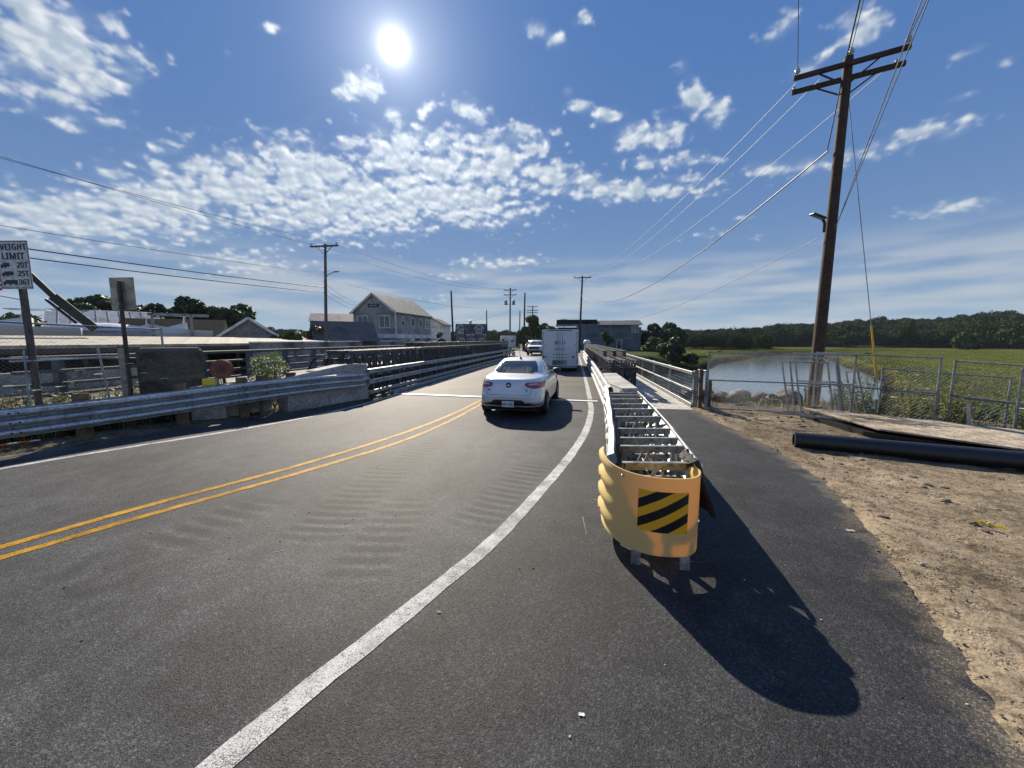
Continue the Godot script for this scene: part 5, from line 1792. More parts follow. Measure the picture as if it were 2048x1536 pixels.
	for k in 9:
		mb = MB.new()
		mb.bevel(Vector3(-21.25, 0.5, -2.0 - 3.9 * k), Vector3(0.14, 1.9, 0.14), 0.01)
		put(mb, "post", M.brown_wall, sh)
	mb = MB.new()
	mb.bevel(Vector3(-19.9, 0.2, -8.0), Vector3(0.4, 1.15, 15.0), 0.02)
	meta(put(mb, "retaining_wall", M.old_concrete), "grey green concrete wall below the low shed", "wall")
	# excavator boom rising behind the weight limit sign
	t = thing("excavator_boom", "dark green excavator boom slanting down behind the fence", "excavator", Vector3(-25.4, 0, -15.9))
	mb = MB.new()
	mb.bar(Vector3(-0.9, 5.7, 1.1), Vector3(-0.15, 3.9, 0.2), 0.26, 0.24)
	put(mb, "stick", M.boom, t)
	mb = MB.new()
	mb.bar(Vector3(-0.25, 4.1, 0.3), Vector3(0.55, 2.5, -0.75), 0.34, 0.40)
	put(mb, "boom", M.boom, t)
	mb = MB.new()
	mb.tube([Vector3(-0.42, 3.95, 0.5), Vector3(0.2, 2.8, -0.2)], 0.06, 8)
	put(mb, "cylinder", M.dark_steel, t)
	mb = MB.new()
	mb.bevel(Vector3(0.9, 0.9, -1.2), Vector3(1.6, 1.6, 1.6), 0.1)
	put(mb, "cab", M.dark_wall, t)
	# small flag behind the sign
	t = thing("flag", "small striped flag showing past the lower left of the weight limit sign", "flag", Vector3(-11.75, 2.95, -6.3), deg_to_rad(52))
	mb = MB.new()
	mb.bar(Vector3(-0.42, 0.0, 0), Vector3(0.3, -0.16, 0), 0.015, 0.015)
	put(mb, "staff", M.dark_steel, t)
	for i in 7:
		mb = MB.new()
		mb.bevel(Vector3(-0.15, 0.04 + 0.045 * i, 0), Vector3(0.40, 0.045, 0.006), 0.001)
		put(mb, "stripe", M.flag_red if i % 2 == 0 else M.sign_white, t)
	mb = MB.new()
	mb.bevel(Vector3(-0.26, 0.24, 0.0), Vector3(0.2, 0.17, 0.012), 0.001)
	put(mb, "canton", M.flag_blue, t)
	# weeds behind the guardrail
	var wd := [weed(0.8, 34, 0.10, Color(0.04, 0.065, 0.02), Color(0.10, 0.12, 0.035)), weed(0.95, 30, 0.09, Color(0.08, 0.09, 0.03), Color(0.20, 0.19, 0.07)), tuft(14, 0.7, 0.2, 0.008, Color(0.06, 0.09, 0.02), Color(0.20, 0.19, 0.08))]
	var sets := [[], [], []]
	for i in 900:
		var z := rng.randf_range(-9.6, -1.0)
		var x := edge(LEFT, z) - 1.15 - absf(rng.randfn(0, 1.6))
		if x < -16: continue
		sets[rng.randi() % 3].append(xf(Vector3(x, -0.05, z), rng.randf_range(0.55, 1.2)))
	for i in 260:
		var z := rng.randf_range(-14.0, -9.5)
		var x := rng.randf_range(-13.5, -8.8)
		sets[rng.randi() % 3].append(xf(Vector3(x, -0.1, z), rng.randf_range(0.4, 0.8)))
	for k in 3:
		meta(scatter(wd[k], M.grass, sets[k], ["roadside_weeds", "dry_roadside_weeds", "roadside_grass"][k]), ["dark leafy weeds behind the left guardrail", "dry leafy weeds behind the left guardrail", "long grass behind the left guardrail"][k], "weeds")
	var umbels := [[-11.0, -5.4, 1.35], [-10.9, -5.9, 1.05], [-10.6, -6.1, 0.95], [-10.35, -6.3, 1.0], [-10.45, -6.5, 1.3], [-10.2, -6.9, 1.2], [-9.85, -7.0, 1.42], [-9.6, -7.35, 1.2], [-9.35, -7.5, 1.05]]
	for i in umbels.size(): lace(Vector3(umbels[i][0], 0, umbels[i][1]), umbels[i][2], "%s from the left of the white flat wildflowers behind the left guardrail" % ORD[i])
	# the pale green shrub beside the concrete block
	t = thing("shrub", "leafy pale green shrub behind the guardrail by the concrete block", "shrub", Vector3(-8.45, 0.0, -9.65))
	mb = MB.new()
	for i in 9:
		var a := i * 0.7
		mb.tube([Vector3(0, 0, 0), Vector3(cos(a) * 0.2, 0.5, sin(a) * 0.2), Vector3(cos(a) * 0.42, 1.15 + 0.2 * sin(i * 2.3), sin(a) * 0.42)], 0.012, 4, false)
	put(mb, "stem", M.bark, t)
	mb = MB.new()
	var lobes := []
	for i in 26:
		var a := rng.randf() * TAU
		var h := rng.randf_range(0.35, 1.45)
		lobes.append(Vector3(cos(a) * 0.46 * sqrt(rng.randf()), h + 0.12 * sin(a * 3.0), sin(a) * 0.42 * sqrt(rng.randf())))
	for i in 7000:
		var c: Vector3 = lobes[rng.randi() % 26]
		var u := Vector3(rng.randfn(), rng.randfn(), rng.randfn()).normalized()
		var p := c + u * rng.randf_range(0.08, 0.19)
		var d := (u + Vector3(rng.randf() - 0.5, rng.randf() - 0.2, rng.randf() - 0.5)).normalized() * rng.randf_range(0.032, 0.062)
		var w := d.cross(Vector3(rng.randf() - 0.5, 1, rng.randf() - 0.5)).normalized() * d.length() * 0.33
		mb.tint = Color(0.10, 0.15, 0.035).lerp(Color(0.26, 0.30, 0.13), rng.randf())
		mb.quad(p, p + d * 0.5 + w, p + d, p + d * 0.5 - w)
	put(mb, "foliage", M.leaf, t)

func gable(t: Node3D, w: float, d: float, h: float, rise: float, wall: Material, roofm: Material, over_ := 0.3) -> void:  # ridge along z
	var mb := MB.new()
	prism_x(mb, [[-w / 2, -0.5], [w / 2, -0.5], [w / 2, h], [0, h + rise], [-w / 2, h]], -d / 2, d / 2)
	put(mb, "wall", wall, t)
	for s in [-1.0, 1.0]:
		mb = MB.new()
		var a := Vector3(0, h + rise + 0.10, 0)
		var b := Vector3(s * (w / 2 + over_), h - rise * over_ / (w / 2) + 0.10, 0)
		var mid := (a + b) / 2
		var along_ := (b - a).normalized()
		var up: Vector3 = Vector3(0, 0, 1).cross(along_) * s
		mb.box(mid, Vector3(a.distance_to(b), 0.12, d + 2 * over_), Basis(along_, up, along_.cross(up)))
		put(mb, "roof", roofm, t)

func prism_x(mb: MB, xy: Array, z0: float, z1: float) -> void:
	var a := []
	var b := []
	var m := Vector3.ZERO
	for q in xy:
		a.append(Vector3(q[0], q[1], z0)); b.append(Vector3(q[0], q[1], z1))
		m += Vector3(q[0], q[1], (z0 + z1) / 2) / xy.size()
	mb.face(a, m); mb.face(b, m)
	for i in xy.size():
		var j := (i + 1) % xy.size()
		mb.face([a[i], a[j], b[j], b[i]], m)

func window(t: Node3D, at: Vector3, w: float, h: float, b := Basis.IDENTITY, panes := 2, called := "window") -> void:
	var mb := MB.new()
	for s in [-1, 1]:
		mb.box(at + b * Vector3(s * (w / 2 + 0.05), 0, 0.03), Vector3(0.1, h + 0.2, 0.07), b)
		mb.box(at + b * Vector3(0, s * (h / 2 + 0.05), 0.03), Vector3(w - 0.002, 0.1, 0.066), b)
	for k in panes - 1:
		mb.box(at + b * Vector3(-w / 2 + w * (k + 1) / panes, 0, 0.028), Vector3(0.09, h - 0.004, 0.06), b)
	var o := put(mb, called, M.white_trim, t)
	mb = MB.new()
	for k in panes:
		mb.box(at + b * Vector3(-w / 2 + w * (k + 0.5) / panes, 0, 0.012), Vector3(w / panes - 0.02, h - 0.01, 0.016), b)
	put(mb, "pane", M.glass, o)

func clapboards(t: Node3D, w: float, y0: float, y1: float, z: float, m: Material, b := Basis.IDENTITY, step := 0.22, x := 0.0) -> void:
	var mb := MB.new()
	var y := y0
	while y < y1 - 0.05:
		mb.box(b * Vector3(x, y + step / 2, z), Vector3(w, step - 0.012, 0.035), b * Basis(Vector3.RIGHT, 0.05))
		y += step
	var o := put(mb, "siding_boards", m, t)
	o.set_meta("kind", "stuff")

func make_buildings() -> void:
	var mb: MB
	# grey two-storey gabled house
	var t := thing("grey_house", "grey two storey gabled house with white trim beyond the left truss", "house", Vector3(-23.3, 0, -47.9), deg_to_rad(-3.0))
	gable(t, 5.5, 9.8, 5.25, 2.1, M.siding, M.roof_light, 0.28)
	var F := Basis.IDENTITY
	var R := Basis(Vector3.UP, PI / 2)
	var zf := 4.9
	clapboards(t, 5.46, 2.65, 5.2, zf + 0.02, M.siding)
	clapboards(t, 9.76, 2.65, 5.2, 2.77, M.siding, R)
	window(t, Vector3(-1.45, 4.1, zf + 0.04), 1.25, 1.30)
	window(t, Vector3(1.40, 4.1, zf + 0.04), 1.25, 1.30)
	for z in [3.2, 0.6, -1.7]: window(t, Vector3(2.79, 4.25, z), 0.5, 0.9, R, 1)
	window(t, Vector3(2.79, 4.1, -3.8), 1.4, 1.1, R, 3)
	mb = MB.new()
	mb.bevel(Vector3(0, 2.40, zf + 0.09), Vector3(5.7, 0.5, 0.14), 0.01)
	mb.bevel(Vector3(2.84, 2.40, 0), Vector3(0.14, 0.5, 10.0), 0.01)
	put(mb, "fascia_band", M.white_trim, t)
	for s in [-1, 1]:
		mb = MB.new()
		mb.bar(Vector3(s * 3.0, 5.06, zf + 0.31), Vector3(0, 7.40, zf + 0.31), 0.06, 0.22)
		put(mb, "rake_board", M.white_trim, t)
	mb = MB.new()
	mb.bevel(Vector3(2.80, 3.9, zf + 0.05), Vector3(0.16, 2.6, 0.16), 0.01)
	put(mb, "corner_board", M.white_trim, t)
	mb = MB.new()
	mb.bevel(Vector3(0, 6.0, zf + 0.07), Vector3(1.4, 0.36, 0.08), 0.01)
	var sg := put(mb, "name_board", M.dark_wall, t)
	mb = MB.new()
	mb.box(Vector3(0, 6.0, zf + 0.12), Vector3(1.0, 0.12, 0.02))
	put(mb, "board_lettering", M.siding, sg)
	window(t, Vector3(-1.55, 1.2, zf + 0.02), 1.5, 1.3, F, 1, "shop_window")
	window(t, Vector3(0.15, 1.2, zf + 0.02), 1.3, 1.4, F, 1, "shop_window")
	window(t, Vector3(1.8, 1.0, zf + 0.02), 1.5, 1.7, F, 2, "door")
	window(t, Vector3(2.77, 1.0, 3.4), 1.2, 1.8, R, 2, "door")
	window(t, Vector3(2.77, 1.1, -2.0), 1.0, 1.1, R, 2)
	window(t, Vector3(2.77, 0.95, -4.0), 0.7, 1.7, R, 1, "door")
	for q in [[0.9, 1.4], [-0.5, 1.1]]:
		mb = MB.new()
		mb.bevel(Vector3(2.86, 1.55, q[0]), Vector3(0.05, q[1] + 0.2, 1.1), 0.01)
		put(mb, "sign_board", M.sign_white if q[0] > 0 else M.dark_wall, t)
	mb = MB.new()
	mb.bar(Vector3(3.3, 2.05, -4.8), Vector3(3.3, 2.05, -3.0), 1.0, 0.08)
	put(mb, "awning", M.roof_grey, t)
	# white annex and the blue dormered house behind
	t = thing("white_annex", "plain white building behind the grey house", "building", Vector3(-22.9, 0, -62.0), deg_to_rad(6))
	gable(t, 3.6, 6.0, 4.4, 0.95, M.white_trim, M.roof_grey)
	window(t, Vector3(0.3, 1.2, 3.01), 0.7, 1.0)
	t = thing("dormered_house", "slate blue house with two gabled dormers and a rooftop cupola", "house", Vector3(-23.1, 0, -85.0), deg_to_rad(14))
	mb = MB.new()
	mb.bevel(Vector3(0, 1.4, 0), Vector3(6.6, 4.2, 5.0), 0.02)
	put(mb, "wall", M.blue_siding, t)
	mb = MB.new()
	prism(mb, [[2.8, 3.2], [0.0, 5.55], [-2.8, 3.2]], -3.5, 3.5)
	put(mb, "roof", M.roof_grey, t)
	clapboards(t, 6.56, 0.4, 3.3, 2.52, M.blue_siding)
	for s in [-2.2, 1.7]:
		mb = MB.new()
		prism_x(mb, [[s - 0.95, 3.0], [s + 0.95, 3.0], [s + 0.95, 4.45], [s, 5.25], [s - 0.95, 4.45]], 0.6, 2.75)
		put(mb, "dormer", M.blue_siding, t)
		window(t, Vector3(s, 3.85, 2.76), 1.0, 0.85)
		for e in [-1, 1]:
			mb = MB.new()
			mb.bar(Vector3(s + e * 1.1, 4.35, 2.8), Vector3(s, 5.38, 2.8), 0.08, 0.14)
			put(mb, "dormer_trim", M.white_trim, t)
	mb = MB.new()
	mb.bevel(Vector3(0, 3.1, 2.6), Vector3(6.8, 0.22, 0.3), 0.01)
	put(mb, "eave_board", M.white_trim, t)
	mb = MB.new()
	mb.bevel(Vector3(-0.2, 5.75, 0), Vector3(0.6, 0.5, 0.6), 0.02)
	mb.lathe(Vector3(-0.2, 6.0, 0), [Vector2(0.55, 0), Vector2(0.3, 0.25), Vector2(0, 0.5)], Vector3.UP, 8)
	put(mb, "cupola", M.white_trim, t)
	for s in [-2.0, 0.2, 2.2]: window(t, Vector3(s, 1.7, 2.53), 0.8, 1.1)
	# right hand grey building
	t = thing("long_grey_building", "long slate grey two level building behind the box truck", "building", Vector3(0, 0, -79))
	mb = MB.new()
	mb.bevel(Vector3(5.4, 2.2, 0), Vector3(10.2, 5.1, 8.0), 0.02)
	put(mb, "wall", M.blue_siding, t)
	mb = MB.new()
	mb.bevel(Vector3(-0.6, 2.2, -0.8), Vector3(5.8, 4.4, 6.4), 0.02)
	put(mb, "wing_wall", M.brown_wall, t)
	clapboards(t, 10.16, 0.2, 4.7, 4.02, M.blue_siding, Basis.IDENTITY, 0.2, 5.4)
	mb = MB.new()
	prism(mb, [[4.6, 4.75], [0.5, 5.75], [-4.6, 4.75]], 4.0, 12.3)
	put(mb, "roof", M.roof_grey, t)
	mb = MB.new()
	prism(mb, [[3.2, 4.95], [2.9, 5.85], [-3.4, 5.85], [-3.6, 4.95]], -3.6, 4.1)
	put(mb, "flat_roof", M.roof_dark, t)
	mb = MB.new()
	mb.bevel(Vector3(0.0, 4.72, 3.3), Vector3(7.4, 0.4, 0.3), 0.02)
	put(mb, "canopy_band", M.roof_light, t)
	mb = MB.new()
	mb.bevel(Vector3(8.1, 4.78, 4.65), Vector3(8.5, 0.12, 0.1), 0.01)
	put(mb, "eave_board", M.white_trim, t)
	window(t, Vector3(11.0, 4.0, 4.05), 1.1, 1.2)
	mb = MB.new()
	mb.bevel(Vector3(11.3, 2.0, 3.6), Vector3(1.6, 4.6, 0.8), 0.02)
	put(mb, "stair_tower", M.blue_siding, t)
	mb = MB.new()
	mb.bevel(Vector3(5.4, 2.3, 4.06), Vector3(10.3, 0.10, 0.06), 0.01)
	put(mb, "belt_board", M.siding, t)
	window(t, Vector3(8.2, 1.1, 4.04), 0.8, 1.6, Basis.IDENTITY, 1, "door")
	# dark hipped house and barn on the left
	t = thing("dark_roofed_house", "low house with a broad dark roof and white rake boards, left", "house", Vector3(-29.3, 0, -31.4), deg_to_rad(40))
	gable(t, 4.4, 7.0, 2.1, 1.55, M.siding, M.roof_dark, 0.35)
	for s in [-1, 1]:
		mb = MB.new()
		mb.bar(Vector3(s * 2.55, 1.92, 3.88), Vector3(0, 3.78, 3.88), 0.06, 0.2)
		put(mb, "rake_board", M.white_trim, t)
	mb = MB.new()
	mb.bevel(Vector3(-5.4, 1.2, -1.0), Vector3(6.5, 2.4, 5.0), 0.02)
	put(mb, "side_wing", M.dark_wall, t)
	mb = MB.new()
	prism(mb, [[2.0, 2.3], [-1.0, 3.75], [-4.0, 2.3]], -8.9, -2.0)
	put(mb, "wing_roof", M.roof_dark, t)
	t = thing("brown_barn", "brown barn with patched roof and creeper beside the left pole", "barn", Vector3(-23.0, 0, -35.8), deg_to_rad(-50))
	gable(t, 5.0, 5.2, 1.95, 1.7, M.brown_wall, M.roof_grey, 0.3)
	window(t, Vector3(1.0, 1.3, 2.62), 0.6, 0.7)
	t = thing("pale_roofed_building", "building with a pale pink roof behind the barn", "building", Vector3(-43.0, 0, -66.0), deg_to_rad(30))
	mb = MB.new()
	mb.bevel(Vector3(0, 2.5, 0), Vector3(9, 5.6, 6), 0.02)
	put(mb, "wall", M.siding, t)
	mb = MB.new()
	prism(mb, [[3.4, 5.2], [0, 6.75], [-3.4, 5.2]], -4.8, 4.8)
	put(mb, "roof", M.roof_red, t)
	window(t, Vector3(3.2, 4.0, 3.02), 1.2, 1.3)
	t = thing("grey_barn", "pale grey metal barn roof behind the boats", "barn", Vector3(-47.5, 0, -32.5), deg_to_rad(56))
	mb = MB.new()
	mb.bevel(Vector3(0, 1.6, 0), Vector3(6.6, 3.2, 7), 0.02)
	put(mb, "wall", M.siding, t)
	for k in 9:
		mb = MB.new()
		mb.face([Vector3(-3.7 + k * 0.82, 4.95, -0.2), Vector3(-2.9 + k * 0.82, 4.95, -0.2), Vector3(-2.9 + k * 0.82, 3.1, 3.9), Vector3(-3.7 + k * 0.82, 3.1, 3.9)], Vector3(0, 0, 0))
		mb.box(Vector3(-2.88 + k * 0.82, 4.03, 1.88), Vector3(0.05, 0.06, 4.5), Basis(Vector3.RIGHT, atan2(1.85, 4.1)))
		put(mb, "roof_sheet", M.roof_metal, t)
	# tent, far house on the marsh
	t = thing("white_tent", "white peaked marquee on the far marsh edge", "tent", Vector3(35.2, -0.9, -146))
	mb = MB.new()
	mb.lathe(Vector3(0, 2.4, 0), [Vector2(3.6, 0.0), Vector2(3.4, 0.12), Vector2(1.6, 1.0), Vector2(0, 1.8)], Vector3.UP, 8)
	put(mb, "canopy", M.sign_white, t)
	for a in 8:
		mb = MB.new()
		mb.tube([Vector3(cos(a * PI / 4) * 3.4, 0, sin(a * PI / 4) * 3.4), Vector3(cos(a * PI / 4) * 3.4, 2.45, sin(a * PI / 4) * 3.4)], 0.06, 6)
		put(mb, "pole", M.sign_white, t)
	t = thing("marsh_house", "long low brown house across the marsh", "house", Vector3(72.5, -1.0, -188), deg_to_rad(-20))
	mb = MB.new()
	mb.bevel(Vector3(0, 1.3, 0), Vector3(11, 2.9, 6), 0.02)
	put(mb, "wall", M.brown_wall, t)
	mb = MB.new()
	prism(mb, [[3.4, 2.6], [0, 4.6], [-3.4, 2.6]], -6.2, 5.6)
	put(mb, "roof", M.roof_grey, t)
	for x in [-3.5, 0.0, 3.0]: window(t, Vector3(x, 1.6, 3.02), 1.6, 1.2)
	mb = MB.new()
	mb.bevel(Vector3(-6.8, 1.9, 1.2), Vector3(1.8, 3.2, 3), 0.02)
	put(mb, "white_porch", M.white_trim, t)
	# boats on the hard
	boat(Vector3(-33.0, 2.15, -18.2), deg_to_rad(-40), 5.5, true, "white cabin boat ashore behind the weight limit sign post", M.gelcoat)
	boat(Vector3(-31.5, 2.05, -21.2), deg_to_rad(-35), 4.8, false, "boat wrapped in pale blue plastic ashore behind the shed", M.shrink)
	boat(Vector3(-29.0, 2.1, -24.6), deg_to_rad(-35), 3.6, true, "small white open boat ashore under a T top", M.gelcoat)
	boat(Vector3(-30.4, 1.9, -23.0), deg_to_rad(-38), 4.2, true, "grey white boat ashore right of the wrapped boat", M.gelcoat)
	t = thing("travel_lift", "grey steel boat hoist frame above the boats", "boat hoist", Vector3(-28.6, 0, -23.8), deg_to_rad(48))
	for s in [-1.1, 1.0]:
		mb = MB.new()
		mb.bevel(Vector3(s, 1.9, 0), Vector3(0.16, 3.9, 0.16), 0.01)
		put(mb, "leg", M.galv_dull, t)
	mb = MB.new()
	mb.bevel(Vector3(0.35, 3.75, 0), Vector3(3.4, 0.2, 0.16), 0.01)
	put(mb, "beam", M.galv_dull, t)
	# box shaped cover and cone at the far bridge end
	t = thing("white_cover", "white round topped cover at the far end of the right rail", "cover", Vector3(1.45, 0, -48.2))
	mb = MB.new()
	mb.lathe(Vector3(0, 0.2, 0), [Vector2(0.30, 0), Vector2(0.32, 1.25), Vector2(0.46, 1.28), Vector2(0.46, 1.45), Vector2(0.38, 1.66), Vector2(0.2, 1.76), Vector2(0, 1.78)], Vector3.UP, 16)
	put(mb, "cover_shell", M.white_body, t)
	t = thing("traffic_cone", "white and orange traffic cone at the far end of the left rail", "traffic cone", Vector3(-7.3, 0.0, -46.6))
	mb = MB.new()
	mb.lathe(Vector3(0, 0.03, 0), [Vector2(0.17, 0), Vector2(0.10, 0.35), Vector2(0.04, 0.72), Vector2(0, 0.73)], Vector3.UP, 14)
	put(mb, "cone", M.cone_orange, t)
	mb = MB.new()
	mb.lathe(Vector3(0, 0.03, 0), [Vector2(0.125, 0.25), Vector2(0.075, 0.52)], Vector3.UP, 14)
	put(mb, "band", M.sign_white, t)
	mb = MB.new()
	mb.bevel(Vector3(0, 0.02, 0), Vector3(0.38, 0.04, 0.38), 0.01)
	put(mb, "base", M.cone_orange, t)

func boat(at: Vector3, turn: float, L: float, cabin: bool, label: String, m: Material) -> void:
	var t := thing("boat", label, "boat", at, turn, "boats ashore")
	var rows := []
	for i in 13:
		var u := i / 12.0
		var w := 0.24 * L * pow(1.0 - pow(u, 2.6), 0.8) + 0.01
		var r := []
		for q in [[0.0, -0.25], [0.55, -0.12], [0.88, 0.15], [1.0, 0.55 + 0.25 * u * u]]: r.append(Vector3(w * q[0], q[1] + 0.2 * u * u, -L * 0.5 + L * u))
		var full := []
		for k in range(3, 0, -1): full.append(Vector3(-r[k].x, r[k].y, r[k].z))
		full.append(r[0])
		for k in range(1, 4): full.append(r[k])
		rows.append(full)
	var mb := MB.new()
	mb.sheet(rows)
	for i in 12: mb.quad(rows[i][6], rows[i][0], rows[i + 1][0], rows[i + 1][6])
	mb.face(rows[0], Vector3.ZERO)
	put(mb, "hull", m, t)
	mb = MB.new()
	if cabin:
		mb.hull([Vector2(-0.16 * L, -0.1 * L), Vector2(0.16 * L, -0.1 * L), Vector2(0.13 * L, 0.22 * L), Vector2(-0.13 * L, 0.22 * L)], 0.5, [1.15, 1.15, 0.75, 0.75])
		put(mb, "cabin", m, t)
		mb = MB.new()
		for s in [-1, 1]:
			mb.tube([Vector3(s * 0.13 * L, 0.6, -0.05 * L), Vector3(s * 0.12 * L, 1.6, -0.08 * L)], 0.025, 6)
		mb.bevel(Vector3(0, 1.62, -0.1 * L), Vector3(0.28 * L, 0.05, 0.3 * L), 0.02)
		put(mb, "hard_top", M.gelcoat, t)
	else:
		rows = []
		for i in 11:
			var u := i / 10.0
			var r := []
			for j in 9:
				var a := PI * j / 8.0
				var w := 0.25 * L * pow(1.0 - pow(absf(u * 2 - 1), 3.0), 0.6) + 0.02
				r.append(Vector3(-cos(a) * w, 0.5 + 0.55 * sin(a) * pow(sin(PI * clampf(u * 0.9 + 0.08, 0, 1)), 0.6), -L * 0.5 + L * u))
			rows.append(r)
		mb.sheet(rows)
		put(mb, "wrap_cover", m, t)
	for z in [-0.3 * L, 0.25 * L]:
		for s in [-1, 1]:
			mb = MB.new()
			mb.tube([Vector3(s * 0.2 * L, -at.y, z), Vector3(s * 0.12 * L, 0.05, z)], 0.04, 6)
			put(mb, "stand", M.dark_steel, t)

func crown(seed_: int, r: Vector3, lobes: int, leaves: int, size: float, c0: Color, c1: Color, fill := 0.35) -> MB:
	var g := RandomNumberGenerator.new()
	g.seed = seed_
	var mb := MB.new()
	var cs := []
	for i in lobes:
		var u := Vector3(g.randfn(), g.randfn() * 0.9 + 0.15, g.randfn()).normalized()
		cs.append([u * r * g.randf_range(0.35, 0.82), g.randf_range(0.30, 0.52)])
	var rm := (r.x + r.y + r.z) / 3.0
	for i in leaves:
		var q = cs[g.randi() % lobes]
		var u := Vector3(g.randfn(), g.randfn(), g.randfn()).normalized()
		var k: float = 1.0 - fill * g.randf() * g.randf()
		var p: Vector3 = q[0] + u * rm * q[1] * k * Vector3(1, 0.8, 1)
		var nn := (u + Vector3(g.randfn(), g.randfn(), g.randfn()) * 0.6).normalized()
		var x := nn.cross(Vector3(g.randfn(), g.randfn(), g.randfn())).normalized() * size * g.randf_range(0.6, 1.3)
		var y := nn.cross(x) * g.randf_range(0.5, 0.9)
		mb.tint = c0.lerp(c1, g.randf())
		mb.quad(p - x, p - y, p + x, p + y)
	return mb

func branchy(seed_: int, h: float, r: float, reach: float, n := 7) -> MB:
	var g := RandomNumberGenerator.new()
	g.seed = seed_
	var mb := MB.new()
	mb.tube([Vector3(0, -0.4, 0), Vector3(0.05 * h, h * 0.5, 0), Vector3(0.0, h, 0.03 * h)], [r, r * 0.7, r * 0.35], 8)
	for i in n:
		var f := g.randf_range(0.4, 0.9)
		var a := g.randf() * TAU
		var p := Vector3(0.03 * h, h * f, 0)
		var e := p + Vector3(cos(a), g.randf_range(0.4, 0.9), sin(a)) * reach * g.randf_range(0.6, 1.0)
		mb.tube([p, p.lerp(e, 0.5) + Vector3.UP * 0.1 * reach, e], [r * 0.4, r * 0.25, r * 0.08], 5, false)
	return mb

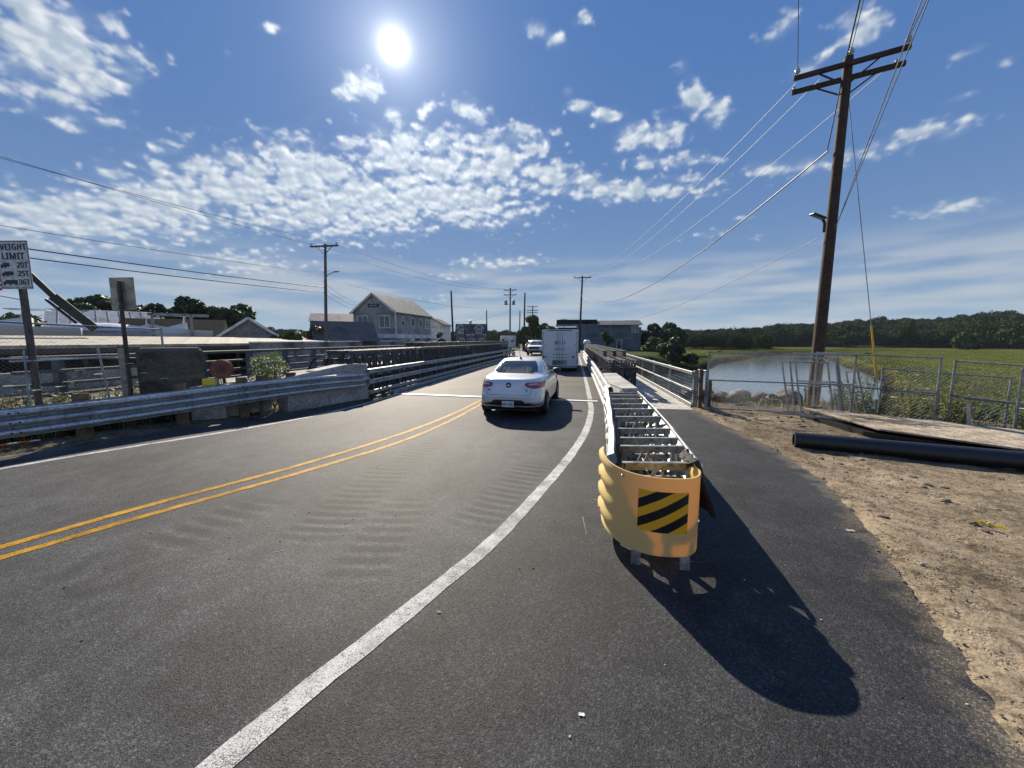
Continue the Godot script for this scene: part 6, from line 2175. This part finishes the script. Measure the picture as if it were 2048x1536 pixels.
func make_trees() -> void:
	# [label, base, crown centre height, crown radii, trunk height, leaves, colours, leaf size]
	var dark0 := Color(0.022, 0.036, 0.012)
	var dark1 := Color(0.06, 0.085, 0.024)
	var mid0 := Color(0.035, 0.06, 0.015)
	var mid1 := Color(0.10, 0.13, 0.035)
	var list := [["dark round tree left of the excavator boom", Vector3(-50.5, 0, -32), 3.3, Vector3(2.6, 2.3, 2.6), 3.0, 3600, 0], ["dark spreading tree behind the excavator boom", Vector3(-54.0, 0, -37.5), 4.2, Vector3(3.6, 2.7, 3.4), 3.5, 4200, 0], ["dark tree right of the rusty sign post", Vector3(-47.6, 0, -36.6), 4.0, Vector3(2.5, 2.1, 2.5), 3.0, 3000, 0], ["open airy tree with bare branches behind the boat hoist", Vector3(-45.4, 0, -39.3), 4.6, Vector3(2.7, 2.2, 2.7), 4.0, 2300, 0], ["full round dark tree above the dark roofed house", Vector3(-42.3, 0, -42.5), 4.0, Vector3(3.1, 2.6, 3.1), 3.0, 5200, 0], ["low dark trees at the left edge", Vector3(-52.5, 0, -28.0), 2.4, Vector3(3.2, 2.2, 3.0), 2.0, 3400, 0], ["thin light tree at the left edge behind the fence", Vector3(-47.0, 0, -26.5), 3.4, Vector3(1.6, 2.0, 1.6), 3.0, 900, 1], ["tall green street tree left of the box truck", Vector3(-7.6, 0, -70.5), 3.9, Vector3(1.7, 2.9, 1.7), 3.5, 3600, 1], ["bushy green street tree just behind the box truck", Vector3(-5.0, 0, -73), 3.6, Vector3(1.9, 2.3, 1.9), 3.0, 3000, 1], ["small green street tree behind the pickup", Vector3(-8.9, 0, -66), 2.6, Vector3(1.3, 2.0, 1.3), 2.5, 2000, 1], ["dark tree right of the long grey building", Vector3(15.0, -0.5, -76), 2.6, Vector3(2.9, 3.3, 2.9), 3.0, 4600, 0], ["broad dark tree behind the long grey building's corner", Vector3(19.5, -0.8, -86), 2.9, Vector3(3.6, 3.0, 3.2), 3.0, 4600, 0], ["bushy green shrub tree below the building corner", Vector3(13.6, -0.4, -68), 1.2, Vector3(2.2, 1.7, 2.0), 1.5, 3000, 1], ["small tree against the grey building's wall", Vector3(5.4, 0, -68), 1.7, Vector3(1.0, 1.9, 1.0), 2.0, 2000, 0], ["dense dark bush at the marsh edge right of the building", Vector3(13.6, -1.0, -57), 1.3, Vector3(1.9, 2.0, 1.8), 1.5, 4200, 0], ["low dark bush at the water side of the dense bush", Vector3(16.2, -1.2, -57.5), 0.5, Vector3(1.2, 0.9, 1.1), 0.8, 1800, 0], ["creeper bush on the brown barn", Vector3(-24.3, 0.0, -33.6), 2.6, Vector3(1.1, 1.4, 1.0), 2.0, 1400, 2], ["low green shrubs in front of the brown barn", Vector3(-24.5, 0, -30.3), 1.7, Vector3(2.0, 0.9, 1.5), 1.0, 2200, 1], ["dark conical bush right of the grey house", Vector3(-20.0, 0, -56.0), 1.6, Vector3(0.6, 1.7, 0.6), 1.2, 1200, 0], ["round dark bush by the river bank beside the pole", Vector3(6.2, -0.5, -13.0), 0.35, Vector3(0.42, 0.42, 0.36), 0.3, 1500, 0]]
	for i in list.size():
		var q = list[i]
		var t := thing("tree" if q[4] > 1.2 else "bush", q[0], "tree" if q[4] > 1.2 else "bush", q[1])
		var c: Array = [[dark0, dark1], [mid0, mid1], [Color(0.10, 0.04, 0.03), Color(0.13, 0.10, 0.03)]][q[6]]
		var rr: Vector3 = q[3]
		put(branchy(500 + i, q[2] + rr.y * 0.3, 0.05 * rr.x + 0.05, rr.x * 0.8), "trunk", M.bark, t)
		var o := put(crown(700 + i, rr, 13 if q[5] > 2500 else 9, q[5], 0.075 * rr.x + 0.06, c[0], c[1]), "crown", M.leaf, t)
		o.position.y = q[2]
	# woods on the far shore and on the hills
	var kinds := []
	for i in 5: kinds.append(crown(900 + i, Vector3(4.2, 3.6, 4.2), 20, 3200, 0.29, Color(0.020, 0.036, 0.012).lerp(Color(0.03, 0.05, 0.012), i / 4.0), Color(0.085, 0.115, 0.034)).mesh())
	var sets := [[], [], [], [], []]
	for i in 1500:
		var a := deg_to_rad(rng.randf_range(7, 62))
		var r := lerpf(228, 400, pow(rng.randf(), 0.8))
		if rad_to_deg(a) < 18: r += 25
		var x := sin(a) * r
		var z := -cos(a) * r
		sets[i % 5].append(xf(Vector3(x, hill(x, z) + 0.8 + rng.randf() * 2.4, z), rng.randf_range(0.55, 1.5), rng.randf_range(0.8, 1.25)))
	for i in 900:
		var a := deg_to_rad(rng.randf_range(-70, 9))
		var r := lerpf(240, 380, rng.randf())
		var x := sin(a) * r
		var z := -cos(a) * r
		sets[i % 5].append(xf(Vector3(x, hill(x, z) + 1.5 + rng.randf() * 2.0, z), rng.randf_range(0.75, 1.3), rng.randf_range(0.85, 1.2)))
	for i in 150:   # a nearer belt behind the long building and along the marsh
		var a := deg_to_rad(rng.randf_range(8.5, 24))
		var r := rng.randf_range(150, 225)
		var x := sin(a) * r
		var z := -cos(a) * r
		sets[i % 5].append(xf(Vector3(x, 0.2 + rng.randf() * 1.6, z), rng.randf_range(0.5, 0.95), rng.randf_range(0.8, 1.1)))
	for k in 5:
		var hues := []
		for w in sets[k]:
			var v := rng.randf_range(0.55, 1.0)
			hues.append(Color(v * rng.randf_range(0.75, 1.0), v, v * rng.randf_range(0.7, 1.0)))
		meta(scatter(kinds[k], M.wood_leaf, sets[k], "woodland", null, hues), "dark green woodland covering the low hills", "woodland")
	# single bushes in front of the wood on the right
	for q in [[95.0, -205.0, 1.0, "round bush before the wood, nearest the river bend"], [118.0, -190.0, 1.1, "pair sized dark bush before the wood, right of the guy wire"], [136.0, -160.0, 1.2, "light green tree before the wood, far right"], [146.0, -150.0, 1.0, "dull bush before the wood, farthest right"], [84.0, -190.0, 0.6, "dark low bush on the far marsh edge"]]:
		var t := thing("tree", q[3], "tree", Vector3(q[0], -1.4, q[1]))
		var s: float = q[2]
		put(branchy(int(q[0]), 3.0 * s, 0.25, 2.0 * s), "trunk", M.bark, t)
		put(crown(int(q[0]) + 3, Vector3(4.4, 3.0, 4.0) * s, 12, 1700, 0.5, dark0 if q[0] != 136.0 else mid0, dark1 if q[0] != 136.0 else mid1), "crown", M.wood_leaf, t).position.y = 2.6 * s
	# dark tussocks on the meadow
	for q in [[15.5, -66.0], [38.0, -110.0], [49.0, -140.0], [60.0, -150.0], [66.0, -100.0]]:
		var b := put(crown(int(q[0] * 7), Vector3(0.5, 0.45, 0.5), 6, 260, 0.12, dark0, dark1), "tussock", M.wood_leaf)
		b.position = Vector3(q[0], -1.2, q[1])
		meta(b, {15.5: "dark tussock nearest the dense bush on the meadow", 38.0: "dark tussock on the meadow left of the river", 49.0: "dark tussock on the far meadow", 60.0: "farthest dark tussock on the meadow", 66.0: "dark tussock on the meadow right of the river"}[q[0]], "tussock")

class Shell:  # a body described by its outline at each height: [y, rear z, front z, half width, squareness]
	var levels: Array
	func at(y: float) -> Array:
		for i in levels.size() - 1:
			if y <= levels[i + 1][0]:
				var t: float = clampf((y - levels[i][0]) / (levels[i + 1][0] - levels[i][0]), 0, 1)
				var o := []
				for k in 5: o.append(lerpf(levels[i][k], levels[i + 1][k], t))
				return o
		return levels[levels.size() - 1]
	func point(y: float, a: float, out := 0.0) -> Vector3:  # a: 0 is +x, quarter turn is the rear (+z)
		var l := at(y)
		var c := cos(a)
		var s := sin(a)
		var p: float = 2.0 / l[4]
		var x: float = (l[3] + out) * signf(c) * pow(absf(c), p)
		var z: float = (l[1] + l[2]) / 2 + ((l[1] - l[2]) / 2 + out) * signf(s) * pow(absf(s), p)
		return Vector3(x, y, z)
	func rear(y: float, x: float, out: float) -> Vector3:  # the point of the rear end that lies at x
		var l := at(y)
		var c := pow(clampf(absf(x) / l[3], 0, 1), l[4] / 2.0) * signf(x)
		return point(y, atan2(sqrt(maxf(0, 1 - c * c)), c), out)
	func nose(y: float, x: float, out: float) -> Vector3:
		var l := at(y)
		var c := pow(clampf(absf(x) / l[3], 0, 1), l[4] / 2.0) * signf(x)
		return point(y, -atan2(sqrt(maxf(0, 1 - c * c)), c), out)
	func flank(y: float, z: float, side: float, out: float) -> Vector3:
		var l := at(y)
		var m: float = (l[1] + l[2]) / 2
		var h: float = (l[1] - l[2]) / 2
		var s := pow(clampf(absf(z - m) / h, 0, 1), l[4] / 2.0) * signf(z - m)
		return point(y, atan2(s, side * sqrt(maxf(0, 1 - s * s))), out)
	func skin(mb: MB, y0: float, y1: float, ny: int, na := 96) -> void:
		var rows := []
		for i in ny + 1:
			var r := []
			for k in na: r.append(point(lerpf(y0, y1, float(i) / ny), -TAU * k / na))
			rows.append(r)
		mb.sheet(rows, true)
		var top: Array = rows[ny]
		var m := Vector3.ZERO
		for p in top: m += p / na
		for k in na: mb.tri(m + Vector3.UP * 0.006, top[(k + 1) % na], top[k])
	func patch(mb: MB, ys: Array, lo: Array, hi: Array, where: String, side := 1.0, out := 0.006, n := 10) -> void:  # between lo and hi at each height
		var rows := []
		for i in ys.size():
			var r := []
			for k in n + 1:
				var u: float = lerpf(lo[i], hi[i], float(k) / n)
				r.append(rear(ys[i], u, out) if where == "rear" else nose(ys[i], u, out) if where == "nose" else flank(ys[i], u, side, out))
			rows.append(r)
		mb.sheet(rows)

func wheel(t: Node3D, at: Vector3, r: float, w: float, s: float) -> void:
	var o := Node3D.new()
	o.name = "wheel"
	t.add_child(o, true)
	o.position = at
	var mb := MB.new()
	mb.lathe(Vector3.ZERO, [Vector2(r * 0.62, -w / 2), Vector2(r * 0.93, -w / 2), Vector2(r, -w * 0.38), Vector2(r, w * 0.38), Vector2(r * 0.93, w / 2), Vector2(r * 0.62, w / 2)], Vector3(s, 0, 0), 28)
	put(mb, "tyre", M.tyre, o)
	mb = MB.new()
	mb.lathe(Vector3.ZERO, [Vector2(r * 0.68, w * 0.48), Vector2(r * 0.62, w * 0.47), Vector2(r * 0.56, w * 0.41)], Vector3(s, 0, 0), 24)
	mb.lathe(Vector3.ZERO, [Vector2(r * 0.16, w * 0.45), Vector2(0, w * 0.47)], Vector3(s, 0, 0), 12)
	for k in 5:
		var a := TAU * k / 5
		mb.bar(Vector3(s * w * 0.43, cos(a) * r * 0.08, sin(a) * r * 0.08), Vector3(s * w * 0.46, cos(a) * r * 0.62, sin(a) * r * 0.62), r * 0.17, 0.02, Vector3(s, 0, 0))
	put(mb, "rim", M.rim, o)
	mb = MB.new()
	mb.lathe(Vector3.ZERO, [Vector2(r * 0.58, w * 0.02), Vector2(0, w * 0.02)], Vector3(s, 0, 0), 20)
	put(mb, "brake_disc", M.trim, o)

func arch(t: Node3D, at: Vector3, r: float, s: float) -> void:
	var mb := MB.new()
	mb.lathe(at, [Vector2(r, -0.09), Vector2(r, 0.004), Vector2(r * 0.99, 0.010), Vector2(0.0, 0.010)], Vector3(s, 0, 0), 30)
	put(mb, "wheel_arch", M.trim, t)

func make_vehicles() -> void:
	# silver white sedan ahead
	var h := deg_to_rad(3.5)
	var f := Vector3(sin(h), 0, -cos(h))
	var t := thing("sedan", "silver white sedan seen from behind, driving onto the bridge", "car", Vector3(-1.56, 0, -10.2) + f * 1.285, -h)
	var b := Shell.new()
	b.levels = [[0.19, 1.98, -2.0, 0.77, 5.5], [0.30, 2.13, -2.14, 0.845, 6.0], [0.42, 2.185, -2.18, 0.86, 6.0], [0.56, 2.19, -2.19, 0.862, 5.6], [0.64, 2.165, -2.17, 0.862, 5.2], [0.74, 2.14, -2.12, 0.862, 5.0], [0.84, 2.115, -1.98, 0.855, 4.6], [0.92, 2.085, -1.75, 0.84, 4.4], [0.975, 2.05, -1.45, 0.82, 4.2], [1.005, 1.93, -1.20, 0.795, 4.2], [1.03, 1.66, -1.02, 0.765, 4.4], [1.06, 1.42, -0.86, 0.745, 4.6], [1.16, 1.20, -0.66, 0.705, 4.6], [1.26, 0.98, -0.46, 0.655, 4.4], [1.35, 0.74, -0.24, 0.595, 4.0], [1.41, 0.52, -0.04, 0.53, 3.6], [1.44, 0.36, 0.04, 0.42, 3.2], [1.455, 0.26, 0.12, 0.22, 2.6]]
	var mb := MB.new()
	b.skin(mb, 0.19, 1.455, 90, 112)
	put(mb, "body", M.car_paint, t)
	mb = MB.new()
	b.patch(mb, [1.075, 1.11, 1.16, 1.21, 1.26, 1.31, 1.345, 1.365], [-0.50, -0.585, -0.575, -0.555, -0.53, -0.50, -0.47, -0.43], [0.50, 0.585, 0.575, 0.555, 0.53, 0.50, 0.47, 0.43], "rear", 1.0, 0.005, 16)
	var rw := put(mb, "rear_window", M.glass, t)
	mb = MB.new()
	b.patch(mb, [1.055, 1.075], [-0.53, -0.53], [0.53, 0.53], "rear", 1.0, 0.003, 16)
	b.patch(mb, [1.365, 1.378], [-0.45, -0.43], [0.45, 0.43], "rear", 1.0, 0.003, 16)
	put(mb, "window_seal", M.trim, rw)
	for s in [-1.0, 1.0]:
		mb = MB.new()
		b.patch(mb, [1.02, 1.08, 1.16, 1.24, 1.31, 1.355], [0.62, 0.72, 0.72, 0.60, 0.42, 0.20], [0.10, 0.10, 0.10, 0.10, 0.10, 0.10], "flank", s, 0.005, 8)
		put(mb, "rear_side_window", M.glass, t)
		mb = MB.new()
		b.patch(mb, [1.02, 1.08, 1.16, 1.24, 1.31, 1.355], [0.02, 0.02, 0.02, 0.02, 0.02, 0.02], [-0.86, -0.70, -0.54, -0.38, -0.22, -0.10], "flank", s, 0.005, 8)
		put(mb, "front_side_window", M.glass, t)
		mb = MB.new()
		b.patch(mb, [1.0, 1.02], [0.72, 0.72], [-1.0, -1.0], "flank", s, 0.006, 12)
		put(mb, "window_trim", M.trim, t)
		# lamps wrap round the rear corners
		mb = MB.new()
		var xa := [0.60, 0.47, 0.42, 0.40, 0.42, 0.47]
		var xb := [0.825, 0.83, 0.83, 0.828, 0.822, 0.808]
		var lo := []
		var hi := []
		for k in 6:
			lo.append(xa[k] * s)
			hi.append(xb[k] * s)
		b.patch(mb, [0.755, 0.79, 0.82, 0.85, 0.885, 0.905], lo, hi, "rear", 1.0, 0.008, 18)
		var lamp := put(mb, "tail_lamp", M.red_lens, t)
		mb = MB.new()
		b.patch(mb, [0.842, 0.860, 0.878], [0.50 * s, 0.49 * s, 0.50 * s], [0.70 * s, 0.70 * s, 0.70 * s], "rear", 1.0, 0.012, 8)
		put(mb, "clear_lens", M.clear_lens, lamp)
		for z in [1.285, -1.285]:
			arch(t, Vector3(s * (0.845 if z > 0 else 0.847), 0.325, z), 0.345, s)
			wheel(t, Vector3(s * 0.786, 0.303, z), 0.303, 0.19, s)
		mb = MB.new()
		mb.lathe(Vector3(s * 0.90, 1.02, -0.66), [Vector2(0, -0.13), Vector2(0.07, -0.11), Vector2(0.085, 0.0), Vector2(0.075, 0.10), Vector2(0, 0.12)], Vector3(s, 0.1, 0).normalized(), 12)
		mb.bar(Vector3(s * 0.76, 0.99, -0.68), Vector3(s * 0.86, 1.0, -0.66), 0.05, 0.04)
		put(mb, "door_mirror", M.trim, t)
		mb = MB.new()
		b.patch(mb, [0.80, 0.82], [0.42, 0.42], [0.26, 0.26], "flank", s, 0.022, 3)
		b.patch(mb, [0.80, 0.82], [-0.42, -0.42], [-0.58, -0.58], "flank", s, 0.022, 3)
		put(mb, "door_handle", M.car_paint, t)
		for z in [0.62, -0.16, -1.0]:
			mb = MB.new()
			b.patch(mb, [0.32, 0.5, 0.7, 0.9, 1.0], [z, z, z, z, z], [z - 0.008, z - 0.008, z - 0.008, z - 0.008, z - 0.008], "flank", s, 0.002, 1)
			put(mb, "door_seam", M.seam, t)
		mb = MB.new()
		b.patch(mb, [0.60, 0.78, 0.95], [0.555 * s, 0.585 * s, 0.62 * s], [0.563 * s, 0.593 * s, 0.628 * s], "rear", 1.0, 0.002, 1)
		put(mb, "boot_seam", M.seam, t)
	mb = MB.new()
	b.patch(mb, [0.592, 0.60], [-0.55, -0.56], [0.55, 0.56], "rear", 1.0, 0.003, 16)
	put(mb, "boot_seam", M.seam, t)
	mb = MB.new()
	b.patch(mb, [0.20, 0.28, 0.36, 0.40], [-0.80, -0.82, -0.80, -0.60], [0.80, 0.82, 0.80, 0.60], "rear", 1.0, 0.008, 24)
	b.patch(mb, [0.40, 0.44, 0.475], [-0.42, -0.40, -0.34], [0.42, 0.40, 0.34], "rear", 1.0, 0.008, 12)
	put(mb, "lower_bumper", M.trim, t)
	for s in [-1, 1]:
		mb = MB.new()
		b.patch(mb, [0.335, 0.36], [s * 0.50, s * 0.50], [s * 0.74, s * 0.74], "rear", 1.0, 0.012, 6)
		put(mb, "reflector", M.red_lens, t)
	mb = MB.new()
	mb.bevel(Vector3(0, 0.37, 2.195), Vector3(0.305, 0.152, 0.012), 0.004, Basis(Vector3.RIGHT, -0.06))
	var pl := put(mb, "number_plate", M.sign_white, t)
	lettering("2Y1 3Z0", 0.052, Vector3(0, 0.365, 2.204), M.seam, pl, "plate_number")
	mb = MB.new()
	mb.lathe(Vector3(0, 0.835, 2.120), [Vector2(0.062, 0), Vector2(0.066, 0.006), Vector2(0.055, 0.010), Vector2(0.0, 0.009)], Vector3(0, 0.26, 0.966), 20)
	var em := put(mb, "emblem", M.trim, t)
	lettering("KIA", 0.034, Vector3(0, 0.830, 2.134), M.chrome, em, "emblem_lettering", Basis(Vector3.RIGHT, -0.26))
	for q in [[-0.50, "Rio"], [0.46, "EX"]]: lettering(q[1], 0.038, Vector3(q[0], 0.715, 2.135), M.seam, t, "badge", Basis(Vector3.RIGHT, -0.22))
	mb = MB.new()
	mb.lathe(Vector3(-0.02, 1.445, 0.48), [Vector2(0.035, -0.04), Vector2(0.03, 0.01), Vector2(0.012, 0.03), Vector2(0, 0.032)], Vector3.UP, 10)
	mb.tube([Vector3(-0.02, 1.46, 0.48), Vector3(-0.03, 1.62, 0.62)], 0.006, 5)
	put(mb, "aerial", M.trim, t)
	mb = MB.new()
	mb.box(Vector3(0, 0.20, 0), Vector3(1.4, 0.10, 3.6))
	put(mb, "underbody", M.trim, t)

	# box truck
	t = thing("box_truck", "white box truck with closed rear doors ahead of the sedan", "truck", Vector3(-0.92, 0, -24.1), deg_to_rad(-0.8))
	mb = MB.new()
	mb.bevel(Vector3(0, 1.46, -2.6), Vector3(2.22, 2.28, 5.2), 0.04)
	put(mb, "cargo_box", M.white_body, t)
	for s in [-1.04, 0.0, 1.04]:
		mb = MB.new()
		mb.box(Vector3(s, 1.45, 0.006), Vector3(0.016, 1.98, 0.010))
		put(mb, "door_seam", M.seam, t)
	mb = MB.new()
	mb.bevel(Vector3(0.0, 2.535, 0.012), Vector3(1.45, 0.05, 0.03), 0.008)
	put(mb, "vent_slot", M.seam, t)
	for x in [-0.16, 0.16]:
		mb = MB.new()
		mb.tube([Vector3(x, 0.5, 0.03), Vector3(x, 2.42, 0.03)], 0.012, 6)
		put(mb, "lock_rod", M.galv_dull, t)
	for x in [-1.07, 1.07]:
		for y in [0.6, 1.2, 1.8, 2.35]:
			mb = MB.new()
			mb.bevel(Vector3(x * 0.98, y, 0.014), Vector3(0.10, 0.06, 0.02), 0.005)
			put(mb, "hinge", M.galv_dull, t)
	lettering("BILO", 0.20, Vector3(0.0, 1.78, 0.012), mat([0.13, 0.13, 0.14], 0.7), t, "lettering", Basis.IDENTITY, 0.004, "Droid Serif")
	for q in [[1.47, 0.75, 0.018], [1.37, 0.66, 0.04], [1.07, 0.9, 0.03], [0.87, 0.8, 0.02]]:
		mb = MB.new()
		mb.box(Vector3(0.02, q[0], 0.008), Vector3(q[1], q[2], 0.006))
		put(mb, "small_print", mat([0.16, 0.16, 0.17], 0.7), t)
	for x in [-0.94, 1.0]:
		mb = MB.new()
		mb.bevel(Vector3(x * 0.93, 1.66, 0.012), Vector3(0.10, 0.05, 0.02), 0.006)
		put(mb, "marker_lamp", M.clear_lens, t)
	for x in [-0.99, -0.83, 0.83]:
		mb = MB.new()
		mb.lathe(Vector3(x, 0.92, 0.0), [Vector2(0.075, 0), Vector2(0.075, 0.02), Vector2(0.055, 0.026), Vector2(0, 0.022)], Vector3.BACK, 16)
		put(mb, "tail_lamp", M.red_lens if x != -0.83 else M.clear_lens, t)
	mb = MB.new()
	mb.bevel(Vector3(0, 0.27, 0.06), Vector3(2.1, 0.09, 0.14), 0.01)
	put(mb, "step_bumper", M.galv_dull, t)
	mb = MB.new()
	mb.box(Vector3(0, 0.55, -3.2), Vector3(0.9, 0.3, 6.4))
	put(mb, "chassis", M.trim, t)
	mb = MB.new()
	mb.bevel(Vector3(0, 1.15, -6.1), Vector3(2.0, 1.7, 1.9), 0.2)
	put(mb, "cab", M.white_body, t)
	for s in [-1, 1]:
		mb = MB.new()
		mb.bevel(Vector3(s * 1.28, 1.45, -5.7), Vector3(0.2, 0.34, 0.08), 0.03)
		mb.bar(Vector3(s * 0.98, 1.62, -5.7), Vector3(s * 1.25, 1.58, -5.7), 0.03, 0.03)
		put(mb, "door_mirror", M.trim, t)
		wheel(t, Vector3(s * 0.86, 0.38, -1.5), 0.38, 0.4, s)
		wheel(t, Vector3(s * 0.9, 0.38, -6.2), 0.38, 0.24, s)

	# white pickup coming the other way (built with its nose at -z, turned to face us)
	pickup(Vector3(-5.0, 0.02, -50.8), PI, "white pickup truck coming toward the camera off the bridge", M.white_body)
	pickup(Vector3(-6.5, 0.05, -61.5), PI - 0.06, "second light vehicle partly hidden behind the white pickup", M.gelcoat)
	for q in [[Vector3(-18.6, 0.2, -59.0), 1.9, M.white_body, "white parked car at the foot of the bare dark pole"], [Vector3(-17.3, 0.2, -62.0), 1.5, M.dark_wall, "dark parked car left of the short dark post"], [Vector3(-15.9, 0.2, -64.5), 1.3, M.white_body, "white parked car in front of the blue house's right end"], [Vector3(-14.6, 0.1, -66.5), 1.7, M.gelcoat, "low white parked car beside the camper"]]:
		parked(q[0], q[1], q[2], q[3])
	t = thing("camper_trailer", "pale camper trailer parked by the street beyond the bridge", "trailer", Vector3(-11.9, 0, -70.8), 0.12)
	mb = MB.new()
	mb.bevel(Vector3(0, 1.62, 0), Vector3(3.5, 2.3, 2.1), 0.12)
	put(mb, "body", M.white_trim, t)
	window(t, Vector3(-1.2, 1.95, 1.06), 0.5, 0.5, Basis.IDENTITY, 1)
	window(t, Vector3(0.5, 1.75, 1.06), 0.5, 0.3, Basis.IDENTITY, 1)
	mb = MB.new()
	mb.bevel(Vector3(1.4, 1.5, 1.06), Vector3(0.5, 1.6, 0.04), 0.01)
	put(mb, "door", M.dark_wall, t)
	for s in [-1, 1]: wheel(t, Vector3(0.2, 0.33, s * 0.95), 0.33, 0.2, 1.0)

func pickup(at: Vector3, turn: float, label: String, m: Material) -> void:
	var t := thing("pickup_truck", label, "pickup truck", at, turn)
	var b := Shell.new()
	b.levels = [[0.42, 2.7, -2.72, 0.90, 6.0], [0.60, 2.76, -2.84, 0.97, 6.0], [0.85, 2.76, -2.86, 0.99, 6.0], [1.10, 2.74, -2.80, 0.99, 6.0], [1.18, 2.70, -2.70, 0.97, 6.0], [1.22, 0.95, -2.2, 0.94, 5.0], [1.26, 0.85, -1.30, 0.92, 5.0], [1.50, 0.72, -0.95, 0.86, 5.0], [1.75, 0.60, -0.60, 0.78, 4.5], [1.86, 0.48, -0.42, 0.68, 4.0], [1.90, 0.3, -0.2, 0.4, 3.0]]
	var mb := MB.new()
	b.skin(mb, 0.42, 1.90, 50, 80)
	put(mb, "body", m, t)
	mb = MB.new()
	b.patch(mb, [1.30, 1.45, 1.60, 1.74], [-0.80, -0.77, -0.72, -0.66], [0.80, 0.77, 0.72, 0.66], "nose", 1.0, 0.008, 12)
	put(mb, "windscreen", M.glass, t)
	mb = MB.new()
	b.patch(mb, [0.80, 0.9, 1.0, 1.08], [-0.62, -0.64, -0.64, -0.62], [0.62, 0.64, 0.64, 0.62], "nose", 1.0, 0.012, 12)
	put(mb, "grille", M.trim, t)
	mb = MB.new()
	b.patch(mb, [0.45, 0.58, 0.68], [-0.88, -0.92, -0.9], [0.88, 0.92, 0.9], "nose", 1.0, 0.03, 14)
	put(mb, "bumper", M.galv_dull, t)
	mb = MB.new()
	b.patch(mb, [0.46, 0.55], [-0.5, -0.5], [0.5, 0.5], "nose", 1.0, 0.036, 8)
	put(mb, "air_intake", M.trim, t)
	for s in [-1.0, 1.0]:
		mb = MB.new()
		b.patch(mb, [0.90, 1.0, 1.07], [0.68 * s, 0.68 * s, 0.68 * s], [0.95 * s, 0.96 * s, 0.96 * s], "nose", 1.0, 0.014, 8)
		put(mb, "headlamp", M.clear_lens, t)
		mb = MB.new()
		b.patch(mb, [1.28, 1.45, 1.60, 1.72], [0.70, 0.62, 0.54, 0.46], [-1.1, -0.85, -0.62, -0.46], "flank", s, 0.008, 8)
		put(mb, "side_window", M.glass, t)
		mb = MB.new()
		mb.bevel(Vector3(s * 1.14, 1.36, -0.95), Vector3(0.24, 0.22, 0.12), 0.04)
		put(mb, "door_mirror", M.trim, t)
		for z in [1.75, -1.85]:
			arch(t, Vector3(s * 0.985, 0.50, z), 0.46, s)
			wheel(t, Vector3(s * 0.87, 0.39, z), 0.39, 0.27, s)
	mb = MB.new()
	mb.box(Vector3(0, 0.42, 0), Vector3(1.3, 0.18, 4.8))
	put(mb, "chassis", M.trim, t)

func parked(at: Vector3, turn: float, m: Material, label: String) -> void:
	var t := thing("parked_car", label, "car", at, turn, "cars parked beyond the bridge")
	var b := Shell.new()
	b.levels = [[0.20, 2.0, -2.0, 0.76, 4.0], [0.45, 2.2, -2.2, 0.88, 4.0], [0.80, 2.12, -2.0, 0.88, 4.0], [0.95, 1.9, -1.2, 0.84, 4.0], [1.0, 1.75, -0.9, 0.80, 4.0], [1.3, 1.2, -0.4, 0.68, 4.0], [1.48, 0.7, 0.1, 0.5, 3.0], [1.52, 0.5, 0.25, 0.3, 3.0]]
	var mb := MB.new()
	b.skin(mb, 0.2, 1.52, 30, 56)
	put(mb, "body", m, t)
	mb = MB.new()
	b.patch(mb, [1.03, 1.2, 1.36], [-0.62, -0.56, -0.48], [0.62, 0.56, 0.48], "rear", 1.0, 0.006, 8)
	put(mb, "rear_window", M.glass, t)
	mb = MB.new()
	b.patch(mb, [1.03, 1.2, 1.36], [-0.62, -0.56, -0.48], [0.62, 0.56, 0.48], "nose", 1.0, 0.006, 8)
	put(mb, "windscreen", M.glass, t)
	for s in [-1.0, 1.0]:
		mb = MB.new()
		b.patch(mb, [1.03, 1.2, 1.36], [1.2, 1.0, 0.8], [-0.6, -0.35, -0.1], "flank", s, 0.006, 6)
		put(mb, "side_window", M.glass, t)
		for z in [1.3, -1.3]: wheel(t, Vector3(s * 0.79, 0.32, z), 0.32, 0.2, s)
